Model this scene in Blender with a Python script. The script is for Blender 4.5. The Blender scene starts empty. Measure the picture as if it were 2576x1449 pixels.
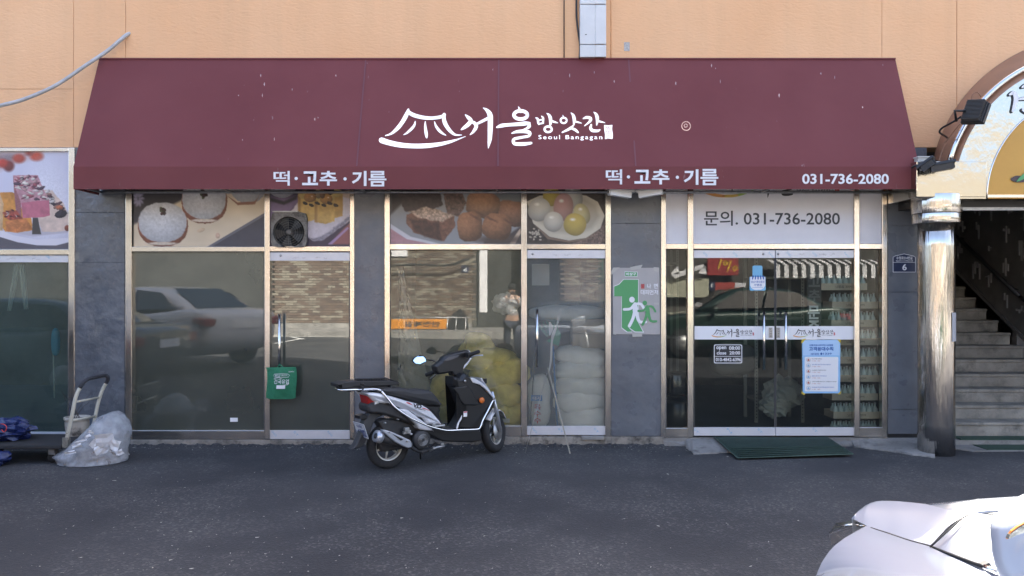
import bpy, bmesh, math, random
import numpy as np
from mathutils import Vector, Matrix, noise as mnoise

random.seed(7)
rng = np.random.RandomState(7)
sc = bpy.context.scene
col = sc.collection

# ------------------------------------------------------------------ camera, sky, sun, exposure
H = 1.638            # eye height
D = 8.34             # distance from the lens to the shop front (plane y = 0)
F = 1960.0           # focal length in the units used to survey the photograph
CX, CY = 1288.0, 735.0
cam_data = bpy.data.cameras.new('camera')
cam_data.sensor_width = 36.0
cam_data.lens = F / 2576.0 * 36.0
cam_data.shift_y = 10.5 / 2576.0
cam_data.clip_start = 0.05
cam_data.clip_end = 500
cam = bpy.data.objects.new('camera', cam_data)
col.objects.link(cam)
cam.location = (0, -D, H)
cam.rotation_euler = (math.radians(90), 0, 0)
sc.camera = cam

SUN_EL = math.radians(40)
SUN_AZ = math.radians(29.6)     # measured from +y towards +x: the sun stands behind the building, to the right
w = bpy.data.worlds.new('World')
sc.world = w
w.use_nodes = True
nt = w.node_tree
bg = nt.nodes['Background']
sky = nt.nodes.new('ShaderNodeTexSky')
sky.sky_type = 'NISHITA'
sky.sun_disc = False
sky.sun_elevation = SUN_EL
sky.sun_rotation = SUN_AZ
sky.air_density = 0.75
sky.dust_density = 5.0
sky.ozone_density = 0.4
nt.links.new(sky.outputs[0], bg.inputs[0])
bg.inputs[1].default_value = 0.11
sd = bpy.data.lights.new('sun', 'SUN')
sd.energy = 5.0
sd.angle = math.radians(0.5)
sd.color = (1.0, 0.95, 0.86)
so = bpy.data.objects.new('sun', sd)
col.objects.link(so)
sv = Vector((math.sin(SUN_AZ) * math.cos(SUN_EL), math.cos(SUN_AZ) * math.cos(SUN_EL), math.sin(SUN_EL)))
so.rotation_euler = sv.to_track_quat('Z', 'Y').to_euler()
so.location = (6, 12, 14)
sc.view_settings.view_transform = 'Standard'
sc.view_settings.look = 'None'
sc.view_settings.gamma = 1
sc.view_settings.exposure = 3.05
sc.view_settings.use_curve_mapping = False
sc.render.engine = 'CYCLES'
sc.cycles.max_bounces = 10
sc.cycles.transparent_max_bounces = 16
sc.cycles.use_denoising = True

# ------------------------------------------------------------------ surveying helpers
def X(vx, y=0.0): return (vx - CX) / F * (D + y)
def Z(vy, y=0.0): return H - (vy - CY) / F * (D + y)
def P(vx, vy, y=0.0): return Vector((X(vx, y), y, Z(vy, y)))
def U(vx, vy, d): return Vector(((vx - CX) / F * d, d - D, H - (vy - CY) / F * d))
def R(vx, vy, d): return Vector(((vx - CX) / F * d, -(d - D), H - (vy - CY) / F * d))   # a thing across the street, known from its reflection
def G(vx, vy, z=0.0):
    d = (H - z) * F / (vy - CY)
    return Vector(((vx - CX) / F * d, d - D, z))

# ------------------------------------------------------------------ object helpers
def link(o, parent=None):
    col.objects.link(o)
    if parent is not None:
        o.parent = parent
    return o
def thing(name, label, cat, loc=(0, 0, 0), rz=0.0, group=None):
    o = bpy.data.objects.new(name, None)
    o.empty_display_size = 0.1
    col.objects.link(o)
    o.location = loc
    o.rotation_euler = (0, 0, rz)
    o['label'] = label
    o['category'] = cat
    if group: o['group'] = group
    return o
def tag(o, label=None, cat=None, group=None, kind=None):
    if label: o['label'] = label
    if cat: o['category'] = cat
    if group: o['group'] = group
    if kind: o['kind'] = kind
    return o
def part(name, parent=None):
    o = bpy.data.objects.new(name, None)
    o.empty_display_size = 0.05
    return link(o, parent)
def copy_tree(o, parent=None):
    c = o.copy()
    col.objects.link(c)
    if parent is not None: c.parent = parent
    for ch in [x for x in bpy.data.objects if x.parent is o]:
        copy_tree(ch, c)
    return c

class MB:
    """collects shapes, then links them as one mesh object"""
    def __init__(s): s.v = []; s.f = []; s.sm = []
    def add(s, vs, fs, smooth=False):
        n = len(s.v)
        s.v += [tuple(v) for v in vs]
        s.f += [tuple(i + n for i in f) for f in fs]
        s.sm += [smooth] * len(fs)
        return s
    def box(s, a, b):
        (x0, y0, z0), (x1, y1, z1) = [tuple(min(p, q) for p, q in zip(a, b)), tuple(max(p, q) for p, q in zip(a, b))]
        return s.add([(x0, y0, z0), (x1, y0, z0), (x1, y1, z0), (x0, y1, z0), (x0, y0, z1), (x1, y0, z1), (x1, y1, z1), (x0, y1, z1)],
                     [(0, 3, 2, 1), (4, 5, 6, 7), (0, 1, 5, 4), (1, 2, 6, 5), (2, 3, 7, 6), (3, 0, 4, 7)])
    def cbox(s, c, size, rot=None):
        hx, hy, hz = [q / 2 for q in size]
        vs = [Vector(p) for p in [(-hx, -hy, -hz), (hx, -hy, -hz), (hx, hy, -hz), (-hx, hy, -hz), (-hx, -hy, hz), (hx, -hy, hz), (hx, hy, hz), (-hx, hy, hz)]]
        if rot is not None: vs = [rot @ v for v in vs]
        c = Vector(c)
        return s.add([v + c for v in vs], [(0, 3, 2, 1), (4, 5, 6, 7), (0, 1, 5, 4), (1, 2, 6, 5), (2, 3, 7, 6), (3, 0, 4, 7)])
    def tube(s, pts, r, n=8, caps=True, smooth=True, closed=False):
        pts = [Vector(p) for p in pts]
        rs = r if isinstance(r, (list, tuple)) else [r] * len(pts)
        N = len(pts)
        tang = []
        for i in range(N):
            if closed: t = pts[(i + 1) % N] - pts[i - 1]
            else: t = pts[min(i + 1, N - 1)] - pts[max(i - 1, 0)]
            tang.append(t.normalized())
        up = Vector((0, 0, 1))
        if abs(tang[0].dot(up)) > 0.9: up = Vector((1, 0, 0))
        nrm = (up - tang[0] * up.dot(tang[0])).normalized()
        vs = []
        for i in range(N):
            nrm = (nrm - tang[i] * nrm.dot(tang[i])).normalized()
            b = tang[i].cross(nrm)
            for k in range(n):
                a = 2 * math.pi * k / n
                vs.append(pts[i] + (nrm * math.cos(a) + b * math.sin(a)) * rs[i])
        fs = []
        for i in range(N if closed else N - 1):
            j = (i + 1) % N
            for k in range(n):
                k2 = (k + 1) % n
                fs.append((i * n + k, i * n + k2, j * n + k2, j * n + k))
        if caps and not closed:
            fs.append(tuple(range(n - 1, -1, -1)))
            fs.append(tuple((N - 1) * n + k for k in range(n)))
        return s.add(vs, fs, smooth)
    def lathe(s, prof, c=(0, 0, 0), n=20, axis='Z', smooth=True, rot=None, caps=True):
        vs = []; c = Vector(c)
        for r, h in prof:
            for k in range(n):
                a = 2 * math.pi * k / n
                v = Vector((r * math.cos(a), r * math.sin(a), h))
                if axis == 'Y': v = Vector((v.x, v.z, v.y))
                if axis == 'X': v = Vector((v.z, v.x, v.y))
                if rot is not None: v = rot @ v
                vs.append(v + c)
        fs = []
        for i in range(len(prof) - 1):
            for k in range(n):
                k2 = (k + 1) % n
                fs.append((i * n + k, i * n + k2, (i + 1) * n + k2, (i + 1) * n + k))
        if caps:
            fs.append(tuple(range(n - 1, -1, -1)))
            fs.append(tuple((len(prof) - 1) * n + k for k in range(n)))
        return s.add(vs, fs, smooth)
    def slab(s, ring, off, inset=0.0):
        """extrudes a polygon (3-D points) by the vector off; inset rounds the rims towards the centre"""
        ring = [Vector(p) for p in ring]; off = Vector(off)
        n = len(ring)
        c = sum(ring, Vector()) / n
        if inset <= 0:
            vs = ring + [p + off for p in ring]
            fs = [tuple(range(n - 1, -1, -1)), tuple(range(n, 2 * n))]
            fs += [(k, (k + 1) % n, n + (k + 1) % n, n + k) for k in range(n)]
            return s.add(vs, fs)
        L = off.length
        q = min(inset, L * 0.45) / L
        lv = [(0.0, 1.0), (q * 0.35, 0.45), (q, 0.0), (1 - q, 0.0), (1 - q * 0.35, 0.45), (1.0, 1.0)]
        vs = []
        for t, k in lv:
            for i, p in enumerate(ring):
                a = (ring[i] - ring[i - 1]).normalized(); b = (ring[(i + 1) % n] - ring[i]).normalized()
                on = off.normalized()
                inn = on.cross(a) + on.cross(b)
                if inn.length < 1e-6: inn = c - p
                inn.normalize()
                vs.append(p + off * t + inn * inset * k * s_side(ring, on))
        fs = [tuple(range(n - 1, -1, -1)), tuple(5 * n + k for k in range(n))]
        for r_ in range(5):
            fs += [(r_ * n + k, r_ * n + (k + 1) % n, (r_ + 1) * n + (k + 1) % n, (r_ + 1) * n + k) for k in range(n)]
        return s.add(vs, fs, False)
    def build(s, name, mat, parent=None, bevel=0.0, smooth=None, autosmooth=False, fix=True):
        me = bpy.data.meshes.new(name)
        me.from_pydata(s.v, [], s.f)
        me.materials.append(mat)
        sm = s.sm if smooth is None else [smooth] * len(s.f)
        me.polygons.foreach_set('use_smooth', sm)
        if fix:
            bm = bmesh.new(); bm.from_mesh(me)
            bmesh.ops.recalc_face_normals(bm, faces=bm.faces)
            bm.to_mesh(me); bm.free()
        me.update()
        o = bpy.data.objects.new(name, me)
        link(o, parent)
        if bevel:
            m = o.modifiers.new('bevel', 'BEVEL')
            m.width = bevel; m.segments = 2; m.limit_method = 'ANGLE'; m.angle_limit = math.radians(40)
        return o
def s_side(ring, on):
    a = Vector()
    n = len(ring)
    for i in range(n): a += ring[i].cross(ring[(i + 1) % n])
    return 1.0 if a.dot(on) > 0 else -1.0

def grid_obj(name, fn, nu, nv, mat, parent=None, smooth=True, thick=0.0):
    vs = [tuple(fn(i / nu, j / nv)) for j in range(nv + 1) for i in range(nu + 1)]
    fs = [(j * (nu + 1) + i, j * (nu + 1) + i + 1, (j + 1) * (nu + 1) + i + 1, (j + 1) * (nu + 1) + i) for j in range(nv) for i in range(nu)]
    o = MB().add(vs, fs, smooth).build(name, mat, parent, fix=False)
    if thick:
        m = o.modifiers.new('solidify', 'SOLIDIFY'); m.thickness = thick; m.offset = 0
    return o
def fbox(mb, vx0, vy0, vx1, vy1, y0, y1):
    """box whose front face (y0) covers the surveyed rectangle"""
    return mb.box((X(vx0, y0), y0, Z(vy1, y0)), (X(vx1, y0), y1, Z(vy0, y0)))
def smooth_pts(pts, n=6):
    pts = [tuple(map(float, p)) for p in pts]
    out = []
    for i in range(len(pts) - 1):
        p0 = pts[max(i - 1, 0)]; p1 = pts[i]; p2 = pts[i + 1]; p3 = pts[min(i + 2, len(pts) - 1)]
        for k in range(n):
            t = k / n
            out.append(tuple(0.5 * ((2 * b) + (-a + c) * t + (2 * a - 5 * b + 4 * c - d_) * t * t + (-a + 3 * b - 3 * c + d_) * t ** 3) for a, b, c, d_ in zip(p0, p1, p2, p3)))
    out.append(pts[-1])
    return out

# ------------------------------------------------------------------ materials
def new_mat(name):
    m = bpy.data.materials.new(name); m.use_nodes = True
    return m, m.node_tree, m.node_tree.nodes['Principled BSDF']
def pmat(name, c, rough=0.6, metal=0.0, var=0.0, vscale=4.0, bump=0.0, bscale=60.0, spec=0.5, stretch=(1, 1, 1), c2=None, coat=0.0, trans=0.0, emis=None, detail=4.0, dirt=None, rvar=0.0, bdist=0.01):
    m, t, b = new_mat(name)
    L = t.links
    b.inputs['Base Color'].default_value = (*c, 1)
    b.inputs['Roughness'].default_value = rough
    b.inputs['Metallic'].default_value = metal
    b.inputs['Specular IOR Level'].default_value = spec
    b.inputs['Coat Weight'].default_value = coat
    b.inputs['Transmission Weight'].default_value = trans
    if emis:
        b.inputs['Emission Color'].default_value = (*emis[:3], 1); b.inputs['Emission Strength'].default_value = emis[3]
    if var or bump or c2 or dirt or rvar:
        g = t.nodes.new('ShaderNodeNewGeometry')
        mp = t.nodes.new('ShaderNodeMapping'); mp.inputs['Scale'].default_value = stretch
        L.new(g.outputs['Position'], mp.inputs[0])
    last = None
    if var or c2:
        n = t.nodes.new('ShaderNodeTexNoise'); n.inputs['Scale'].default_value = vscale; n.inputs['Detail'].default_value = detail; n.inputs['Roughness'].default_value = 0.65
        L.new(mp.outputs[0], n.inputs[0])
        r = t.nodes.new('ShaderNodeValToRGB')
        r.color_ramp.elements[0].position = 0.33; r.color_ramp.elements[1].position = 0.67
        ca = c2 or tuple(q * (1 - var) for q in c)
        cb = c if c2 else tuple(min(q * (1 + var), 1) for q in c)
        r.color_ramp.elements[0].color = (*ca, 1); r.color_ramp.elements[1].color = (*cb, 1)
        L.new(n.outputs[0], r.inputs[0])
        last = r.outputs[0]
        L.new(last, b.inputs['Base Color'])
    if dirt:
        dc, ds, lo, hi = dirt
        n2 = t.nodes.new('ShaderNodeTexNoise'); n2.inputs['Scale'].default_value = ds; n2.inputs['Detail'].default_value = 8; n2.inputs['Roughness'].default_value = 0.7
        L.new(mp.outputs[0], n2.inputs[0])
        mr = t.nodes.new('ShaderNodeMapRange'); mr.inputs[1].default_value = lo; mr.inputs[2].default_value = hi
        L.new(n2.outputs[0], mr.inputs[0])
        mx = t.nodes.new('ShaderNodeMix'); mx.data_type = 'RGBA'
        L.new(mr.outputs[0], mx.inputs[0])
        if last: L.new(last, mx.inputs[6])
        else: mx.inputs[6].default_value = (*c, 1)
        mx.inputs[7].default_value = (*dc, 1)
        L.new(mx.outputs[2], b.inputs['Base Color'])
    if rvar:
        n3 = t.nodes.new('ShaderNodeTexNoise'); n3.inputs['Scale'].default_value = vscale * 2.3; n3.inputs['Detail'].default_value = 6
        L.new(mp.outputs[0], n3.inputs[0])
        m3 = t.nodes.new('ShaderNodeMapRange'); m3.inputs[1].default_value = 0.3; m3.inputs[2].default_value = 0.7
        m3.inputs[3].default_value = max(rough - rvar, 0.02); m3.inputs[4].default_value = min(rough + rvar, 1)
        L.new(n3.outputs[0], m3.inputs[0]); L.new(m3.outputs[0], b.inputs['Roughness'])
    if bump:
        n = t.nodes.new('ShaderNodeTexNoise'); n.inputs['Scale'].default_value = bscale; n.inputs['Detail'].default_value = 5
        L.new(mp.outputs[0], n.inputs[0])
        bp = t.nodes.new('ShaderNodeBump'); bp.inputs['Strength'].default_value = bump; bp.inputs['Distance'].default_value = bdist
        L.new(n.outputs[0], bp.inputs['Height']); L.new(bp.outputs[0], b.inputs['Normal'])
    return m
def glass_mat(name, tint=(0.85, 0.9, 0.88), film=0.0, film_col=(0.3, 0.32, 0.28), ior=1.55, blur=0.0, wob=0.0, film_var=0.3, fr_gain=1.0):
    """window glass: a mirror coat over see-through (or frosted) glass that carries some dust or film"""
    m = bpy.data.materials.new(name); m.use_nodes = True
    t = m.node_tree; t.nodes.clear(); L = t.links
    out = t.nodes.new('ShaderNodeOutputMaterial')
    if blur > 0:
        tr = t.nodes.new('ShaderNodeBsdfRefraction'); tr.inputs['IOR'].default_value = 1.03; tr.inputs['Roughness'].default_value = blur
    else:
        tr = t.nodes.new('ShaderNodeBsdfTransparent')
    tr.inputs['Color'].default_value = (*tint, 1)
    df = t.nodes.new('ShaderNodeBsdfDiffuse'); df.inputs['Color'].default_value = (*film_col, 1)
    g = t.nodes.new('ShaderNodeNewGeometry')
    n = t.nodes.new('ShaderNodeTexNoise'); n.inputs['Scale'].default_value = 1.6; n.inputs['Detail'].default_value = 5
    L.new(g.outputs['Position'], n.inputs[0])
    mr = t.nodes.new('ShaderNodeMapRange'); mr.inputs[1].default_value = 0.3; mr.inputs[2].default_value = 0.7
    mr.inputs[3].default_value = max(0, film * (1 - film_var)); mr.inputs[4].default_value = min(1, film * (1 + film_var))
    L.new(n.outputs[0], mr.inputs[0])
    mx = t.nodes.new('ShaderNodeMixShader')
    L.new(mr.outputs[0], mx.inputs[0]); L.new(tr.outputs[0], mx.inputs[1]); L.new(df.outputs[0], mx.inputs[2])
    gl = t.nodes.new('ShaderNodeBsdfGlossy'); gl.inputs['Roughness'].default_value = 0.0; gl.inputs['Color'].default_value = (0.95, 0.97, 0.95, 1)
    fr = t.nodes.new('ShaderNodeFresnel'); fr.inputs['IOR'].default_value = ior
    if wob:
        n2 = t.nodes.new('ShaderNodeTexNoise'); n2.inputs['Scale'].default_value = 1.3; n2.inputs['Detail'].default_value = 1
        L.new(g.outputs['Position'], n2.inputs[0])
        bp = t.nodes.new('ShaderNodeBump'); bp.inputs['Strength'].default_value = 1; bp.inputs['Distance'].default_value = wob
        L.new(n2.outputs[0], bp.inputs['Height']); L.new(bp.outputs[0], gl.inputs['Normal'])
    m2 = t.nodes.new('ShaderNodeMixShader')
    L.new(fr.outputs[0], m2.inputs[0]); L.new(mx.outputs[0], m2.inputs[1]); L.new(gl.outputs[0], m2.inputs[2])
    L.new(m2.outputs[0], out.inputs[0])
    return m

M = {}
M['black'] = pmat('black_plastic', (0.018, 0.018, 0.02), 0.45)
M['matblack'] = pmat('matt_black', (0.02, 0.02, 0.021), 0.8, bump=0.2, bscale=300)
M['rubber'] = pmat('rubber', (0.022, 0.022, 0.023), 0.85, var=0.2, vscale=30)
M['white'] = pmat('white_print', (0.78, 0.78, 0.8), 0.5)
M['letter_white'] = pmat('white_lettering', (0.72, 0.72, 0.74), 0.55, var=0.04, vscale=6)
M['ink'] = pmat('black_ink', (0.03, 0.03, 0.035), 0.6)
M['frame'] = pmat('brushed_steel_frame', (0.66, 0.62, 0.57), 0.20, 0.95, var=0.05, vscale=2, rvar=0.05, dirt=((0.40, 0.36, 0.31), 5, 0.62, 0.85))
M['rail'] = pmat('door_rail_film', (0.62, 0.62, 0.65), 0.42, 0.25, var=0.04, vscale=9)
M['steel'] = pmat('polished_steel', (0.72, 0.70, 0.68), 0.12, 1.0)
M['chrome'] = pmat('chrome', (0.8, 0.8, 0.8), 0.08, 1.0)
M['galv'] = pmat('dull_metal', (0.4, 0.4, 0.4), 0.45, 0.8, var=0.2, vscale=20)
M['bluelogo'] = pmat('protective_film_print', (0.25, 0.45, 0.62), 0.6)
M['green'] = pmat('green_print', (0.10, 0.34, 0.13), 0.6)
M['red'] = pmat('red_print', (0.55, 0.05, 0.05), 0.6)
M['greyprint'] = pmat('grey_print', (0.42, 0.42, 0.42), 0.6)

# ------------------------------------------------------------------ text
def text_mesh(s, bold=0.0, spacing=1.0):
    if 'cu' not in _fc:
        _fc['cu'] = bpy.data.curves.new('t', 'FONT'); _fc['o'] = bpy.data.objects.new('t', _fc['cu'])
    cu = _fc['cu']
    cu.body = s; cu.size = 1.0; cu.offset = bold; cu.resolution_u = 3; cu.space_character = spacing
    me = _fc['o'].to_mesh()
    v = np.array([q.co[:2] for q in me.vertices]) if len(me.vertices) else np.zeros((1, 2))
    f = [tuple(p.vertices) for p in me.polygons]
    _fc['o'].to_mesh_clear()
    return v, f
_fc = {}
_tc = {}
def text_into(mb, s, mapper, box, bold=0.0, keep=False, spacing=1.0):
    """fits text s in box (x0,y0,x1,y1, y downwards) of the surveyed plane; mapper(x,y)->3-D point"""
    k = (s, bold, spacing)
    if k not in _tc: _tc[k] = text_mesh(s, bold, spacing)
    v, f = _tc[k]
    mn, mx = v.min(0), v.max(0)
    x0, y0, x1, y1 = box
    sx = (x1 - x0) / max(mx[0] - mn[0], 1e-6); sy = (y1 - y0) / max(mx[1] - mn[1], 1e-6)
    if keep: sx = sy = min(sx, sy)
    vs = [mapper(x0 + (p[0] - mn[0]) * sx, y1 - (p[1] - mn[1]) * sy) for p in v]
    mb.add(vs, f)
    return mb
def stroke_into(mb, pts, mapper, n=5, closed=False):
    """brush stroke with a width at every point"""
    q = smooth_pts(pts, n)
    L_, R_ = [], []
    N = len(q)
    for i in range(N):
        a = q[max(i - 1, 0)]; b = q[min(i + 1, N - 1)]
        if closed: a = q[(i - 1) % (N - 1)]; b = q[(i + 1) % (N - 1)]
        dx, dy = b[0] - a[0], b[1] - a[1]
        l = math.hypot(dx, dy) or 1
        w_ = max(q[i][2], 0.02) / 2
        L_.append((q[i][0] - dy / l * w_, q[i][1] + dx / l * w_)); R_.append((q[i][0] + dy / l * w_, q[i][1] - dx / l * w_))
    mb.k = getattr(mb, 'k', 0) + 1
    lift = Vector((0, -0.00012 * mb.k, 0))           # strokes that cross lie a hair apart
    vs = [Vector(mapper(*p)) + lift for p in L_ + R_]
    fs = [(i, i + 1, N + i + 1, N + i) for i in range(N - 1)]
    mb.add(vs, fs)
    for e in ((q[0]), (q[-1])):                       # round ends
        c0 = len(mb.v)
        r = max(e[2], 0.02) / 2
        mb.add([Vector(mapper(e[0] + r * math.cos(k * math.pi / 4), e[1] + r * math.sin(k * math.pi / 4))) + lift * 1.0 + Vector((0, -0.00006, 0)) for k in range(8)], [tuple(range(8))])
    return mb
def ring_stroke(mb, cx, cy, rx, ry, w_, mapper):
    pts = [(cx + rx * math.cos(a * math.pi / 8), cy + ry * math.sin(a * math.pi / 8), w_) for a in range(17)]
    return stroke_into(mb, pts, mapper, 2, True)
def poly_into(mb, pts, mapper):
    return mb.add([mapper(*p) for p in pts], [tuple(range(len(pts)))])

# ------------------------------------------------------------------ printed pictures: a fine grid of coloured cells
def vnoise(Xa, Ya, s, seed=0):
    r = np.random.RandomState(seed); T = r.rand(64, 64)
    x = Xa / s; y = Ya / s
    xi = np.floor(x).astype(int); yi = np.floor(y).astype(int); fx = x - xi; fy = y - yi
    fx = fx * fx * (3 - 2 * fx); fy = fy * fy * (3 - 2 * fy)
    g = lambda i, j: T[i % 64, j % 64]
    return (g(xi, yi) * (1 - fx) + g(xi + 1, yi) * fx) * (1 - fy) + (g(xi, yi + 1) * (1 - fx) + g(xi + 1, yi + 1) * fx) * fy
def fbm(Xa, Ya, s, seed=0): return (vnoise(Xa, Ya, s, seed) * 0.5 + vnoise(Xa, Ya, s / 2, seed + 1) * 0.3 + vnoise(Xa, Ya, s / 4, seed + 2) * 0.2)
class Paint:
    def __init__(s, x0, y0, x1, y1, nx, ny, base):
        s.ext = (x0, y0, x1, y1); s.nx, s.ny = nx, ny
        xs = np.linspace(x0, x1, nx); ys = np.linspace(y0, y1, ny)
        s.X, s.Y = np.meshgrid(xs, ys)
        s.C = np.ones((ny, nx, 3)) * (np.array(base) / 255.0)
        s.cell = (x1 - x0) / nx
    def mix(s, m, c):
        c = np.array(c, float) / 255.0 if not isinstance(c, np.ndarray) else c
        s.C = s.C * (1 - m[..., None]) + c * m[..., None]
    def mpoly(s, pts, soft=2.0, warp=0.0, seed=3):
        Xw, Yw = s.X, s.Y
        if warp:
            Xw = Xw + (fbm(s.X, s.Y, warp * 4, seed) - 0.5) * warp * 2; Yw = Yw + (fbm(s.X, s.Y, warp * 4, seed + 9) - 0.5) * warp * 2
        ins = np.zeros(Xw.shape, bool); dist = np.full(Xw.shape, 1e9)
        n = len(pts)
        for i in range(n):
            x1, y1 = pts[i]; x2, y2 = pts[(i + 1) % n]
            cond = ((y1 > Yw) != (y2 > Yw))
            with np.errstate(divide='ignore', invalid='ignore'):
                xi = (x2 - x1) * (Yw - y1) / ((y2 - y1) or 1e-9) + x1
            ins ^= cond & (Xw < xi)
            dx, dy = x2 - x1, y2 - y1
            tt = np.clip(((Xw - x1) * dx + (Yw - y1) * dy) / (dx * dx + dy * dy + 1e-9), 0, 1)
            dist = np.minimum(dist, np.hypot(Xw - x1 - tt * dx, Yw - y1 - tt * dy))
        sd_ = np.where(ins, dist, -dist)
        s.sd = sd_
        return np.clip(sd_ / soft + 0.5, 0, 1)
    def poly(s, pts, c, soft=2.0, warp=0.0, seed=3, tex=0.0, ts=12):
        m = s.mpoly(pts, soft, warp, seed)
        cc = np.ones(s.C.shape) * (np.array(c) / 255.0)
        if tex: cc = cc * (1 + (fbm(s.X, s.Y, ts, seed + 5) - 0.5) * 2 * tex)[..., None]
        s.mix(m, np.clip(cc, 0, 1)); return m
    def ball(s, cx, cy, rx, ry, c, rot=0.0, dark=0.45, soft=2.0, warp=0.0, seed=1, tex=0.1, ts=10, lx=-0.3, ly=-0.5, sq=2.0):
        a = math.radians(rot)
        Xw = s.X - cx; Yw = s.Y - cy
        if warp:
            Xw = Xw + (fbm(s.X, s.Y, warp * 4, seed) - 0.5) * warp * 2; Yw = Yw + (fbm(s.X, s.Y, warp * 4, seed + 9) - 0.5) * warp * 2
        u = (Xw * math.cos(a) + Yw * math.sin(a)) / rx; v = (-Xw * math.sin(a) + Yw * math.cos(a)) / ry
        r = (np.abs(u) ** sq + np.abs(v) ** sq) ** (1 / sq)
        m = np.clip((1 - r) * min(rx, ry) / soft + 0.5, 0, 1)
        sh = 1 - dark * np.clip((u - lx) ** 2 + (v - ly) ** 2, 0, 2.2) / 2.2
        sh = sh * (1 + (fbm(s.X, s.Y, ts, seed + 5) - 0.5) * 2 * tex)
        s.mix(m, np.clip((np.array(c) / 255.0) * sh[..., None], 0, 1)); return m
    def build(s, name, mapper, parent, rough=0.35, gain=0.92):
        nx, ny = s.nx, s.ny
        vs = []
        x0, y0, x1, y1 = s.ext
        for j in range(ny):
            for i in range(nx):
                vs.append(mapper(x0 + (x1 - x0) * i / (nx - 1), y0 + (y1 - y0) * j / (ny - 1)))
        fs = [(j * nx + i, (j + 1) * nx + i, (j + 1) * nx + i + 1, j * nx + i + 1) for j in range(ny - 1) for i in range(nx - 1)]
        me = bpy.data.meshes.new(name)
        me.from_pydata([tuple(v) for v in vs], [], fs)
        a = me.color_attributes.new('print', 'FLOAT_COLOR', 'POINT')
        C = np.clip(s.C * .90 + .055, 0, 1)     # faded print, blacks lifted: the veil of glare is put into its colours
        lin = np.where(C <= 0.04045, C / 12.92, ((C + 0.055) / 1.055) ** 2.4) * gain
        buf = np.ones((ny * nx, 4), np.float32); buf[:, :3] = lin.reshape(-1, 3)
        a.data.foreach_set('color', buf.ravel())
        if 'print' not in M:
            m, t, b = new_mat('printed_picture')
            n = t.nodes.new('ShaderNodeVertexColor'); n.layer_name = 'print'
            t.links.new(n.outputs[0], b.inputs['Base Color']); b.inputs['Roughness'].default_value = rough
            M['print'] = m
        me.materials.append(M['print'])
        o = bpy.data.objects.new(name, me)
        return link(o, parent)
# ================================================================== the setting
GY = 0.0
M['asphalt'] = None
def asphalt():
    m, t, b = new_mat('asphalt'); L = t.links
    g = t.nodes.new('ShaderNodeNewGeometry')
    def noise(s, d=4, r=0.6):
        n = t.nodes.new('ShaderNodeTexNoise'); n.inputs['Scale'].default_value = s; n.inputs['Detail'].default_value = d; n.inputs['Roughness'].default_value = r
        L.new(g.outputs['Position'], n.inputs[0]); return n
    def ramp(a, pos, cols):
        r = t.nodes.new('ShaderNodeValToRGB'); r.color_ramp.elements[0].position = pos[0]; r.color_ramp.elements[1].position = pos[1]
        r.color_ramp.elements[0].color = (*cols[0], 1); r.color_ramp.elements[1].color = (*cols[1], 1)
        L.new(a, r.inputs[0]); return r
    big = ramp(noise(0.55, 5).outputs[0], (0.35, 0.68), ((0.024, 0.025, 0.029), (0.056, 0.055, 0.057)))
    v = t.nodes.new('ShaderNodeTexVoronoi'); v.inputs['Scale'].default_value = 62
    L.new(g.outputs['Position'], v.inputs[0])
    sp = ramp(v.outputs['Color'], (0.62, 0.95), ((0, 0, 0), (1, 1, 1)))
    pat = ramp(noise(1.1, 3).outputs[0], (0.42, 0.62), ((0.12, 0.12, 0.12), (1, 1, 1)))
    mu = t.nodes.new('ShaderNodeMath'); mu.operation = 'MULTIPLY'; L.new(sp.outputs[0], mu.inputs[0]); L.new(pat.outputs[0], mu.inputs[1])
    m2 = t.nodes.new('ShaderNodeMath'); m2.operation = 'MULTIPLY'; m2.inputs[1].default_value = 0.8; L.new(mu.outputs[0], m2.inputs[0])
    mx = t.nodes.new('ShaderNodeMix'); mx.data_type = 'RGBA'
    L.new(m2.outputs[0], mx.inputs[0]); L.new(big.outputs[0], mx.inputs[6]); mx.inputs[7].default_value = (0.15, 0.145, 0.135, 1)
    L.new(mx.outputs[2], b.inputs['Base Color'])
    b.inputs['Roughness'].default_value = 0.82
    n2 = noise(140, 3)
    ad = t.nodes.new('ShaderNodeMath'); ad.operation = 'ADD'; L.new(n2.outputs[0], ad.inputs[0]); L.new(v.outputs['Distance'], ad.inputs[1])
    bp = t.nodes.new('ShaderNodeBump'); bp.inputs['Strength'].default_value = 0.8; bp.inputs['Distance'].default_value = 0.006
    L.new(ad.outputs[0], bp.inputs['Height']); L.new(bp.outputs[0], b.inputs['Normal'])
    return m
M['asphalt'] = asphalt()
def sm(a, b, x): t_ = min(max((x - a) / (b - a), 0), 1); return t_ * t_ * (3 - 2 * t_)
def ground_z(x, y):
    z = 0.42 * sm(-6, -15.5, y) if False else 0.42 * sm(6, 15.5, -y)
    z += 0.30 * sm(1.5, 5, -x) * sm(4.0, 5.2, -y) * (1 - sm(6, 15.5, -y))
    return z
gx = sorted(set([-120, -60, -30, -20, -14] + [round(-10 + 0.5 * i, 2) for i in range(41)] + [14, 20, 30, 60, 120]))
gyl = sorted(set([-120, -60, -40, -30, -24, -20] + [round(-18 + 0.5 * i, 2) for i in range(37)] + [0.06]))
gv = [(x, y, ground_z(x, y)) for y in gyl for x in gx]
gf = [(j * len(gx) + i, j * len(gx) + i + 1, (j + 1) * len(gx) + i + 1, (j + 1) * len(gx) + i) for j in range(len(gyl) - 1) for i in range(len(gx) - 1)]
tag(MB().add(gv, gf, True).build('ground', M['asphalt'], fix=False), 'dark grey asphalt street surface in front of the shop', kind='structure')

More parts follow.
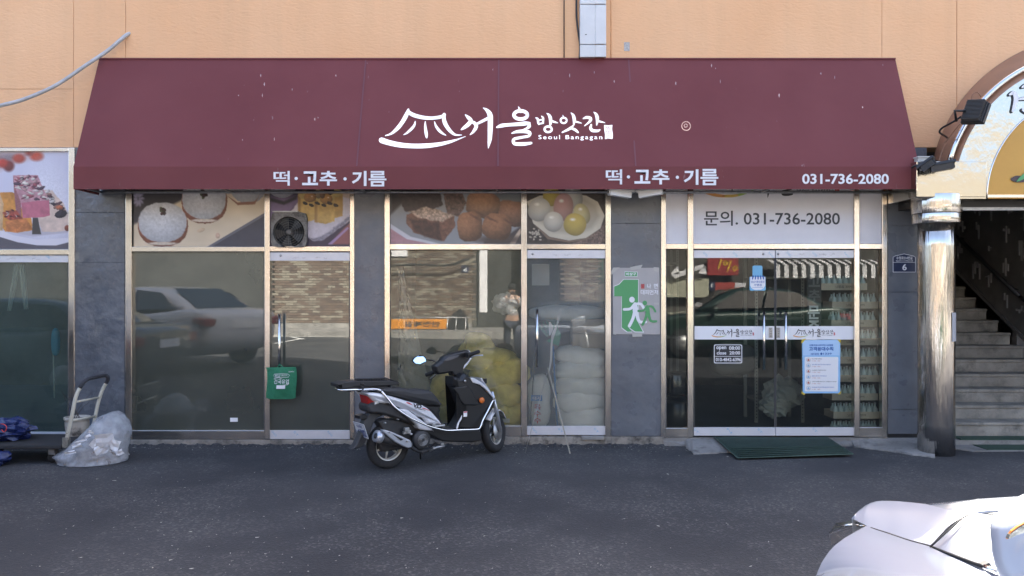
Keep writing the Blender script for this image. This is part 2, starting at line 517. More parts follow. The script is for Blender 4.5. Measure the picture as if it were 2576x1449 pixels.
M['concrete'] = pmat('concrete', (0.26, 0.25, 0.235), 0.85, var=0.35, vscale=3, bump=0.5, bscale=50, detail=8, dirt=((0.07, 0.065, 0.06), 6, 0.48, 0.72))
M['plinth'] = pmat('plinth_concrete', (0.27, 0.245, 0.21), 0.9, var=0.3, vscale=5, bump=0.8, bscale=30, detail=8, dirt=((0.06, 0.055, 0.05), 9, 0.47, 0.66))
# entrance apron: a thin concrete ramp falling from the sill to the asphalt, with a ragged front edge
edge = [(1668, 1104), (1690, 1106), (1700, 1108), (1712, 1113), (1722, 1119), (1728, 1126), (1736, 1131), (1746, 1140), (1790, 1138.5), (1830, 1135), (1900, 1134), (2000, 1130), (2085, 1121), (2110, 1119), (2150, 1122), (2200, 1128), (2260, 1137), (2310, 1144), (2352, 1149)]
am = MB(); top = []; q = []
ex = []
for i in range(len(edge) - 1):
    for k in range(4):
        t_ = k / 4
        ex.append((edge[i][0] * (1 - t_) + edge[i + 1][0] * t_ + random.uniform(-1, 1), edge[i][1] * (1 - t_) + edge[i + 1][1] * t_ + random.uniform(-0.9, 0.9)))
ex.append(edge[-1])
fr = [G(a, max(b, 1122) if b < 1122 else b, 0.014) for a, b in ex]
for i, (a, b) in enumerate(ex):
    if b < 1122:
        zz = H - (b - CY) / F * (D - 0.03); fr[i] = Vector((X(a, -0.03), -0.03 - 0.002 * max(b - 1104, 0), max(zz * 0.6, 0.02)))
bk = [Vector((X(a, 0), 0.03, 0.082)) for a, b in ex]
n_ = len(ex)
vs = [tuple(p) for p in bk] + [tuple(p) for p in fr] + [(p.x, p.y - 0.006, -0.02) for p in fr]
fs = [(i, i + 1, n_ + i + 1, n_ + i) for i in range(n_ - 1)] + [(n_ + i, n_ + i + 1, 2 * n_ + i + 1, 2 * n_ + i) for i in range(n_ - 1)]
tag(am.add(vs, fs).build('entrance_apron', M['concrete']), 'pale grey worn concrete apron sloping from the entrance doors to the asphalt', kind='structure')

# ================================================================== the shop building
def stucco():
    m, t, b = new_mat('orange_stucco'); L = t.links
    g = t.nodes.new('ShaderNodeNewGeometry')
    n = t.nodes.new('ShaderNodeTexNoise'); n.inputs['Scale'].default_value = 0.7; n.inputs['Detail'].default_value = 6
    L.new(g.outputs['Position'], n.inputs[0])
    r = t.nodes.new('ShaderNodeValToRGB'); r.color_ramp.elements[0].position = 0.3; r.color_ramp.elements[1].position = 0.7
    r.color_ramp.elements[0].color = (0.72, 0.395, 0.20, 1); r.color_ramp.elements[1].color = (0.77, 0.455, 0.25, 1)
    L.new(n.outputs[0], r.inputs[0])
    n4 = t.nodes.new('ShaderNodeTexNoise'); n4.inputs['Scale'].default_value = 14; n4.inputs['Detail'].default_value = 6; n4.inputs['Roughness'].default_value = 0.75
    L.new(g.outputs['Position'], n4.inputs[0])
    r4 = t.nodes.new('ShaderNodeValToRGB'); r4.color_ramp.elements[0].position = 0.69; r4.color_ramp.elements[1].position = 0.78
    r4.color_ramp.elements[0].color = (0, 0, 0, 1); r4.color_ramp.elements[1].color = (0.5, 0.5, 0.5, 1)
    L.new(n4.outputs[0], r4.inputs[0])
    mx = t.nodes.new('ShaderNodeMix'); mx.data_type = 'RGBA'; L.new(r4.outputs[0], mx.inputs[0]); L.new(r.outputs[0], mx.inputs[6]); mx.inputs[7].default_value = (0.34, 0.20, 0.10, 1)
    mps = t.nodes.new('ShaderNodeMapping'); mps.inputs['Scale'].default_value = (5.5, 5.5, .35); L.new(g.outputs['Position'], mps.inputs[0])
    ns = t.nodes.new('ShaderNodeTexNoise'); ns.inputs['Scale'].default_value = 1; ns.inputs['Detail'].default_value = 6; ns.inputs['Roughness'].default_value = 0.6; L.new(mps.outputs[0], ns.inputs[0])
    ms = t.nodes.new('ShaderNodeMapRange'); ms.inputs[1].default_value = .42; ms.inputs[2].default_value = .75; ms.inputs[3].default_value = 0; ms.inputs[4].default_value = .18; L.new(ns.outputs[0], ms.inputs[0])
    mxs = t.nodes.new('ShaderNodeMix'); mxs.data_type = 'RGBA'; L.new(ms.outputs[0], mxs.inputs[0]); L.new(mx.outputs[2], mxs.inputs[6]); mxs.inputs[7].default_value = (0.50, 0.31, 0.17, 1)
    L.new(mxs.outputs[2], b.inputs['Base Color'])
    b.inputs['Roughness'].default_value = 0.75
    mp = t.nodes.new('ShaderNodeMapping'); mp.inputs['Rotation'].default_value = (0, math.radians(-28), 0); mp.inputs['Scale'].default_value = (16, 16, 42)
    L.new(g.outputs['Position'], mp.inputs[0])
    n2 = t.nodes.new('ShaderNodeTexNoise'); n2.inputs['Scale'].default_value = 1.0; n2.inputs['Detail'].default_value = 3; n2.inputs['Distortion'].default_value = 0.6
    L.new(mp.outputs[0], n2.inputs[0])
    bp = t.nodes.new('ShaderNodeBump'); bp.inputs['Strength'].default_value = 0.6; bp.inputs['Distance'].default_value = 0.010
    L.new(n2.outputs[0], bp.inputs['Height']); L.new(bp.outputs[0], b.inputs['Normal'])
    return m
M['stucco'] = stucco()
M['groove'] = pmat('wall_joint', (0.58, 0.34, 0.17), 0.9)
M['roomwall'] = pmat('room_wall', (0.16, 0.16, 0.14), 0.8, var=0.2, vscale=2)
M['roomfloor'] = pmat('room_floor', (0.055, 0.06, 0.07), 0.35, var=0.3, vscale=2)
M['ceiling'] = pmat('room_ceiling', (0.3, 0.3, 0.28), 0.8)

bld = thing('shop_building', 'orange stucco building with a ground floor of glazed shop bays between blue-grey pillars', 'building')
# upper wall, cut into the panels that its joints mark
def wall_panel(x0, z0, x1, z1):
    g_ = 0.0025
    MB().box((x0 + g_, 0.0, z0 + g_), (x1 - g_, 0.30, z1 - g_)).build('wall_panel', M['stucco'], bld)
xj = [-14.0, -9.5, X(185), X(316), X(1537), X(2233) if False else X(1537) + 2.9, 4.76]
zj_left = [Z(371), Z(224), 6.2]
tops = 7.7
for i in range(len(xj) - 1):
    if i < 2: zs = [Z(371), Z(224), 5.3, tops]
    else: zs = [Z(371), 5.3, tops]
    for a, b in zip(zs[:-1], zs[1:]): wall_panel(xj[i], a, xj[i + 1], b)
for x0, x1 in ((4.76, 8.2), (8.2, 13.0)):
    for a, b in zip([Z(371), 5.3], [5.3, 6.35]):
        if x0 < 5: MB().box((x0 + .004, 0.0, (Z(371) if a > 5 else Z(371)) + 0.004 if a < 5 else a + .004), (x1 - .004, 0.30, b - .004)).build('wall_panel', M['stucco'], bld)
        else: MB().box((x0 + .004, 0.0, 0 if a < 5 else a + .004), (x1 - .004, 0.30, b - .004)).build('wall_panel', M['stucco'], bld)
mb = MB().box((-14, 0.012, Z(371) + .01), (4.75, 0.31, tops - .01)).box((4.75, 0.012, Z(371) + .01), (13, 0.31, 6.34))
mb.build('wall_joint', M['groove'], bld)
# the body of the building behind: roof slabs and side walls keep the sun out
mb = MB().box((-14, 0.31, tops - 0.3), (4.76, 9, tops)).box((4.76, 0.31, 6.05), (13, 9, 6.35)).box((-14, 8.8, 0), (13, 9, 6.0)).box((-14, 0.31, 0), (-13.8, 8.8, tops - .3)).box((12.8, 0.31, 0), (13, 8.8, 6.05))
mb.box((4.56, 0.31, 6.0), (4.76, 8.8, tops - 0.3)).box((-13.8, 8.8, 6.0), (4.56, 9, tops - 0.3))
mb.build('roof', M['concrete'], bld)
# a painted-over patch and small marks of wear on the stucco
mp_ = MB(); fbox(mp_, 1570, 106, 1584, 128, -0.004, 0.002); mp_.build('bare_patch', pmat('bare_patch', (0.42, 0.40, 0.38), 0.9, var=0.3, vscale=60), bld)

# interior shell behind the glazing
rz = 0.05
room = part('shop_room', bld)
MB().box((-9, 0.10, -0.05), (X(2236), 5.2, rz)).build('floor', M['roomfloor'], room)
MB().box((-9, 0.10, 3.05), (X(2236), 5.2, 3.12)).build('ceiling', M['ceiling'], room)
mb = MB().box((-9, 5.0, rz), (X(2236), 5.2, 3.05)).box((X(1560), 0.12, rz), (X(1580), 5.0, 3.05)).box((X(893), 0.12, rz), (X(905), 5.0, 3.05)).box((X(2236), 0.12, rz), (X(2236) + 0.1, 5.0, 3.05)).box((-9.1, 0.12, rz), (-9, 5, 3.05)).box((X(240), .12, rz), (X(250), 5, 3.05))
mb.build('room_wall', M['roomwall'], room)

# plinth under the bays, with a ragged lower edge left by the asphalt
def plinth(v0, v1, ytop, seed, ybot=1122):
    r = random.Random(seed)
    mb = MB(); n = int((v1 - v0) / 5) + 1
    top = Z(ytop, -0.035)
    mb.box((X(v0), -0.035, -0.02), (X(v1), 0.10, top))
    mb.build('plinth', M['plinth'], bld, bevel=0.006)
    # asphalt lapped up on it
    vs = []; ups = []
    for i in range(n + 1):
        x = X(v0 + (v1 - v0) * i / n); h = 0.012 + r.random() * 0.014 + 0.006 * math.sin(i * 0.7)
        vs.append((x, -0.09 - r.random() * 0.05, 0.001)); ups.append((x, -0.037 - 0.001, h))
    m2 = MB(); N = len(vs)
    m2.add(vs + ups, [(i, i + 1, N + i + 1, N + i) for i in range(N - 1)])
    o = m2.build('asphalt_lip', M['asphalt'], bld)
plinth(315, 893, 1107, 1); plinth(893, 1537, 1099, 2); plinth(1537, 1668, 1099, 3); plinth(-120, 187, 1107, 4); plinth(187, 315, 1107, 5)
MB().box((X(1668), -0.02, -0.02), (X(2232), 0.10, 0.084)).build('door_sill', M['concrete'], bld)
MB().box((X(2232), -0.02, -0.02), (X(2330), 0.10, 0.06)).build('plinth', M['concrete'], bld)

# pillars: painted sheet-metal panels on a pier
M['pillar'] = pmat('blue_grey_painted_metal', (0.128, 0.138, 0.155), 0.33, 0.0, var=0.16, vscale=2.2, bump=0.35, bscale=2.6, rvar=0.12, detail=7, dirt=((0.15, 0.16, 0.175), 2.3, 0.60, 0.72), bdist=0.05)
M['pillar_b'] = pmat('scuffed_blue_grey_metal', (0.124, 0.134, 0.152), 0.24, 0.1, var=0.2, vscale=3, bump=0.6, bscale=4.0, rvar=0.14, detail=9, dirt=((0.22, 0.22, 0.21), 3.1, 0.57, 0.70), bdist=0.05)
def pillar(v0, v1, ybot, seams, mat, ytop=371, yf=-0.012):
    p = part('pillar', bld)
    MB().box((X(v0) + .004, yf + 0.02, 0.0), (X(v1) - .004, 0.28, Z(ytop) - 0.005)).build('pier', M['black'], p)
    ys = [ytop] + seams + [ybot]
    for a, b in zip(ys[:-1], ys[1:]):
        MB().box((X(v0), yf + random.uniform(-.002, .002), Z(b, yf) + 0.0015), (X(v1), yf + 0.018, Z(a, yf) - 0.0015)).build('panel', mat, p, bevel=0.002)
    return p
pillar(187, 315, 1103, [535, 660], M['pillar_b'])
pillar(891, 967, 1100, [], M['pillar'])
pillar(1537, 1663, 1097, [562], M['pillar'])
pillar(2232, 2330, 1092, [568, 735, 1030], M['pillar'])

# ------------------------------------------------------------------ glazed bays
YF, YB, YG = -0.03, 0.05, 0.012          # front and back of the frame tubes, plane of the glass
M['glass_film'] = glass_mat('filmed_glass', (0.10, 0.12, 0.10), 0.62, (0.105, 0.112, 0.090), ior=2.05, wob=0.00002, film_var=0.12)
M['glass_film0'] = glass_mat('filmed_green_glass', (0.80, 0.92, 0.88), 0.34, (0.11, 0.165, 0.15), ior=1.8, wob=0.00004, film_var=0.3)
M['glass_frost'] = glass_mat('frosted_glass', (0.93, 0.94, 0.90), 0.24, (0.33, 0.32, 0.23), ior=1.75, blur=0.15, wob=0.00003)
M['glass_frost2'] = glass_mat('frosted_door_glass', (0.94, 0.96, 0.94), 0.26, (0.44, 0.46, 0.43), ior=1.65, blur=0.13, wob=0.00003)
M['glass_clear'] = glass_mat('clear_glass', (0.72, 0.78, 0.76), 0.07, (0.16, 0.18, 0.17), ior=1.5, wob=0.00003)
M['board'] = pmat('white_sign_board', (0.66, 0.66, 0.71), 0.35, var=0.03)
M['sealant'] = pmat('gasket', (0.09, 0.09, 0.09), 0.6)

def tube_v(name, v0, v1, y0, y1, parent, mat=None, yf=YF):
    return fbox(MB(), v0, y0, v1, y1, yf, YB).build(name, mat or M['frame'], parent, bevel=0.004)
def pane(parent, v0, y0, v1, y1, mat, y=YG, name='pane'):
    mb = MB(); t = 0.006
    mb.add([(X(v0), y, Z(y1)), (X(v1), y, Z(y1)), (X(v1), y, Z(y0)), (X(v0), y, Z(y0))], [(0, 1, 2, 3)])
    return mb.build(name, mat, parent, fix=False)
def gasket(parent, v0, y0, v1, y1, wd=1.6, y=YG - 0.006):
    mb = MB()
    fbox(mb, v0, y0, v1, y0 + wd, y, YG + .01); fbox(mb, v0, y1 - wd, v1, y1, y, YG + .01)
    fbox(mb, v0, y0 + wd, v0 + wd, y1 - wd, y, YG + .01); fbox(mb, v1 - wd, y0 + wd, v1, y1 - wd, y, YG + .01)
    return mb.build('gasket', M['sealant'], parent)
def scribble(mb, cx, cy, s, seed, y, n=7):
    r = random.Random(seed); pts = []
    for i in range(n): pts.append((cx + (i / n - .5) * s * 2 + r.uniform(-s, s) * .35, cy + r.uniform(-s, s) * .5, 0.8))
    stroke_into(mb, pts, lambda a, b: P(a, b, y), 3)
def door(v0, v1, yt0, yt1, yb0, yb1, mat, hand, marks, prot=()):
    """frameless glass door: white-filmed rails, pane, pull handle"""
    dr = part('door', bld)
    yy = -0.012
    fbox(MB(), v0, yt0, v1, yt1, yy, 0.034).build('rail', M['rail'], dr, bevel=0.002)
    fbox(MB(), v0, yb0, v1, yb1, yy, 0.034).build('rail', M['rail'], dr, bevel=0.002)
    pane(dr, v0 + 1.5, yt1, v1 - 1.5, yb0, mat)
    mb = MB()
    fbox(mb, v0, yt1, v0 + 1.6, yb0, 0.004, 0.024); fbox(mb, v1 - 1.6, yt1, v1, yb0, 0.004, 0.024); mb.build('edge_strip', M['sealant'], dr)
    for cx, cy, s, sd_ in marks:
        mb = MB(); scribble(mb, cx, cy, s, sd_, yy - 0.001); mb.build('handwriting', M['greyprint'], dr)
    for (a, b, c) in prot:
        mb = MB(); text_into(mb, c, lambda x, y, a=a, b=b: P(a + (x * .70 - y * .70), b + (x * .70 + y * .70), yy - 0.001), (-8, -2.4, 8, 2.4), 0.0)
        mb.build('film_print', M['bluelogo'], dr, fix=False)
    for (hx, hy0, hy1) in hand:
        h = MB()
        hy_ = -0.075
        h.tube([P(hx, hy0, hy_), P(hx, hy1, hy_)], 0.014, 12)
        for q_ in (hy0 + 22, hy1 - 22): h.tube([P(hx, q_, hy_), P(hx - 1, q_, YG)], 0.008, 8)
        h.build('handle', M['steel'], dr)
        h = MB(); h.tube([P(hx - 1, hy0, 0.09), P(hx - 1, hy1, 0.09)], 0.014, 10); h.build('inner_handle', M['steel'], dr)
    return dr

K2 = lambda cx, cy: (306.7 + cx * .485, 447.3 + cy * .485)
K4 = lambda cx, cy: (945.7 + cx * .4852, 447.3 + cy * .4852)
YP = -0.004
# --- bay with the snow-white cakes (and fan) -------------------------------------------------
b1 = part('shop_window', bld)
for nm, v0, v1, y0, y1 in (('frame', 315, 331, 371, 1107), ('frame', 880, 891, 371, 1104), ('mullion', 665, 678.5, 371, 1106)):
    tube_v(nm, v0, v1, y0, y1, b1)
tube_v('transom_bar', 331, 665, 620.5, 633, b1, yf=YF + .003); tube_v('transom_bar', 678.5, 880, 619.5, 632.5, b1, yf=YF + .003)
tube_v('bottom_rail', 331, 665, 1083, 1106, b1, yf=YF + .003)
pane(b1, 331, 633, 665, 1083, M['glass_film']); gasket(b1, 331, 633, 665, 1083)
mb = fbox(MB(), 579, 1051, 598, 1061, YG - .004, YG - .003); mb.build('paper_tag', M['white'], b1)
pt = Paint(60, -150, 742, 357, 200, 150, (58, 54, 60))
pt.poly([(60, 232), (330, 62), (742, 10), (742, 187), (440, 362), (60, 362)], (226, 206, 176), 3, tex=.07, ts=120)
pt.poly([(60, 150), (300, 60), (420, 60), (60, 242)], (52, 47, 52), 14)
pt.poly([(742, 180), (742, 196), (460, 362), (435, 362)], (95, 95, 105), 2)
pt.poly([(742, 200), (742, 362), (465, 362)], (62, 62, 74), 4, tex=.12, ts=60)
pt.ball(655, 50, 92, 84, (205, 205, 208), dark=.35, warp=3, tex=.08, ts=8, ly=-.2); pt.poly([(545, 92), (600, 128), (690, 122), (712, 92), (690, 138), (600, 142)], (150, 100, 80), 4, warp=2)
for cx, cy, rx, ry, g0 in ((428, 112, 118, 118, (425, 82)), (213, 237, 130, 112, (218, 172))):
    pt.ball(cx, cy + 10, rx, ry * .98, (168, 92, 62), dark=.35, warp=3, tex=.2, sq=2.3)
    pt.ball(cx - 2, cy - 6, rx * .965, ry * .92, (226, 226, 230), dark=.26, warp=4, tex=.12, ts=9, soft=5, lx=-.15, ly=-.45, sq=2.2)
    pt.ball(cx - 2, cy + ry * .93, rx * .6, 8, (222, 205, 185), dark=.1, warp=2, soft=4)
    for k in range(9):
        a = rng.rand() * 6.28; r_ = rng.rand() * 16
        pt.ball(g0[0] + r_ * math.cos(a), g0[1] + r_ * 1.3 * math.sin(a), 11, 8, [(64, 46, 44), (88, 92, 60), (74, 40, 40)][k % 3], rot=k * 40, warp=2, tex=.4)
for k in range(10): pt.ball(84 + 18 * math.cos(k * .63), 108 + 28 * math.sin(k * .63), 17, 9, (176, 170, 198), rot=k * 36, soft=5)
pt.ball(410, 272, 22, 10, (222, 192, 160), rot=-20, dark=.15); pt.ball(497, 300, 12, 15, (224, 186, 160), dark=.15)
pt.build('poster', lambda a, b: P(*K2(a, b), YP), b1)
pt = Paint(765, -150, 1187, 357, 130, 150, (56, 46, 66))
pt.poly([(765, 100), (960, 100), (860, 190), (765, 215)], (112, 92, 132), 26, tex=.15, ts=50)
pt.poly([(870, 182), (925, 112), (1187, 90), (1187, 218), (1125, 262), (1044, 322), (990, 328), (950, 296), (840, 230)], (205, 196, 205), 5, warp=4, tex=.08)
pt.poly([(1187, 218), (1125, 262), (1044, 322), (990, 328), (960, 306), (990, 314), (1040, 300), (1120, 244), (1187, 196)], (132, 128, 142), 6, warp=7, tex=.3, ts=8)
pt.poly([(1187, 232), (1187, 345), (1075, 345), (1150, 262)], (142, 82, 84), 8); pt.poly([(1178, 262), (1090, 345), (1068, 345), (1170, 255)], (164, 132, 172), 3)
pt.ball(830, 30, 80, 74, (198, 200, 212), dark=.3, warp=3, tex=.1); pt.poly([(760, 100), (840, 122), (905, 95), (905, 112), (840, 140), (760, 118)], (30, 28, 40), 10)
pt.poly([(1130, 70), (1190, 60), (1190, 110), (1150, 100)], (196, 172, 156), 4)
for x0, x1, y0, y1, cc in ((1050, 1146, 70, 212, (186, 146, 78)), (914, 1004, 80, 230, (206, 168, 92)), (1000, 1104, 95, 240, (200, 162, 88))):
    pt.poly([(x0, y0), (x1, y0), (x1, y1 - 14), ((x0 + x1) / 2, y1), (x0, y1 - 12)], cc, 4, warp=3, tex=.16, ts=26)
    pt.poly([(x0, y0 + 10), (x0 + 12, y0 + 10), (x0 + 12, y1 - 8), (x0, y1 - 12)], (150, 112, 62), 12)
    pt.ball((x0 + x1) / 2, y0 + 8, (x1 - x0) / 2, 24, (222, 192, 118), dark=.2, warp=3)
for cx, cy, rx in ((1030, 66, 60),): pt.ball(cx, cy, 70, 34, (60, 44, 40), warp=5, tex=.4)
for cx, cy, rx, ry, cc in ((976, 102, 33, 25, (198, 142, 88)), (1060, 110, 32, 27, (206, 148, 82)), (1020, 78, 16, 30, (190, 164, 132)), (1040, 84, 14, 24, (150, 112, 88))): pt.ball(cx, cy, rx, ry, cc, warp=2, tex=.15)
for k in range(6): pt.ball(950 + k * 32, 132 + (k % 2) * 10, 14, 8, (38, 34, 38), rot=25, warp=3)
for cx, cy in ((1070, 102), (985, 96)): pt.ball(cx, cy, 5, 3, (245, 225, 195), dark=0, soft=3)
pt.build('poster', lambda a, b: P(*K2(a, b), YP), b1)
door(679, 879.5, 635, 656, 1083, 1104.5, M['glass_film'], [(703, 790, 960)], [(745, 649, 7, 1), (765, 649, 4, 2), (800, 648, 6, 3), (820, 650, 5, 4)], [(690, 1091, 'ING'), (745, 1091, 'ST'), (830, 1091, 'NG')])

# --- bay with the truffle and egg pictures ---------------------------------------------------
b2 = part('shop_window', bld)
for nm, v0, v1, y0, y1 in (('frame', 967, 980.5, 371, 1099), ('frame', 1523, 1537, 371, 1099), ('mullion', 1311, 1325.5, 371, 1098)):
    tube_v(nm, v0, v1, y0, y1, b2)
tube_v('transom_bar', 980.5, 1311, 613.5, 628, b2, yf=YF + .003); tube_v('transom_bar', 1325.5, 1523, 613.5, 627, b2, yf=YF + .003)
tube_v('bottom_rail', 980.5, 1311, 1071, 1098, b2, yf=YF + .003)
pane(b2, 980.5, 628, 1311, 1071, M['glass_frost']); gasket(b2, 980.5, 628, 1311, 1071)
pt = Paint(75, -150, 752, 343, 200, 146, (142, 146, 150))
pt.poly([(75, -150), (752, -150), (752, 130), (560, 70), (300, 62), (140, 130), (75, 190)], (46, 42, 46), 16, tex=.3, ts=60)
pt.poly([(470, 60), (752, 60), (752, 125), (600, 110)], (104, 110, 112), 12)
pt.poly([(75, 250), (160, 310), (300, 343), (75, 343)], (176, 132, 140), 8, tex=.1); pt.poly([(75, 238), (180, 305), (330, 341), (300, 346), (160, 318), (75, 262)], (208, 206, 212), 5)
pt.poly([(560, 330), (680, 300), (752, 250), (752, 343), (560, 343)], (60, 54, 56), 10); pt.poly([(700, 330), (748, 262), (752, 285), (722, 343), (694, 343)], (206, 184, 160), 4)
pt.poly([(112, 80), (200, 62), (330, 66), (350, 140), (250, 186), (150, 172)], (52, 42, 44), 6, warp=6, tex=.5, ts=14)
pt.poly([(350, 66), (440, 66), (470, 130), (430, 200), (370, 190)], (92, 70, 62), 5, warp=6, tex=.6, ts=10)
pt.poly([(160, 190), (260, 150), (405, 200), (412, 250), (350, 330), (200, 285), (158, 235)], (110, 72, 56), 4, warp=5, tex=.45, ts=16)
pt.poly([(170, 180), (260, 150), (405, 196), (340, 230), (240, 214)], (186, 160, 140), 8, warp=9, tex=.5, ts=9)
pt.poly([(172, 212), (330, 236), (340, 325), (200, 282)], (66, 40, 34), 14, warp=9, tex=.5, ts=16)
pt.ball(640, 320, 120, 20, (70, 58, 54), soft=20, dark=0)
for cx, cy, rx, ry, cc, ro in ((705, 185, 82, 66, (150, 102, 74), 12), (556, 140, 88, 68, (176, 124, 88), 14), (628, 252, 74, 68, (166, 112, 76), 6), (487, 252, 66, 76, (170, 116, 80), -6)):
    pt.ball(cx, cy, rx, ry, cc, rot=ro, dark=.55, warp=6, tex=.16, ts=10, sq=3.0, soft=3)
for cx, cy in ((545, 190), (600, 215), (515, 205), (690, 228)): pt.ball(cx, cy, 26, 5, (92, 58, 44), rot=30, soft=8, dark=0, warp=4)
pt.build('poster', lambda a, b: P(*K4(a, b), YP), b2)
pt = Paint(782, -150, 1187, 343, 130, 150, (50, 43, 40))
r_ = fbm(pt.X * 1.0, pt.Y * 2.2, 16, 8); pt.C *= (0.6 + 0.9 * r_)[..., None]
pt.poly([(1020, 343), (1187, 235), (1187, 343)], (112, 92, 82), 8, warp=8, tex=.6, ts=7)
pt.poly([(784, 122), (850, 92), (1000, 84), (1090, 92), (1150, 124), (1186, 196), (1164, 262), (1090, 312), (1000, 326), (900, 306), (815, 236)], (206, 198, 178), 3, tex=.06, ts=60)
pt.poly([(800, 132), (850, 108), (1080, 104), (1140, 140), (1160, 200), (1120, 262), (1040, 292), (920, 282), (830, 214)], (176, 166, 148), 22)
pt.poly([(815, 236), (900, 306), (1000, 326), (1090, 312), (1160, 266), (1090, 322), (1000, 336), (890, 318)], (120, 100, 84), 5)
for cx, cy, rx, ry, cc, ro in ((910, 95, 44, 52, (206, 180, 82), 0), (1026, 96, 44, 66, (204, 202, 190), -14), (846, 165, 56, 62, (212, 208, 196), 30), (1068, 188, 40, 56, (208, 196, 140), -20), (972, 152, 51, 72, (198, 150, 142), 4), (920, 228, 50, 52, (216, 210, 196), 20), (1032, 242, 58, 58, (208, 182, 88), 22)):
    pt.ball(cx, cy, rx, ry, cc, rot=ro, dark=.42, tex=.03, ts=30, soft=3, lx=-.2, ly=-.4, sq=2.15); pt.ball(cx - rx * .2, cy - ry * .45, rx * .22, ry * .12, (250, 246, 236), dark=0, soft=8)
for k in range(22): pt.ball(795 + rng.rand() * 60, 265 + rng.rand() * 60, 6, 5, (196, 186, 166), warp=2)
pt.build('poster', lambda a, b: P(*K4(a, b), YP), b2)
door(1326, 1522.5, 629, 650, 1072.5, 1094.5, M['glass_frost2'], [(1351.5, 778, 924)], [(1398, 641, 6, 11), (1425, 641, 5, 12), (1432, 641, 5, 13), (1462, 641, 6, 14)], [(1345, 1083, 'NG'), (1410, 1083, 'ST'), (1500, 1083, 'ST')])

# --- leftmost bay ---------------------------------------------------------------------------
b0 = part('shop_window', bld)
tube_v('frame', 172, 187, 371, 1106, b0)
tube_v('lintel', -220, 172, 371.5, 381, b0, M['frame'], yf=YF + .003)
tube_v('transom_bar', -220, 172, 627, 641, b0, M['frame'], yf=YF + .003)
for v0, v1 in ((-220, -128),): tube_v('mullion', v0, v0 + 14, 371, 1106, b0)
K0 = lambda cx, cy: (cx / 4.5335, (560 + cy / 2.897) / 1.565)
pt = Paint(-760, 100, 785, 1215, 260, 190, (208, 206, 224))
g_ = np.clip((pt.Y - 900) / 400, 0, 1); pt.mix(g_, (184, 180, 196))
pt.poly([(-760, 100), (500, 100), (480, 160), (200, 240), (0, 330), (-760, 340)], (196, 176, 180), 60)
for cx, cy, rx, ry, cc in ((60, 170, 120, 34, (150, 132, 136)), (100, 270, 62, 64, (120, 50, 48)), (30, 240, 60, 50, (190, 62, 48)), (215, 185, 72, 52, (186, 72, 54)), (420, 165, 74, 50, (204, 76, 50)), (330, 130, 40, 22, (160, 60, 50)), (-200, 220, 120, 60, (180, 60, 50)), (-420, 180, 120, 70, (150, 60, 60))): pt.ball(cx, cy, rx, ry, cc, soft=34, dark=.2)
pt.ball(520, 700, 260, 420, (226, 224, 236), soft=200, dark=0)
pt.poly([(-760, 1000), (-20, 990), (150, 1060), (430, 1110), (785, 1090), (785, 1215), (-760, 1215)], (222, 218, 228), 6)
pt.poly([(-760, 1080), (0, 1080), (200, 1140), (420, 1175), (640, 1178), (785, 1140), (785, 1215), (-760, 1215)], (86, 82, 92), 6)
pt.poly([(-20, 965), (140, 1030), (380, 1075), (785, 1030), (785, 1010), (0, 940)], (188, 182, 194), 14)
pt.poly([(0, 575), (130, 566), (200, 600), (250, 760), (360, 870), (370, 1005), (200, 1030), (60, 1020), (20, 960), (0, 760)], (204, 136, 60), 5, warp=5, tex=.22, ts=70)
pt.poly([(-300, 590), (0, 575), (40, 700), (30, 1010), (-300, 980)], (196, 160, 120), 6, warp=5, tex=.3, ts=60)
pt.poly([(30, 790), (220, 770), (260, 880), (120, 890), (50, 860)], (150, 66, 52), 12, warp=14, tex=.5, ts=30)
pt.poly([(60, 900), (300, 870), (370, 990), (210, 1030), (70, 1015)], (196, 118, 66), 14, warp=6, tex=.3, ts=50)
for k in range(14): pt.ball(60 + rng.rand() * 180, 770 + rng.rand() * 90, 22, 8, [(206, 176, 168), (96, 30, 36), (170, 60, 60)][k % 3], rot=rng.rand() * 90 - 30, warp=4, soft=3)
pt.poly([(500, 540), (600, 550), (650, 620), (720, 690), (785, 830), (785, 1000), (640, 1025), (480, 1020), (430, 870), (560, 700)], (214, 190, 176), 5, warp=6, tex=.14, ts=60)
for k in range(26):
    a = rng.rand(); pt.ball(520 + a * 200 + rng.rand() * 40, 560 + a * 220 + rng.rand() * 60, 36, 17, [(58, 44, 60), (150, 108, 96), (226, 216, 212), (92, 60, 70)][k % 4], rot=rng.rand() * 80 - 40, warp=5, soft=3)
pt.ball(695, 820, 72, 44, (44, 38, 50), rot=-14, warp=5, tex=.5); pt.ball(680, 745, 44, 26, (196, 108, 74), warp=5, tex=.3); pt.ball(770, 980, 34, 34, (140, 62, 44), soft=8, warp=4)
pt.poly([(372, 860), (432, 860), (470, 1050), (365, 1050)], (62, 58, 58), 8)
pt.poly([(148, 380), (200, 540), (240, 700), (245, 860), (180, 760), (160, 560)], (148, 92, 96), 5, tex=.15)
pt.poly([(240, 690), (560, 650), (570, 835), (500, 855), (260, 865)], (190, 104, 124), 4, warp=2, tex=.13, ts=40)
pt.poly([(148, 378), (430, 374), (480, 500), (556, 652), (500, 664), (240, 690), (180, 540)], (188, 136, 146), 4, warp=4, tex=.2, ts=40)
for k in range(70):
    v_ = rng.rand(); x_ = 165 + v_ * 90 + rng.rand() * (250 + v_ * 50); y_ = 385 + v_ * 275
    pt.ball(x_, y_, 18 + rng.rand() * 26, 8 + rng.rand() * 10, [(222, 206, 200), (206, 158, 160), (170, 80, 96), (232, 222, 212), (120, 62, 80), (84, 60, 78)][k % 6], rot=rng.rand() * 60 - 30, warp=6, soft=3, tex=.2)
pt.build('poster', lambda a, b: P(*K0(a, b), YP), b0)
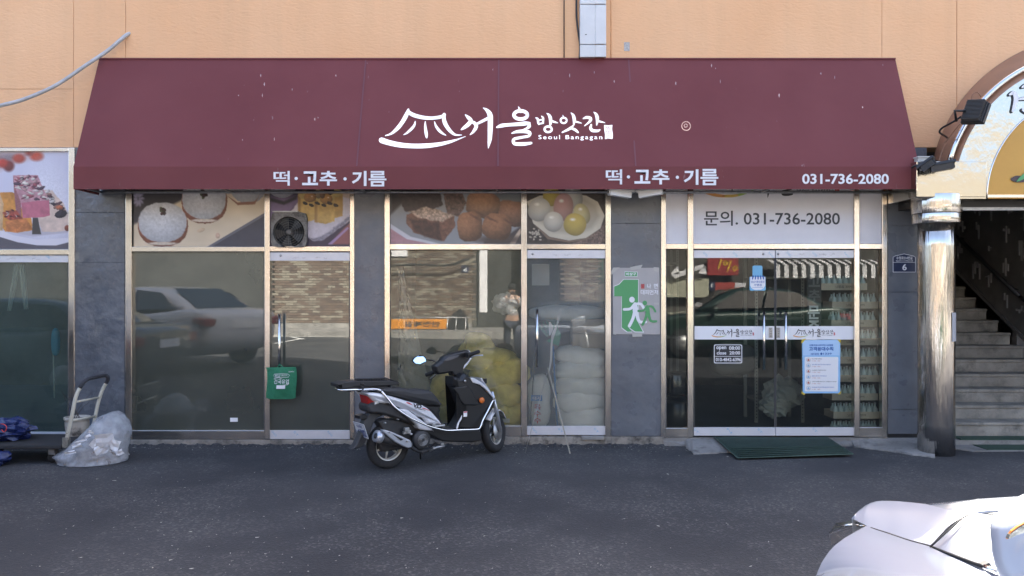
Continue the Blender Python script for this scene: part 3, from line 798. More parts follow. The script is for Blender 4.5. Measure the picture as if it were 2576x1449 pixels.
door(-30, 171.5, 642.5, 660, 1087, 1101, M['glass_film0'], [], [(24, 651, 6, 21), (34, 650, 5, 22), (86, 651, 7, 23), (96, 651, 5, 24)], [(120, 645, 'S')])
door(-215, -33, 642.5, 660, 1087, 1101, M['glass_film0'], [], [])

# --- entrance bay ---------------------------------------------------------------------------
b3 = part('shop_window', bld)
for nm, v0, v1, y0, y1 in (('frame', 1663, 1675.5, 371, 1102), ('frame', 2219.5, 2232, 371, 1101), ('mullion', 1730, 1744.5, 371, 1099), ('mullion', 2149.5, 2162.5, 371, 1100)):
    tube_v(nm, v0, v1, y0, y1, b3)
for v0, v1 in ((1675.5, 1730), (1744.5, 2149.5), (2162.5, 2219.5)): tube_v('transom_bar', v0, v1, 613, 626.5, b3, yf=YF + .003)
tube_v('bottom_panel', 1675.5, 1730, 1077, 1101, b3, yf=YF + .006); tube_v('bottom_panel', 2162.5, 2219.5, 1075, 1100, b3, yf=YF + .006)
pane(b3, 1675.5, 626.5, 1730, 1077, M['glass_clear']); pane(b3, 2162.5, 626.5, 2219.5, 1075, M['glass_clear'])
gasket(b3, 1675.5, 626.5, 1730, 1077); gasket(b3, 2162.5, 626.5, 2219.5, 1075)
for v0, v1 in ((1675.5, 1730), (1744.5, 2149.5), (2162.5, 2219.5)):
    fbox(MB(), v0, 380, v1, 613, YP, YP + .01).build('sign_board', M['board'], b3)
    fbox(MB(), v0, 371, v1, 380, YP, YP + .01).build('sign_board', M['board'], b3) if False else None
door(1745.5, 1950, 629.5, 649, 1075.5, 1096, M['glass_clear'], [(1922, 783, 930)], [], [(1775, 640, 'GSTEEL'), (1850, 640, 'GSTEEL'), (1940, 641, 'NG'), (1752, 1084, 'ST'), (1835, 1084, 'N'), (1912, 1084, 'ST')])
door(1951.5, 2148.5, 629.5, 649, 1075.5, 1096, M['glass_clear'], [(1977, 783, 930)], [(2018, 640, 6, 31), (2068, 639, 6, 32), (2074, 640, 6, 33), (2095, 640, 8, 34)], [(1985, 640, 'STEEL'), (2050, 640, 'GSTEEL'), (2130, 641, 'NG'), (2050, 1082, 'ST')])
for v in (1920, 1958, 745.7 - 40, 1340): MB().lathe([(0.012, 0), (0.012, 0.004), (0.005, 0.006)], P(v, 639 if v > 1000 else 643, -0.018), 10, 'Y').build('rail_bolt', M['galv'], bld)

# logo of the shop, shared by the awning, the sign board and the door bands
K8 = lambda cx, cy: ((1400 + cx / 2.342) / 1.565, (360 + cy / 2.342) / 1.565)
ROOF = [[(275, 407, 9), (330, 388, 20), (390, 335, 34), (430, 283, 36), (460, 232, 38), (482, 185, 30), (486, 165, 16)],
        [(485, 190, 34), (540, 220, 36), (620, 240, 34), (700, 246, 30), (780, 236, 30), (822, 214, 22)],
        [(816, 210, 26), (814, 255, 34), (830, 305, 36), (870, 362, 30), (920, 400, 18), (976, 401, 7)],
        [(550, 275, 7), (541, 312, 20), (510, 350, 24), (470, 385, 16), (442, 399, 5)],
        [(642, 277, 7), (643, 330, 22), (651, 390, 28), (655, 425, 14)],
        [(728, 280, 7), (742, 322, 20), (772, 362, 24), (806, 390, 17), (832, 404, 5)]]
BASE = [(240, 450, 52), (300, 470, 48), (400, 492, 46), (520, 503, 42), (650, 501, 42), (760, 489, 36), (850, 470, 28), (930, 446, 15), (1012, 415, 3)]
BIG = [[(1012, 215, 10), (1038, 240, 30), (1062, 268, 34), (1040, 302, 36), (1000, 334, 28), (974, 352, 10)],
       [(1062, 275, 20), (1096, 292, 30), (1112, 322, 32), (1086, 370, 24), (1055, 399, 6)],
       [(1112, 302, 18), (1160, 278, 24), (1215, 250, 26)],
       [(1178, 152, 7), (1212, 175, 30), (1238, 215, 46), (1242, 280, 46), (1240, 360, 44), (1236, 440, 36), (1228, 490, 20), (1222, 525, 3)],
       [(1500, 138, 3), (1510, 162, 18), (1522, 188, 24)],
       [(1304, 330, 16), (1345, 316, 34), (1400, 309, 30), (1500, 302, 34), (1560, 296, 38), (1602, 292, 22)],
       [(1596, 300, 26), (1600, 322, 30), (1575, 342, 18), (1545, 351, 6)],
       [(1440, 386, 10), (1485, 372, 26), (1560, 368, 34), (1604, 380, 28), (1596, 410, 24), (1530, 424, 24), (1462, 440, 26), (1456, 470, 28), (1480, 484, 32), (1560, 484, 32), (1618, 476, 22)]]
SMALL = [[(1660, 243, 8), (1678, 254, 20), (1684, 290, 18), (1690, 304, 12)], [(1714, 228, 8), (1728, 246, 18), (1727, 292, 16)], [(1682, 268, 12), (1728, 258, 13)], [(1688, 299, 16), (1730, 292, 14)],
         [(1762, 201, 6), (1784, 220, 24), (1796, 250, 30), (1796, 298, 22), (1786, 322, 8)], [(1796, 268, 14), (1830, 281, 18), (1864, 290, 5)],
         [(1909, 218, 3), (1916, 240, 12)], [(1985, 197, 6), (2006, 220, 24), (2015, 260, 28), (2010, 312, 10)], [(2015, 275, 14), (2050, 284, 14), (2082, 293, 5)],
         [(2004, 318, 12), (1972, 345, 24), (1905, 378, 12)], [(1980, 338, 16), (2020, 352, 24), (2050, 378, 14)],
         [(2100, 250, 12), (2130, 240, 24), (2164, 248, 26), (2160, 276, 22), (2110, 318, 6)],
         [(2195, 191, 6), (2219, 215, 26), (2228, 260, 28), (2222, 310, 10)], [(2228, 272, 14), (2260, 280, 16), (2298, 289, 5)], [(2172, 308, 14), (2166, 340, 26), (2186, 362, 28), (2230, 364, 22), (2252, 354, 10)]]
RINGS = [(1522, 218, 62, 38, 32), (1775, 350, 33, 26, 20), (1918, 268, 28, 25, 17)]
def logo(parent, mapper, mats, n=5, seal=True, small_text=True):
    a = MB()
    for s in ROOF: stroke_into(a, s, mapper, n)
    if mats.get('base') is None: stroke_into(a, BASE, mapper, n)
    a.build('roof_emblem', mats['main'], parent, fix=False)
    if mats.get('base') is not None:
        for seg, mm in zip((BASE[:4], BASE[3:6], BASE[5:]), mats['base']):
            b_ = MB(); stroke_into(b_, [(x, y, w_ * .9) for x, y, w_ in seg], mapper, n); b_.build('emblem_swoosh', mm, parent, fix=False)
    a = MB()
    for s in BIG + SMALL: stroke_into(a, s, mapper, n)
    for r in RINGS: ring_stroke(a, *r, mapper)
    a.build('brush_lettering', mats['main'], parent, fix=False)
    if small_text:
        a = MB(); text_into(a, 'Seoul Bangagan', mapper, (1685, 402, 2275, 452), 0.008, spacing=1.3); a.build('small_lettering', mats['main'], parent, fix=False)
    if seal:
        e = [(2292, 309), (2330, 312), (2368, 308), (2364, 345), (2372, 400), (2368, 438), (2330, 435), (2298, 440), (2300, 400), (2293, 350)]
        a = MB(); poly_into(a, e, mapper); a.build('seal', mats['seal'], parent, fix=False)
        a = MB()
        mp2 = mats['sealmap']
        for k, ch in enumerate('방앗간'): text_into(a, ch, mp2, (2309, 318 + k * 40, 2356, 352 + k * 40), 0.0)
        a.build('seal_lettering', mats['sealink'], parent, fix=False)
M['logo_y'] = pmat('logo_yellow', (0.62, 0.42, 0.10), 0.6); M['logo_g'] = pmat('logo_green', (0.35, 0.50, 0.12), 0.6); M['logo_b'] = pmat('logo_orange', (0.7, 0.33, 0.10), 0.6)
dark_logo = dict(main=M['ink'], base=(M['logo_b'], M['logo_y'], M['logo_g']), seal=M['red'], sealink=M['white'])
# sign board above the entrance: lower part of the logo and the telephone line
def fit(src, dst, y):
    (a0, b0_, a1, b1_), (c0, d0, c1, d1) = src, dst
    return lambda a, b: P(c0 + (a - a0) * (c1 - c0) / (a1 - a0), d0 + (b - b0_) * (d1 - d0) / (b1_ - b0_), y)
sg = part('entrance_sign_print', bld)
bx = ((230, 135, 2372, 528), (1775, 424, 2112, 498))
logo(sg, fit(*bx, YP - .002), dict(dark_logo, sealmap=fit(*bx, YP - .003)), n=3)
a = MB(); text_into(a, '문의. 031-736-2080', lambda x, y: P(x, y, YP - .002), (1771, 530, 2113, 568), 0.012); a.build('lettering', pmat('grey_ink', (0.05, 0.055, 0.065), .6), sg, fix=False)
# white logo bands across the two entrance doors
for k, (v0, v1, l0, l1) in enumerate(((1745.5, 1950, 1791, 1897), (1951.5, 2148.5, 1996, 2101))):
    dd = part('door_band', bld)
    fbox(MB(), v0, 820.5, v1, 854, YG - .004, YG - .002).build('white_band', M['white'], dd)
    bx = ((230, 135, 2372, 528), (l0, 826, l1, 849))
    logo(dd, fit(*bx, YG - .006), dict(dark_logo, sealmap=fit(*bx, YG - .007)), n=3)
    sv0 = 1934 if k == 0 else 1953
    a = fbox(MB(), sv0, 824, sv0 + 9.5, 850, YG - .008, YG - .005); a.build('push_plate', M['galv'], dd)
    a = MB()
    for i, ch in enumerate('당기세요' if k == 0 else '당기세요'): text_into(a, ch, lambda x, y: P(x, y, YG - .009), (sv0 + 2.5, 826 + i * 5.8, sv0 + 7, 830 + i * 5.8))
    a.build('lettering', M['ink'], dd, fix=False)
# ================================================================== awning
AY = -0.52
AX0, AX1 = X(185, AY), X(2312, AY)
AZT = Z(151.5, 0); AZF = Z(419, AY); AZB = Z(476, AY)
YT = -0.035
def vinyl():
    m, t, b = new_mat('maroon_awning_vinyl'); L = t.links
    g = t.nodes.new('ShaderNodeNewGeometry')
    n = t.nodes.new('ShaderNodeTexNoise'); n.inputs['Scale'].default_value = 0.9; n.inputs['Detail'].default_value = 5
    L.new(g.outputs['Position'], n.inputs[0])
    r = t.nodes.new('ShaderNodeValToRGB'); r.color_ramp.elements[0].position = 0.3; r.color_ramp.elements[1].position = 0.72
    r.color_ramp.elements[0].color = (0.135, 0.033, 0.035, 1); r.color_ramp.elements[1].color = (0.165, 0.045, 0.047, 1)
    L.new(n.outputs[0], r.inputs[0])
    mp = t.nodes.new('ShaderNodeMapping'); mp.inputs['Scale'].default_value = (24, 24, 6)
    L.new(g.outputs['Position'], mp.inputs[0])
    n2 = t.nodes.new('ShaderNodeTexNoise'); n2.inputs['Scale'].default_value = 1.0; n2.inputs['Detail'].default_value = 3
    L.new(mp.outputs[0], n2.inputs[0])
    r2 = t.nodes.new('ShaderNodeValToRGB'); r2.color_ramp.elements[0].position = 0.735; r2.color_ramp.elements[1].position = 0.80
    r2.color_ramp.elements[0].color = (0, 0, 0, 1); r2.color_ramp.elements[1].color = (0.5, 0.5, 0.5, 1)
    L.new(n2.outputs[0], r2.inputs[0])
    mx = t.nodes.new('ShaderNodeMix'); mx.data_type = 'RGBA'; L.new(r2.outputs[0], mx.inputs[0]); L.new(r.outputs[0], mx.inputs[6]); mx.inputs[7].default_value = (0.32, 0.24, 0.24, 1)
    L.new(mx.outputs[2], b.inputs['Base Color'])
    b.inputs['Roughness'].default_value = 0.62; b.inputs['Specular IOR Level'].default_value = 0.25
    n3 = t.nodes.new('ShaderNodeTexNoise'); n3.inputs['Scale'].default_value = 1.6; n3.inputs['Detail'].default_value = 3
    L.new(g.outputs['Position'], n3.inputs[0])
    bp = t.nodes.new('ShaderNodeBump'); bp.inputs['Strength'].default_value = 0.5; bp.inputs['Distance'].default_value = 0.03
    L.new(n3.outputs[0], bp.inputs['Height']); L.new(bp.outputs[0], b.inputs['Normal'])
    return m
M['vinyl'] = vinyl()
aw = thing('shop_awning', 'long maroon vinyl awning with white Korean lettering above the shop front', 'awning', (0, 0, AZB))
def A0(o):   # parts are built in world coordinates, then hung on the thing
    for x in o if isinstance(o, (list, tuple)) else [o]:
        x.matrix_parent_inverse = Matrix.Translation(Vector((0, 0, -AZB)))
def aw_pt(u, s):
    """u along the awning 0..1, s down its profile: 0 top, 1 fold"""
    return Vector((AX0 + (AX1 - AX0) * u, YT + (AY - YT) * s, AZT + (AZF - AZT) * s))
def sag(u, s): return 0.010 * math.sin(math.pi * s) * math.sin(u * 31) + 0.006 * math.sin(u * 57 + 1) * math.sin(math.pi * s)
nrm = Vector((0, AZF - AZT, AY - YT)).cross(Vector((1, 0, 0))).normalized()
if nrm.y > 0: nrm = -nrm
o = grid_obj('canopy', lambda u, s: aw_pt(u, s) + nrm * sag(u, s) * 0.6, 180, 20, M['vinyl'], aw); A0(o)
seam_us = [0.335, 0.502, 0.665]
o = grid_obj('valance', lambda u, s: (AX0 + (AX1 - AX0) * u, AY - 0.002 + 0.004 * math.sin(u * 70) * s, AZF + (AZB - AZF) * s), 160, 3, M['vinyl'], aw); A0(o)
mb = MB()
for x, sgn in ((AX0, 1), (AX1, -1)):
    mb.add([(x, YT, AZT), (x, AY, AZF), (x, AY, AZB), (x, YT, AZB)], [(0, 1, 2, 3)])
o = mb.build('side_panel', M['vinyl'], aw); A0(o)
mb = MB()
for x in [AX0 + 0.03 + k * (AX1 - AX0 - .06) / 6 for k in range(7)]:
    mb.tube([(x, YT + .012, AZT - 0.09), (x, AY + .05, AZF - .03), (x, AY + .04, AZB + .03), (x, YT - .02, AZB + .03)], 0.012, 6)
mb.tube([(AX0 + .03, AY + .03, AZB + .03), (AX1 - .03, AY + .03, AZB + .03)], 0.014, 6)
mb.tube([(AX0 + .03, AY + .05, AZF - .03), (AX1 - .03, AY + .05, AZF - .03)], 0.014, 6)
mb.tube([(AX0 + .03, YT - .02, AZB + .03), (AX1 - .03, YT - .02, AZB + .03)], 0.014, 6)
o = mb.build('awning_frame', M['galv'], aw); A0(o)
for u in seam_us:
    mb = MB(); mb.add([aw_pt(u - .0008, 0) + nrm * .006, aw_pt(u + .0008, 0) + nrm * .006, aw_pt(u + .0008, 1) + nrm * .006, aw_pt(u - .0008, 1) + nrm * .006], [(0, 1, 2, 3)])
    o = mb.build('welded_seam', bpy.data.materials.get('seam') or pmat('seam', (0.135, 0.042, 0.05), .45), aw, fix=False); A0(o)
mb = MB().box((AX0, YT - .012, AZT - .005), (AX1, YT + .03, AZT + .012)); o = mb.build('top_batten', M['vinyl'], aw); A0(o)

def on_slope(off):
    # meets the sight line through (vx,vy) with the sloping sheet, lifted by off
    n = nrm; p0 = aw_pt(0, 0) + nrm * off
    def f(vx, vy):
        d = Vector(((vx - CX) / F, 1.0, -(vy - CY) / F)); o_ = Vector((0, -D, H))
        t_ = (p0 - o_).dot(n) / d.dot(n)
        return o_ + d * t_
    return f
s0 = on_slope(0.010)
lg = part('logo', aw); A0(lg)
logo(lg, lambda a, b: s0(*K8(a, b)), dict(main=M['letter_white'], base=None, seal=M['letter_white'], sealink=M['vinyl'], sealmap=(lambda f_: (lambda a, b: f_(*K8(a, b))))(on_slope(0.013))))
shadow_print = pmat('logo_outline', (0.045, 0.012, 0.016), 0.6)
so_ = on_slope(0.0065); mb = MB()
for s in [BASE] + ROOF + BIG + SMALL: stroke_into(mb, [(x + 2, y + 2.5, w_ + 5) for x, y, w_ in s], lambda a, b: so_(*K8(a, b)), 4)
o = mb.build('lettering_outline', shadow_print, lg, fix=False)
va = lambda off: (lambda x, y: P(x, y, AY - 0.008 - off))
for k, (txt, bx) in enumerate((('떡', (688, 430, 729, 467)), ('고', (760, 431, 800, 466)), ('추', (804, 430, 848, 467)), ('기', (885, 430, 922, 468)), ('름', (927, 430, 972, 469)),
                 ('떡', (1524, 426, 1565, 464)), ('고', (1596, 427, 1636, 462)), ('추', (1640, 426, 1684, 464)), ('기', (1720, 426, 1757, 465)), ('름', (1762, 425, 1807, 466)))):
    mb = MB(); text_into(mb, txt, va(0), bx, {'떡': .012, '추': .026, '름': .02}.get(txt, .032)); o = mb.build('lettering', M['letter_white'], aw, fix=False); A0(o)
mb = MB()
for cx, cy in ((745, 449), (868, 450), (1581, 445), (1704, 446)):
    poly_into(mb, [(cx + 4.2 * math.cos(k * .628), cy + 4.2 * math.sin(k * .628)) for k in range(10)], va(0))
o = mb.build('dot', M['letter_white'], aw, fix=False); A0(o)
mb = MB(); text_into(mb, '031-736-2080', va(0), (2018, 437, 2236, 463), 0.022); o = mb.build('lettering', M['letter_white'], aw, fix=False); A0(o)
# the round dent and rough flecks on the awning sheet
mb = MB(); ring_stroke(mb, 1726, 317, 11, 11, 2.4, on_slope(0.008)); ring_stroke(mb, 1725, 316, 4, 4, 1.8, on_slope(0.008)); o = mb.build('round_scuff', pmat('scuff', (0.17, 0.06, 0.06), .5), aw, fix=False); A0(o)
mb = MB(); r = random.Random(5); f_ = on_slope(0.009)
for cx, cy in ((656, 190), (665, 212), (1790, 165), (1800, 172), (1433, 190), (1812, 205), (735, 225), (792, 300), (800, 296), (2065, 185), (2100, 195), (690, 350), (1495, 182), (600, 240), (610, 352), (1960, 240), (845, 190), (1545, 205), (2170, 270), (1700, 210), (660, 240), (1240, 175)):
    h = r.uniform(2, 6); w_ = r.uniform(.6, 1.8); mb = MB()
    poly_into(mb, [(cx - w_, cy), (cx, cy - h), (cx + w_ * .8, cy - h * .2), (cx + w_ * .3, cy + h)], f_)
    o = mb.build('bird_dropping', bpy.data.materials.get('droppings') or pmat('droppings', (0.30, 0.22, 0.22), .8), aw, fix=False); A0(o)

# ================================================================== things on the upper wall
du = thing('sheet_metal_duct', 'white sheet-metal duct running up the orange wall behind the middle of the awning', 'duct', (X(1491), 0, AZT))
def rel(o, th):
    o.matrix_parent_inverse = Matrix.Translation(-Vector(th.location)); return o
r_white = pmat('white_sheet_metal', (0.60, 0.59, 0.58), 0.45, 0.05, var=0.06, vscale=3, bump=0.3, bscale=5, bdist=.03)
for a, b in ((-260, 18), (19, 118), (119, 150)):
    z0 = Z(b) + .001; z1 = Z(a) - .001
    rel(MB().box((X(1459, -.09), -.09, z0), (X(1497, -.09), -.0, z1)).box((X(1497, -.09), -.09, z0 + .001), (X(1525, -.09), -.075, z1)).box((X(1521, -.09), -.075, z0), (X(1525, -.09), 0, z1)).build('sheet', r_white, du, bevel=.006), du)
rel(MB().box((X(1470), -.093, Z(95)), (X(1474), -.091, Z(93))).build('rivet', M['ink'], du), du)
c = MB(); c.tube([P(1419, -260, -.02), P(1419, 148, -.02)], 0.006, 6)
tag(c.build('cable', M['black']), 'thin straight black cable running down the orange wall left of the duct', 'cable')
c = MB(); c.tube(smooth_pts([P(1450, -260, -.02), P(1450, 0, -.02), P(1451, 50, -.025), P(1456, 90, -.03), P(1459, 115, -.05), P(1458, 148, -.05)], 4), 0.010, 6)
tag(c.build('cable', M['black']), 'thicker black cable bending against the left edge of the white duct', 'cable')
c = MB(); c.tube(smooth_pts([U(-60, 285, 8.0), U(0, 266, 8.05), U(60, 250, 8.1), U(140, 215, 8.15), U(215, 165, 8.2), U(270, 128, 8.25), U(300, 103, 8.27), U(318, 88, 8.32), U(328, 84, 8.36)], 5), 0.020, 8)
tag(c.build('service_cable', pmat('grey_conduit', (0.42, 0.42, 0.43), .6, var=.15, vscale=12)), 'thick grey cable hanging from the orange wall at the upper left', 'cable')
mb = MB()
mb.tube([P(1537, -260, -.003), P(1537, 149, -.003)], 0.006, 4)
mb.build('plaster_ridge', M['stucco'], bld)

# ================================================================== cctv cameras under the awning
def cctv(name, label, c, yaw, pitch, mat, L=0.24, group=None, r=0.036, roll=0):
    th = thing(name, label, 'cctv camera', c, 0, group)
    rot = Matrix.Rotation(yaw, 3, 'Z') @ Matrix.Rotation(pitch, 3, 'X')      # looks along local -y
    def q(v): return rot @ Vector(v)
    mb = MB(); ring = [q((-r, 0, -r * 1.15)), q((r, 0, -r * 1.15)), q((r * 1.05, 0, r * .6)), q((r * .6, 0, r)), q((-r * .6, 0, r)), q((-r * 1.05, 0, r * .6))]
    mb.slab(ring, q((0, -L, 0)), 0.006); mb.build('body', mat, th)
    mb = MB(); ring = [q((-r * 1.35, .02, r * .55)), q((r * 1.35, .02, r * .55)), q((r * 1.15, .02, r * 1.25)), q((-r * 1.15, .02, r * 1.25))]
    mb.slab(ring, q((0, -L - .045, 0)), 0.003); mb.build('sun_hood', mat, th)
    mb = MB(); mb.lathe([(r * .92, 0), (r * .92, .004), (r * .8, .006)], q((0, -L - .003, -r * .1)), 14, 'Y', rot=rot @ Matrix.Rotation(math.pi, 3, 'X')); mb.build('face_plate', mat, th)
    mb = MB()
    for dx, dz, rr in ((-.4, .35, .3), (.4, .35, .3), (0, -.35, .42)): mb.lathe([(r * rr, 0), (r * rr, .005)], q((r * dx, -L - .006, r * dz)), 12, 'Y', rot=rot @ Matrix.Rotation(math.pi, 3, 'X'))
    mb.build('lens', M['black'], th)
    mb = MB(); mb.tube([q((0, -.03, r)), q((0, .03, r * 1.9)), q((0, .06, r * 1.9))], 0.012, 8); mb.build('bracket', mat, th)
    return th
wc = pmat('camera_white', (0.68, 0.68, 0.68), 0.4)
cctv('cctv_camera', 'left one of the two white bullet cameras under the awning, pointing left', U(1586, 489, 7.98), math.radians(-72), math.radians(-6), wc, group='white cameras under the awning')
cctv('cctv_camera', 'right one of the two white bullet cameras under the awning, pointing right', U(1607, 489, 7.98), math.radians(70), math.radians(-8), wc, group='white cameras under the awning')
th = thing('camera_bracket', 'white metal bracket holding the two white cameras above the pillar', 'bracket', U(1597, 480, 8.1))
mb = MB().cbox((0, 0, 0), (.2, .03, .018)).cbox((-.06, -.03, -.01), (.03, .08, .03)).cbox((.06, -.03, -.01), (.03, .08, .03)).cbox((0, .1, .005), (.03, .24, .02)); mb.build('arm', wc, th, bevel=.003)
cctv('cctv_camera', 'black bullet camera in front of the steel fascia pointing right, the nearer of the two', U(2340, 424, 7.62), math.radians(68), math.radians(-8), M['black'], L=.2, group='black cameras beside the awning end')
cctv('cctv_camera', 'black bullet camera hanging from the awning end and pointing down', U(2318, 426, 7.66), math.radians(50), math.radians(-34), M['black'], L=.13, group='black cameras beside the awning end')
th = thing('junction_box', 'small pale junction box at the right end of the awning', 'junction box', U(2322, 405, 7.8))
MB().cbox((0, 0, 0), (.14, .08, .06)).build('box', pmat('box_grey', (.42, .42, .40), .5), th, bevel=.006); MB().cbox((0, -.005, .034), (.155, .095, .012)).build('lid', pmat('box_lid', (.5, .5, .48), .5), th, bevel=.003)
c = MB(); c.tube(smooth_pts([U(2331, 410, 7.74), U(2336, 418, 7.66), U(2320, 428, 7.66), U(2312, 424, 7.7)], 5), 0.005, 6)
tag(c.build('cable', wc), 'thin white cable looping from the junction box to the black cameras', 'cable')

# ================================================================== arched entrance sign on steel columns
SY = -0.62
def AC(deg, r, y):    # point on a circle about the arch centre; r in survey units at the plane y
    a = math.radians(deg); return P(2745 + r * math.cos(a), 500 - r * math.sin(a), y)
M['wavy_steel'] = pmat('dented_mirror_steel', (0.52, 0.49, 0.42), 0.16, 1.0, bump=0.5, bscale=2.2, bdist=.05, stretch=(1, 1, .7), detail=1)
M['column_steel'] = pmat('column_steel', (0.58, 0.545, 0.50), 0.10, 1.0, bump=0.7, bscale=7, bdist=.012, stretch=(5, 5, .28), rvar=.07, dirt=((0.30, 0.28, 0.27), 5, .56, .75))
sg = thing('arched_entrance_sign', 'arched polished steel entrance sign with a yellow panel over the staircase', 'sign', P(2745, 495, SY))
N = 48
def band(r0, r1, y, name, mat, a0=176, a1=4, th_=0.0):
    mb = MB(); vs = []
    for i in range(N + 1):
        a = a0 + (a1 - a0) * i / N; vs += [AC(a, r0, y), AC(a, r1, y)]
    mb.add(vs, [(2 * i, 2 * i + 1, 2 * i + 3, 2 * i + 2) for i in range(N)])
    return rel(mb.build(name, mat, sg, fix=False), sg)
grid_face = lambda: None
mb = MB(); vs = []; nr = 6
for i in range(N + 1):
    a = 180 - 180 * i / N
    for j in range(nr + 1): vs.append(AC(a, 262 + (346 - 262) * j / nr, SY))
mb.add(vs, [(i * (nr + 1) + j, i * (nr + 1) + j + 1, (i + 1) * (nr + 1) + j + 1, (i + 1) * (nr + 1) + j) for i in range(N) for j in range(nr)], True)
rel(mb.build('steel_face', M['wavy_steel'], sg, fix=False), sg)
# base beam of the fascia, left and right of the yellow panel
mb = MB(); mb.box((X(2305, SY), SY - .002, Z(497, SY)), (X(2483, SY), -0.02, Z(405, SY)))
rel(mb.build('fascia_box', M['wavy_steel'], sg, bevel=.01), sg)
mb = MB(); mb.box((X(3007, SY), SY - .002, Z(497, SY)), (X(3185, SY), -0.02, Z(405, SY)))
rel(mb.build('fascia_box', M['wavy_steel'], sg, bevel=.01), sg)
yel = pmat('yellow_panel', (0.56, 0.30, 0.055), 0.5, var=.04)
mb = MB(); mb.add([AC(180 - 180 * i / N, 261, SY + .004) for i in range(N + 1)], [tuple(range(N + 1))]); rel(mb.build('yellow_panel', yel, sg, fix=False), sg)
mb = MB(); mb.tube([AC(180 - 180 * i / N, 262, SY - .003) for i in range(N + 1)], 0.007, 6, closed=False); mb.box((X(2483, SY), SY - .01, Z(497, SY)), (X(3007, SY), SY + .03, Z(490, SY))); rel(mb.build('panel_trim', M['steel'], sg), sg)
brown = pmat('brown_painted_metal', (0.30, 0.155, 0.095), 0.45, var=.08, vscale=3)
mb = MB(); vs = []
for i in range(N + 1):
    a = 166 - 152 * i / N
    vs += [AC(a, 346, SY + .002), AC(a, 362, SY + .06), AC(a, 410, -0.01)]
mb.add(vs, [(3 * i + j, 3 * i + j + 1, 3 * i + j + 4, 3 * i + j + 3) for i in range(N) for j in range(2)], True)
rel(mb.build('arch_roof', brown, sg, fix=False), sg)
mb = MB(); mb.tube([AC(165.5 - 151 * i / N, 368, SY + .04) for i in range(N + 1)], 0.028, 10); rel(mb.build('arch_rail', M['steel'], sg), sg)
mb = MB(); mb.box((X(2305, -.4), -.42, Z(515, SY) + .0), (X(3185, -.4), -.03, Z(497, SY) - .002)); rel(mb.build('soffit', M['black'], sg), sg)
mb = MB(); mb.box((X(2405, -.35), -.40, Z(523, SY)), (X(3185, -.35), -.34, Z(513, SY))); rel(mb.build('shutter_rail', M['galv'], sg), sg)
# lettering on the arch face: only its left ends stand in the picture
SA = lambda x, y: P(x, y, SY - .012)
SB = lambda x, y: P(x, y, SY - .006)
KS = lambda cx, cy: ((3540 + cx / 2.415) / 1.565, (250 + cy / 2.415) / 1.565)
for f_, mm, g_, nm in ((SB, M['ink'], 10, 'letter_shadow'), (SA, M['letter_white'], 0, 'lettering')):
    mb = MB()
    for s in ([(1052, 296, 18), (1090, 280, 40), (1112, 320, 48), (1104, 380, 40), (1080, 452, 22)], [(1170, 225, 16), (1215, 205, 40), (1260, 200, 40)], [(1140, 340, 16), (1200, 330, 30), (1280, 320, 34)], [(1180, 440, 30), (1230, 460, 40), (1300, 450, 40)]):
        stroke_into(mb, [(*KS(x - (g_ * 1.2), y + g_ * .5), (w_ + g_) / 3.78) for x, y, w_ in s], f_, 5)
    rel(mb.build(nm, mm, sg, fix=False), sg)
mb = MB(); stroke_into(mb, [(*KS(x, y), w_ / 3.78) for x, y, w_ in [(1075, 1100, 30), (1110, 1098, 62), (1160, 1100, 60), (1240, 1098, 40)]], SB, 5); rel(mb.build('olive_print', pmat('olive_dark', (0.06, 0.035, 0.04), .4), sg, fix=False), sg)
mb = MB(); stroke_into(mb, [(*KS(x, y), w_ / 3.78) for x, y, w_ in [(1118, 1122, 6), (1160, 1092, 34), (1210, 1060, 50), (1270, 1040, 60)]], SA, 5); rel(mb.build('leaf_print', M['green'], sg, fix=False), sg)

# column
cl = thing('steel_column', 'polished stainless steel column with two stepped collars at the staircase entrance', 'column', (X(2355, -.42), -.42, 0))
cy0 = Z(563, -.42)
lz = [0.0, .3, .6, .9, 1.2, 1.5, 1.8, 2.1, cy0]
MB().lathe([(0.172 + .0015 * math.sin(i * 2.1), z) for i, z in enumerate(lz)], (0, 0, 0), 48).build('shaft', M['column_steel'], cl)
MB().lathe([(0.225, cy0), (0.225, Z(538, -.42) - .004)], (0, 0, 0), 48).build('collar', M['column_steel'], cl, bevel=.004)
MB().lathe([(0.236, Z(538, -.42) - .003), (0.236, Z(500, -.42) + .03)], (0, 0, 0), 48).build('collar', M['column_steel'], cl, bevel=.004)
mb = MB(); vs = []
for i in range(9):
    a = math.radians(-66 + 34 * i / 8) ; 
    for z in (Z(858, -.5), Z(786, -.5)): vs.append((0.1765 * math.cos(a), 0.1765 * math.sin(a), z))
mb.add(vs, [(2 * i, 2 * i + 2, 2 * i + 3, 2 * i + 1) for i in range(8)]); mb.build('grey_tape', pmat('grey_tape', (.38, .38, .40), .6), cl)
# second column carries the far end of the sign, outside the picture
c2_ = copy_tree(cl); c2_.location.x = X(3135, -.42); c2_['label'] = 'polished stainless steel column at the far side of the staircase entrance'
cl['group'] = c2_['group'] = 'steel columns of the staircase entrance'

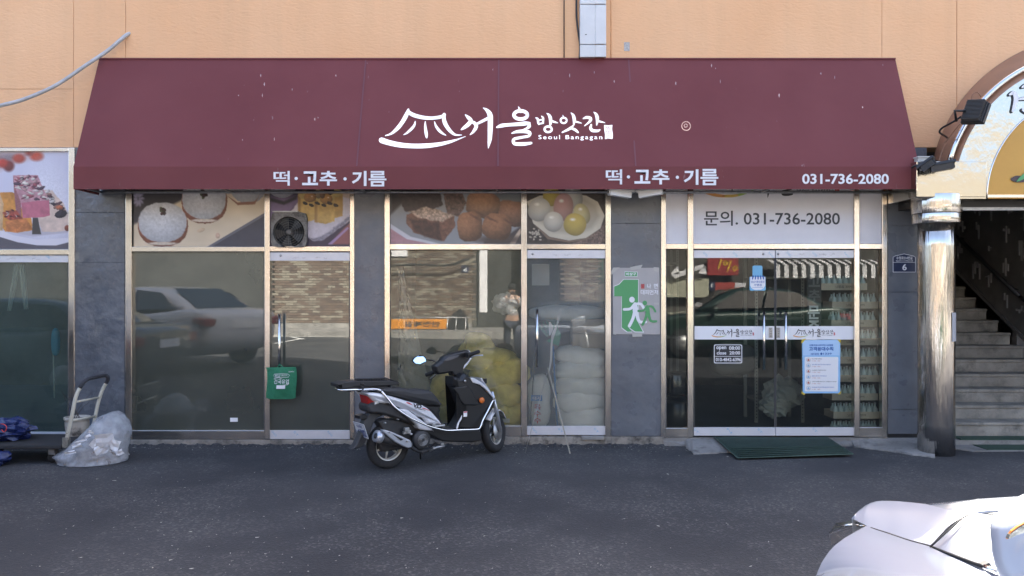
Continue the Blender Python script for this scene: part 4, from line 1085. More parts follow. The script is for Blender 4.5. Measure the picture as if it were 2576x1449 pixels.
# flood light with its bent cable
fl = thing('flood_light', 'black finned flood light aimed at the arched steel sign', 'flood light', U(2452, 282, 7.45))
rotf = Matrix.Rotation(math.radians(-58), 3, 'Z') @ Matrix.Rotation(math.radians(22), 3, 'Y')
rotf = Matrix.Rotation(math.radians(14), 3, 'Y') @ Matrix.Rotation(math.radians(-52), 3, 'Z') @ Matrix.Rotation(math.radians(-12), 3, 'X')
def qf(v): return rotf @ Vector(v)
mb = MB()
for k in range(15): 
    z = -.10 + k * .0143
    mb.cbox(qf((0, -.035, z)), (.16, .05, .005), rotf)
mb.build('cooling_fins', pmat('fin_grey', (.07, .07, .07), .5), fl)
mb = MB().cbox(qf((0, .0, 0)), (.18, .022, .215), rotf).cbox(qf((0, .03, .1)), (.2, .045, .012), rotf).cbox(qf((0, .03, -.1)), (.2, .045, .012), rotf).cbox(qf((.097, .03, 0)), (.012, .045, .21), rotf).cbox(qf((-.097, .03, 0)), (.012, .045, .21), rotf)
mb.build('housing', M['black'], fl, bevel=.003)
MB().cbox(qf((0, .046, 0)), (.185, .006, .195), rotf).build('glass', pmat('lamp_glass', (.5, .52, .5), .1, 0.3), fl)
MB().tube([qf((-.06, -.06, -.02)), qf((-.12, -.13, -.06)), U(2406, 305, 7.5) - fl.location], .014, 8).build('bracket', M['black'], fl)
c = MB(); c.tube(smooth_pts([U(2418, 293, 7.55), U(2395, 308, 7.6), U(2370, 322, 7.75), U(2364, 333, 7.8), U(2378, 343, 7.9), U(2385, 349, 8.0)], 5), 0.010, 6)
tag(c.build('cable', M['black']), 'black bent cable feeding the flood light beside the arch', 'cable')
c = MB(); c.tube(smooth_pts([U(2446, 262, 7.9), U(2445, 240, 7.9), U(2458, 232, 7.9), U(2468, 244, 7.9)], 5), 0.005, 5)
c.tube(smooth_pts([U(2385, 348, 7.9), U(2375, 360, 7.88), U(2383, 352, 7.88), U(2400, 330, 7.8), U(2415, 312, 7.7)], 5), .004, 5); c.tube(smooth_pts([U(2384, 350, 7.9), U(2372, 375, 7.85), U(2362, 405, 7.8)], 4), .004, 5)
tag(c.build('wire', pmat('tan_wire', (.28, .15, .09), .6)), 'thin tan wires looping over the brown side of the arch', 'wire')

# ================================================================== staircase
st = thing('staircase', 'worn grey stone staircase rising behind the steel column, dark towards the top', 'staircase', (X(2410), 0.05, 0))
M['stone'] = pmat('stone_step', (0.27, 0.25, 0.215), 0.8, var=.25, vscale=4, bump=.3, bscale=60, dirt=((0.10, 0.095, 0.085), 5, .5, .72))
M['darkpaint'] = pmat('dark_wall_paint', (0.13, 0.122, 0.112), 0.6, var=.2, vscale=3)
xw = 6.40
for i in range(17):
    d0 = 8.50 + .25 * i - D; z1 = .216 + .15 * i
    o = MB().box((4.45, d0 + .012, z1 - .151), (xw, d0 + .262, z1 - .034)).box((4.45, d0, z1 - .033), (xw + .005, d0 + .28, z1)).build('step', M['stone'], st, bevel=.006); rel(o, st)
o = MB().box((4.45, -.05, 0.012), (8.6, .165, .062)).build('landing', M['concrete'], st); rel(o, st)
# sloping stringer wall with raised ornament, and the black hand rail
mb = MB()
def ST(d, z, dx=0): return (xw + .03 + dx, d - D, z)
def slope(d): return .985 + (d - 9.7) * .6
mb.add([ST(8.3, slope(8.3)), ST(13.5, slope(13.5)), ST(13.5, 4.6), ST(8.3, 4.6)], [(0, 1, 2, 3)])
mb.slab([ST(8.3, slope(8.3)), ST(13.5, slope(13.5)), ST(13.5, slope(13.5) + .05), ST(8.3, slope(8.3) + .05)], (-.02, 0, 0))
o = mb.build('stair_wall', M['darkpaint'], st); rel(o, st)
mb = MB(); r = random.Random(3)
for k in range(46):
    d = 8.7 + (k % 12) * .34 + r.uniform(-.05, .05); z = slope(d) + .35 + (k // 12) * .42 + r.uniform(-.12, .12)
    if z > 3.1: continue
    for j in range(r.randint(2, 4)):
        dd = d + j * .05; hh = r.uniform(.05, .2); mb.box(ST(dd, z + r.uniform(-.1, .1)), (xw + .012, dd - D + .018, z + hh))
o = mb.build('wall_ornament', pmat('ornament', (.26, .25, .24), .5), st); rel(o, st)
mb = MB(); mb.tube([(xw - .05, 9.73 - D, 1.58), (xw - .05, 11.27 - D, 2.52), (xw - .05, 13 - D, 3.56)], .026, 8)
mb.tube([(xw - .05, 9.73 - D, 1.58), (xw - .05, 8.6 - D, .92)], .026, 8)
for d, z in ((9.9, 1.69), (11.1, 2.42), (12.3, 3.14)): mb.tube([(xw - .05, d - D, z), (xw + .03, d - D, z - .02)], .012, 6)
o = mb.build('handrail', M['black'], st); rel(o, st)
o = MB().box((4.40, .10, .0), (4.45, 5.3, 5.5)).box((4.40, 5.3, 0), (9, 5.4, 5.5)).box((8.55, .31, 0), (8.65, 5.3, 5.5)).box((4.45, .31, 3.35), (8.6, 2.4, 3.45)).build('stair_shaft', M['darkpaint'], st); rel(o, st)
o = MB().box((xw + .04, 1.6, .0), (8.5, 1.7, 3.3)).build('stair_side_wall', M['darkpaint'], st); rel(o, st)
mt = thing('entrance_mat', 'dark green mat on the landing at the foot of the stone staircase', 'mat', (X(2490), -.05, 0.064))
MB().box((4.78 - mt.location.x, -.0, 0), (7.2 - mt.location.x, .17, .012)).box((4.9 - mt.location.x, -.26, -.062), (7.2 - mt.location.x, -.002, -.046)).build('mat_sheet', pmat('mat_green', (.03, .06, .04), .9, var=.2, vscale=20), mt)
o = MB().slab([(4.72, -.35, 0.001), (8.6, -.22, 0.001), (8.6, -.051, .001), (4.45, -.051, .001)], (0, 0, .01)).build('landing_edge', M['concrete'], bld)

# ================================================================== prints on the pillars and doors
ex = thing('exit_poster', 'grey emergency exit poster with a green figure one and two runners on the pillar', 'poster', P(1600, 757, -.03))
KE = lambda cx, cy: ((2400 + cx / 2.4545) / 1.565, (740 + cy / 2.456) / 1.565)
EY = -.020
E = lambda off: (lambda a, b: P(*KE(a, b), EY - off))
def ex_poly(name, pts, mat, off, stroke=None):
    mb = MB(); poly_into(mb, pts, E(off)); return rel(mb.build(name, mat, ex, fix=False), ex)
greyp = pmat('poster_grey', (.40, .38, .37), .5, var=.05, vscale=5)
mb = MB(); mb.slab([P(*KE(a, b), EY) for a, b in ((30, 772), (480, 772), (487, 1416), (34, 1414))], (0, .003, 0)); rel(mb.build('sheet', greyp, ex), ex)
ex_poly('green_label', [(146, 806), (270, 810), (270, 858), (146, 856)], M['white'], .001); ex_poly('green_label', [(150, 810), (266, 814), (266, 854), (150, 852)], M['green'], .002)
mb = MB(); text_into(mb, '비상구', E(.003), (160, 817, 256, 847), .03); rel(mb.build('lettering', M['white'], ex, fix=False), ex)
one = [(44, 952), (90, 935), (136, 886), (276, 886), (278, 1300), (330, 1394), (240, 1392), (182, 1352), (214, 1392), (170, 1392), (118, 1352), (118, 1048), (44, 1048)]
mb = MB(); poly_into(mb, [(a + (4 if a > 180 else -4), b + (4 if b > 1100 else -4)) for a, b in one], E(.001)); rel(mb.build('figure_one_outline', M['white'], ex, fix=False), ex)
mb = MB(); poly_into(mb, [(44, 952), (90, 935), (136, 886), (276, 886), (276, 1300), (322, 1390), (246, 1388), (190, 1350), (118, 1350), (118, 1048), (44, 1048)], E(.002)); poly_into(mb, [(118, 1350), (186, 1350), (214, 1390), (172, 1390)], E(.002)); rel(mb.build('figure_one', M['green'], ex, fix=False), ex)
def runner(dx, dy, s, mat, off, name):
    mb = MB(); f = lambda a, b: E(off)(dx + (a - 216) * s, dy + (b - 1080) * s)
    poly_into(mb, [(216 + 27 * math.cos(k * .524), 1080 + 29 * math.sin(k * .524)) for k in range(12)], f)
    for s_ in ([(245, 1122, 34), (248, 1160, 52), (250, 1210, 48)], [(235, 1130, 26), (200, 1168, 26), (140, 1174, 26)], [(262, 1120, 24), (305, 1125, 26), (340, 1180, 24)],
               [(240, 1210, 32), (222, 1270, 30), (190, 1335, 30)], [(262, 1210, 34), (286, 1290, 30), (350, 1296, 26)]):
        stroke_into(mb, s_, f, 4)
    rel(mb.build(name, mat, ex, fix=False), ex)
runner(216, 1080, 1.0, M['white'], .004, 'runner')
runner(340, 1112, .84, M['white'], .005, 'runner_outline') if False else None
runner(340, 1112, .82, M['green'], .006, 'runner')
for t_, bx, mm in (('불', (300, 926, 340, 972), M['red']), ('나', (364, 926, 400, 972), M['white']), ('면', (428, 924, 466, 972), M['white']), ('대', (300, 984, 338, 1032), M['white']), ('피', (342, 984, 380, 1032), M['white']), ('먼', (386, 984, 424, 1032), M['white']), ('저', (428, 984, 468, 1032), M['white'])):
    mb = MB(); text_into(mb, t_, E(.003), bx, .02); rel(mb.build('lettering', mm, ex, fix=False), ex)
tape = pmat('clear_tape', (.44, .43, .40), .3)
for pts in ([(200, 765), (318, 742), (300, 780), (205, 795)], [(425, 765), (478, 770), (470, 815), (425, 800)], [(8, 815), (38, 770), (100, 768), (60, 800), (20, 840)], [(218, 1410), (310, 1404), (316, 1436), (222, 1440)], [(425, 1110), (478, 1108), (478, 1130), (430, 1128)], [(34, 1380), (60, 1395), (64, 1420), (34, 1414)]):
    ex_poly('clear_tape', pts, tape, .004)

ap = thing('address_plate', 'dark blue house-shaped address plate with a white number 6', 'address plate', P(2275, 664, -.03))
navy = pmat('navy_plate', (.022, .032, .075), .35)
pf = lambda off: (lambda x, y: P(x, y, -.022 - off))
def house(x0, x1, yt, ym, yb): return [(x0, yb), (x0, ym), (x0 + 5, ym - 3), ((x0 + x1) / 2, yt), (x1 - 5, ym - 3), (x1, ym), (x1, yb)]
mb = MB(); mb.slab([P(a, b, -.022) for a, b in house(2245, 2304.5, 637, 646, 686)], (0, .006, 0)); rel(mb.build('plate', navy, ap), ap)
mb = MB(); hp = house(2246.5, 2303, 638.5, 647, 684.5); stroke_into(mb, [(a, b, 1.3) for a, b in hp + hp[:1]], pf(.001), 1); stroke_into(mb, [(2247, 660, .8), (2303, 660, .8)], pf(.001), 1); rel(mb.build('border', M['white'], ap, fix=False), ap)
for t_, bx in (('수정로214번길', (2255, 645, 2295, 653)), ('Sujeong-ro 214beon-gil', (2254, 654.5, 2296, 658.5)), ('6', (2270, 664, 2281, 680))):
    mb = MB(); text_into(mb, t_, pf(.001), bx, .02); rel(mb.build('lettering', M['white'], ap, fix=False), ap)

gf_ = lambda off: (lambda x, y: P(x, y, YG - .003 - off))
hs = thing('opening_hours_sticker', 'black and white opening hours sticker on the left entrance door', 'sticker', P(1831, 890, YG))
def rrect(x0, y0, x1, y1, r_=4):
    pts = []
    for cx, cy, a0 in ((x1 - r_, y0 + r_, -90), (x1 - r_, y1 - r_, 0), (x0 + r_, y1 - r_, 90), (x0 + r_, y0 + r_, 180)):
        for k in range(4): a = math.radians(a0 + k * 30); pts.append((cx + r_ * math.cos(a), cy + r_ * math.sin(a)))
    return pts
def hang(name, pts_or_txt, f, mat, th, bx=None, bold=.015):
    mb = MB()
    if bx: text_into(mb, pts_or_txt, f, bx, bold)
    else: poly_into(mb, pts_or_txt, f)
    return rel(mb.build(name, mat, th, fix=False), th)
hang('border', rrect(1796, 866.5, 1867, 914), gf_(.001), M['white'], hs); hang('black_field', rrect(1797.8, 868.3, 1865.2, 912.2), gf_(.002), M['ink'], hs)
for t_, bx in (('open', (1802, 871.5, 1827, 881.5)), ('08:00', (1834, 871, 1862, 880)), ('close', (1803, 883.5, 1827, 892)), ('20:00', (1835, 883.5, 1862, 892)), ('010-4842-6396', (1800.5, 900, 1864, 909))): hang('lettering', t_, gf_(.003), M['white'], hs, bx, .02)
hang('rule', [(1799, 896), (1864, 896), (1864, 897), (1799, 897)], gf_(.003), M['white'], hs)

gs = thing('voucher_sticker', 'light blue voucher sticker with a striped shop awning on the left entrance door', 'sticker', P(1906, 700, YG))
lb = pmat('light_blue_print', (.16, .44, .66), .4)
hang('blue_ground', rrect(1885.5, 696, 1926, 731, 3), gf_(.001), lb, gs); hang('blue_ground', rrect(1893, 668, 1918, 700, 4), gf_(.001), lb, gs)
hang('white_field', [(1887, 697), (1925, 697), (1925, 718), (1921, 725), (1914, 729), (1898, 729), (1891, 725), (1887, 718)], gf_(.002), M['white'], gs)
for k in range(5): hang('awning_stripe', [(1893 + k * 6, 693), (1897 + k * 6, 693), (1896.5 + k * 7 - 2, 703), (1891.5 + k * 7, 703)], gf_(.003), pmat('blue_ink', (.03, .12, .42), .5) if k == 0 else bpy.data.materials['blue_ink'], gs)
navyink = bpy.data.materials['blue_ink']
hang('lettering', '성남사랑상품권', gf_(.003), navyink, gs, (1889, 706, 1923, 712)); hang('lettering', '가맹점', gf_(.003), navyink, gs, (1896, 714, 1916, 720))
hang('rule', [(1892, 722.5), (1920, 722.5), (1920, 723.2), (1892, 723.2)], gf_(.003), navyink, gs)

nt_ = thing('notice_poster', 'blue and white customer guidance notice taped to the right entrance door', 'poster', P(2066, 922, YG))
KN = lambda cx, cy: ((2700 + cx / 2.683) / 1.565, (1280 + cy / 2.683) / 1.565)
nf = lambda off: (lambda a, b: gf_(off + .001)(*KN(a, b)))
pale = pmat('pale_blue_print', (.42, .62, .86), .4); mid = pmat('mid_blue_print', (.27, .52, .80), .4)
hang('sheet', [(1228, 158), (1632, 155), (1630, 720), (1236, 720)], nf(0), mid, nt_); hang('sheet_top', [(1238, 162), (1624, 160), (1624, 320), (1238, 320)], nf(.001), pale, nt_)
hang('white_field', [(1262, 335), (1604, 335), (1610, 345), (1606, 700), (1262, 700), (1256, 690), (1256, 345)], nf(.002), M['white'], nt_)
hang('lettering', '신종코로나바이러스감염증', nf(.003), navyink, nt_, (1304, 202, 1556, 222), .03); hang('lettering', '고객응대수칙', nf(.003), navyink, nt_, (1302, 230, 1558, 272), .035)
hang('lettering', '1339', nf(.003), navyink, nt_, (1452, 292, 1540, 312), .02); hang('lettering', '사업장 대응지침', nf(.003), navyink, nt_, (1318, 294, 1404, 316), .02)
hang('round_badge', [(1432 + 12 * math.cos(k * .785), 303 + 13 * math.sin(k * .785)) for k in range(8)], nf(.003), navyink, nt_)
cols = [pmat('notice_pic_a', (.5, .2, .16), .5), pmat('notice_pic_b', (.3, .45, .6), .5)]
lines = ['마스크 착용 하셨나요?', '흐르는 물에 30초 이상 손을 씻으셨나요?', '손 소독제는 비치되어 있나요?', '출입문 손잡이는 소독 하였나요?', '고객과 응대할 때 손소독, 거리를 둘 수 있나요?', '음식물 등을 만질 때 위생장갑을 착용 하였나요?']
for k in range(6):
    cy = 366 + k * 60
    hang('round_picture', [(1296 + 24 * math.cos(q_ * .628), cy + 24 * math.sin(q_ * .628)) for q_ in range(10)], nf(.003), M['greyprint'], nt_)
    hang('round_picture', [(1296 + 20 * math.cos(q_ * .628), cy + 20 * math.sin(q_ * .628)) for q_ in range(10)], nf(.004), M['white'], nt_)
    hang('small_picture', [(1286, cy + 14), (1284, cy - 2), (1294, cy - 14), (1306, cy - 4), (1308, cy + 14)], nf(.005), cols[k % 2], nt_)
    hang('lettering', lines[k], nf(.003), navyink if k % 2 else M['ink'], nt_, (1330, cy - 16, 1330 + [110, 200, 150, 160, 262, 236][k], cy - 3), .01)
    hang('lettering', '✓YES  □NO' if False else 'V YES   NO', nf(.003), cols[0], nt_, (1330, cy + 7, 1420, cy + 17), .01)
yt_ = pmat('yellow_tape', (.62, .46, .05), .5)
for pts in ([(1216, 185), (1228, 150), (1268, 142), (1262, 156), (1228, 192)], [(1598, 150), (1636, 152), (1638, 190), (1626, 184)], [(1222, 700), (1262, 725), (1252, 740), (1222, 725)], [(1604, 728), (1640, 694), (1642, 715), (1618, 736)]): hang('yellow_tape', pts, nf(.004), yt_, nt_)

# ventilator fan in the window bay
fn = thing('ventilator_fan', 'grimy square ventilator fan standing on the transom of the window bay', 'fan', P(726, 619.5, -.05))
KF = lambda cx, cy: ((1050 + cx / 4.2618) / 1.565, (740 + cy / 4.2618) / 1.565)
grime = pmat('grimy_metal', (.20, .185, .165), .6, .3, var=.3, vscale=14, dirt=((.06, .055, .05), 12, .45, .65))
o_ = KF(367, 740); fy = -.06
cx_, cz_ = X(o_[0], fy), Z(o_[1], fy); hw = (KF(660, 0)[0] - KF(62, 0)[0]) / 2 / F * (D + fy); cxm = X((KF(660, 0)[0] + KF(80, 0)[0]) / 2, fy); ztop = Z(KF(0, 405)[1], fy); zbot = Z(KF(0, 995)[1], fy)
R0 = 262 / 4.2618 / 1.565 / F * (D + fy)
mb = MB(); vs = []; NN = 32
for k in range(NN):
    a = 2 * math.pi * k / NN; c_, s_ = math.cos(a), math.sin(a)
    q_ = min(hw / max(abs(c_), 1e-6), (ztop - zbot) / 2 / max(abs(s_), 1e-6)); 
    rr = min(q_, hw * 1.30)
    vs += [(cx_ + R0 * c_, fy, cz_ + R0 * s_), (cxm + rr * c_, fy, (ztop + zbot) / 2 + rr * s_), (cxm + rr * c_, fy + .05, (ztop + zbot) / 2 + rr * s_), (cx_ + R0 * .96 * c_, fy + .05, cz_ + R0 * .96 * s_)]
mb.add(vs, [(4 * k + j, 4 * ((k + 1) % NN) + j, 4 * ((k + 1) % NN) + (j + 1) % 4, 4 * k + (j + 1) % 4) for k in range(NN) for j in range(4)])
rel(mb.build('fan_frame', grime, fn), fn)
rel(MB().lathe([(R0, 0), (R0, .004)], (cx_, fy + .046, cz_), 32, 'Y').build('fan_shroud', M['matblack'], fn), fn)
mb = MB()
for k in range(5):
    a = k * 1.2566 + .3
    vs = []
    for j in range(5):
        t_ = a + j * .18
        vs += [(cx_ + R0 * .2 * math.cos(t_), fy + .022 + j * .005, cz_ + R0 * .2 * math.sin(t_)), (cx_ + R0 * .9 * math.cos(t_ + .12), fy + .014 + j * .006, cz_ + R0 * .9 * math.sin(t_ + .12))]
    m2 = MB().add(vs, [(2 * j, 2 * j + 1, 2 * j + 3, 2 * j + 2) for j in range(4)]); rel(m2.build('blade', pmat('blade', (.05, .048, .044), .5, .3) if k == 0 else bpy.data.materials['blade'], fn, fix=False), fn)
rel(MB().lathe([(R0 * .21, 0), (R0 * .21, .02), (R0 * .14, .03)], (cx_, fy + .03, cz_), 16, 'Y', rot=Matrix.Rotation(math.pi, 3, 'X')).build('hub', grime, fn), fn)
mb = MB()
for rr in (.3, .45, .6, .75, .9): mb.tube([(cx_ + R0 * rr * math.cos(k * .262), fy - .004 + .0, cz_ + R0 * rr * math.sin(k * .262)) for k in range(24)], .0016, 4, closed=True)
for k in range(8): mb.tube([(cx_ + R0 * .2 * math.cos(k * .785), fy - .004, cz_ + R0 * .2 * math.sin(k * .785)), (cx_ + R0 * 1.02 * math.cos(k * .785), fy - .002, cz_ + R0 * 1.02 * math.sin(k * .785))], .002, 4)
rel(mb.build('wire_guard', grime, fn), fn)
rel(MB().box((cxm - hw * .9, fy - .012, ztop + .001), (cxm + hw * .55, fy + .05, ztop + .012)).build('top_flange', M['galv'], fn), fn)

# green delivery bag hanging on the door handle
bg_ = thing('delivery_bag', 'green cloth milk delivery bag hanging from the left glass door handle', 'bag', P(707, 924, -.12))
gcl = pmat('green_cloth', (.022, .17, .085), .8, var=.15, vscale=14, bump=.5, bscale=40)
out = [(671, 925), (706, 927), (744, 922), (746, 950), (745, 990), (743, 1000), (735, 1005), (700, 1007), (678, 1005), (672, 998), (670, 960)]
def bagf(u, v):
    x = 671 + (745 - 671) * u - (1 - v) * 0 + 1.5 * math.sin(v * 5); y = 925 + (1004 - 925) * v + 1.5 * math.sin(u * 9) * (1 - v) - abs(u - .5) ** 6 * 200 * v
    bul = .045 * math.sin(math.pi * min(max(u, 0), 1)) * (0.35 + .65 * math.sin(math.pi * min(v * .9 + .05, 1))) + .006 * mnoise.noise(Vector((u * 5, v * 6, 1)))
    return P(x, y, -.105 - bul)
rel(grid_obj('front_cloth', bagf, 20, 22, gcl, bg_), bg_)
rel(grid_obj('back_cloth', lambda u, v: bagf(u, v) * Vector((1, 0, 1)) + Vector((0, -.098, 0)) if False else Vector((bagf(u, v).x, -.098, bagf(u, v).z)), 20, 22, gcl, bg_), bg_)
bf = lambda off: (lambda x, y: Vector((bagf((x - 671) / 74, (y - 925) / 79).x, bagf((x - 671) / 74, (y - 925) / 79).y - .009 - off, Z(y, -.15))))
hang('hem', [(671, 925), (745, 924), (745, 929), (671, 930)], bf(.002), pmat('green_hem', (.03, .2, .10), .8), bg_)
hang('lettering', '건국유업', bf(.003), M['letter_white'], bg_, (689, 954, 726, 966), .01)
mb = MB(); stroke_into(mb, [(690, 941, .8), (724, 941, .8), (724, 949, .8), (690, 949, .8), (690, 941, .8)], bf(.003), 2); text_into(mb, 'KU', bf(.003), (692, 942, 704, 948), .01); text_into(mb, '(주)건국', bf(.003), (707, 942.5, 722, 947.5)); stroke_into(mb, [(688, 953, 1), (700, 950, 1.2), (708, 953, .8)], bf(.003), 3); stroke_into(mb, [(714, 968, .8), (722, 968, 1.2), (727, 965, .8)], bf(.003), 3); text_into(mb, 'KONKUK', bf(.003), (726, 934, 740, 937)); rel(mb.build('lettering', M['letter_white'], bg_, fix=False), bg_)
hang('name_label', [(696, 969), (718, 969), (718, 978), (696, 978)], bf(.003), M['white'], bg_)
mb = MB(); scribble(mb, 707, 973.5, 7, 77, 0, 9); 
mb.v = [(a, -.16, c) for a, b, c in mb.v]; rel(mb.build('handwriting', M['ink'], bg_, fix=False), bg_)
c = MB(); c.tube(smooth_pts([P(697, 927, -.11), P(700, 921, -.10), P(704, 918, -.088), P(709, 921, -.10), P(713, 927, -.11)], 5), .005, 6); rel(c.build('strap', gcl, bg_), bg_)

# door mat
dm = thing('door_mat', 'dark green ribbed rubber mat lying in front of the entrance doors', 'mat', (X(1970), -.35, 0))
c0, c1, c2, c3 = [Vector(p) for p in ((X(1795), -.02, .090), (X(2078), -.02, .090), G(2146, 1143, .03), G(1856, 1153, .02))]
green_mat = pmat('green_rubber', (.016, .038, .028), .7, var=.25, vscale=18, bump=.4, bscale=200)
rel(grid_obj('mat_sheet', lambda u, v: (c0 * (1 - u) + c1 * u) * (1 - v) + (c3 * (1 - u) + c2 * u) * v + Vector((0, 0, .004 * math.sin(u * 7 + v * 3) + (0.0 if v < .55 else .004 * math.sin((v - .55) * 75)))), 30, 60, green_mat, dm, thick=.008), dm)
mb = MB(); e_ = [c3, c2]
q0 = lambda u, v: (c0 * (1 - u) + c1 * u) * (1 - v) + (c3 * (1 - u) + c2 * u) * v
mb.tube([q0(0, k / 8) + Vector((0, 0, .003)) for k in range(9)], .006, 6); mb.tube([q0(1, k / 8) + Vector((0, 0, .003)) for k in range(9)], .006, 6); mb.tube([q0(0, 1) + Vector((0, 0, .003)), q0(1, 1) + Vector((0, 0, .003))], .006, 6)
rel(mb.build('rubber_edge', pmat('mat_edge', (.05, .085, .065), .6), dm), dm)
for k in range(5): 
    v_ = .60 + k * .085
    mb = MB().tube([q0(.03, v_) + Vector((0, 0, .008)), q0(.97, v_) + Vector((0, 0, .008))], .009, 6); rel(mb.build('rib', green_mat, dm), dm)
# ================================================================== goods behind the glass
def pillow(name, mat, loc, size, seed=0, rz=0.0, wr=0.02, nu=26, nv=14, tilt=0.0, pw=2.6):
    """filled sack lying on its side"""
    r = Vector((seed * 3.1, seed * 1.7, seed * .9)); hx, hy, hz = [q / 2 for q in size]
    vs = []; fs = []
    for j in range(nv + 1):
        th_ = math.pi * j / nv - math.pi / 2
        for i in range(nu):
            ph = 2 * math.pi * i / nu
            cx, sx_ = math.cos(ph), math.sin(ph); ct, st_ = math.cos(th_), math.sin(th_)
            e = 2 / pw
            f = lambda q: math.copysign(abs(q) ** e, q)
            p = Vector((hx * f(ct) * f(cx), hy * f(ct) * f(sx_), hz * f(st_)))
            k = mnoise.noise(p * 6 + r) * wr + mnoise.noise(p * 17 + r) * wr * .4
            p += p.normalized() * k
            vs.append(p)
    for j in range(nv):
        for i in range(nu):
            fs.append((j * nu + i, j * nu + (i + 1) % nu, (j + 1) * nu + (i + 1) % nu, (j + 1) * nu + i))
    o = MB().add(vs, fs, True).build(name, mat)
    o.location = loc; o.rotation_euler = (tilt * .3, tilt, rz)
    return o
ysack = pmat('yellow_woven_sack', (.88, .76, .24), .75, var=.18, vscale=9, bump=.3, bscale=90)
wsack = pmat('white_woven_sack', (.78, .80, .78), .7, var=.08, vscale=6, bump=.3, bscale=90)
card = pmat('cardboard', (.36, .29, .19), .8, var=.1, vscale=5)
g_y = 'yellow sacks piled behind the frosted window'
def vpos(vx, vy, y): return P(vx, vy, y)
ys = [(1258, 1040, .25, (.56, .40, .30), 'bottom right yellow sack of the pile behind the frosted window'),
      (1168, 1040, .29, (.54, .42, .30), 'bottom left yellow sack of the pile, behind the scooter front'),
      (1278, 990, .22, (.44, .34, .26), 'yellow sack in the second layer at the window mullion'),
      (1182, 995, .27, (.62, .40, .27), 'yellow sack in the second layer behind the scooter seat'),
      (1258, 938, .24, (.64, .38, .32), 'wide yellow sack in the middle of the pile behind the frosted window'),
      (1222, 900, .26, (.66, .38, .30), 'yellow sack near the top of the pile behind the scooter handlebar'),
      (1205, 868, .28, (.34, .30, .26), 'topmost yellow sack of the pile with a gathered mouth'),
      (1128, 985, .30, (.40, .34, .42), 'upright yellow sack at the left end of the pile')]
for i, (vx, vy, y, s, lb_) in enumerate(ys):
    tag(pillow('yellow_sack', ysack, vpos(vx, vy, y), s, i + 2, wr=.06, tilt=[.05, -.06, .12, .08, -.15, .16, .3, .35][i]), lb_, 'sack', g_y)
tag(pillow('tied_sack', ysack, vpos(1266, 1046, .09), (.17, .12, .2), 31, wr=.05), 'small tied yellow mesh sack pressed against the glass with a paper ticket', 'sack')
mb = MB(); fbox(mb, 1262, 1053, 1282, 1063, .022, .024); tag(mb.build('price_ticket', M['white']), 'small white ticket on the tied yellow sack by the front wheel', 'ticket')
g_w = 'white sacks stacked behind the right glass door'
for i, (vy, hh, dx) in enumerate(((1046, .19, 0), (1008, .185, -4), (970, .185, 3), (930, .185, -2), (895, .15, 2))):
    lb_ = ['lowest', 'second from bottom', 'third from bottom', 'fourth from bottom', 'fifth and flattest'][i] + ' white sack of the stack behind the frosted glass door'
    tag(pillow('white_sack', wsack, vpos(1464 + dx, vy, .27), (.58 + .03 * (i % 3), .42, hh + .06), i + 12, wr=.05, pw=2.7, tilt=[.05, -.07, .06, -.04, .09][i]), lb_, 'sack', g_w)
tag(pillow('white_sack', wsack, vpos(1428, 788, .55), (.90, .46, .18), 22, wr=.03), 'wide white sack lying on top of the cardboard boxes behind the glass door', 'sack', g_w)
tag(pillow('white_sack', wsack, vpos(1357, 1008, .30), (.24, .24, .62), 23, wr=.03, pw=2.8), 'upright white sack with red brush lettering behind the door hinge side', 'sack', g_w)
for k, (y0, y1, lb_) in enumerate(((803, 838, 'upper of two brown cardboard boxes on the white sacks'), (839, 877, 'lower of two brown cardboard boxes on the white sacks'))):
    tag(fbox(MB(), 1440, y0, 1535, y1, .20, .52).build('cardboard_box', card, bevel=.004), lb_, 'box', 'cardboard boxes behind the glass door')
a = MB(); text_into(a, '대기', lambda x, y: P(x, y, .020), (1340, 997, 1360, 1006), .02); a.v = [v for v in a.v]
lbz = thing('blue_label', 'small blue label with white letters inside the glass door near its hinge', 'label', P(1350, 1001, .024))
rel(fbox(MB(), 1336, 994, 1364, 1009, .024, .027).build('label_sheet', pmat('label_blue', (.03, .16, .42), .5), lbz), lbz); rel(a.build('lettering', M['white'], lbz, fix=False), lbz)
a = MB()
for k, ch in enumerate('옥수수'): text_into(a, ch, lambda x, y: P(x, y, .15), (1343, 1016 + k * 17, 1361, 1031 + k * 17), .02)
tag(a.build('sack_lettering', M['red'], fix=False), 'red vertical lettering on the upright white sack behind the glass door', 'lettering')
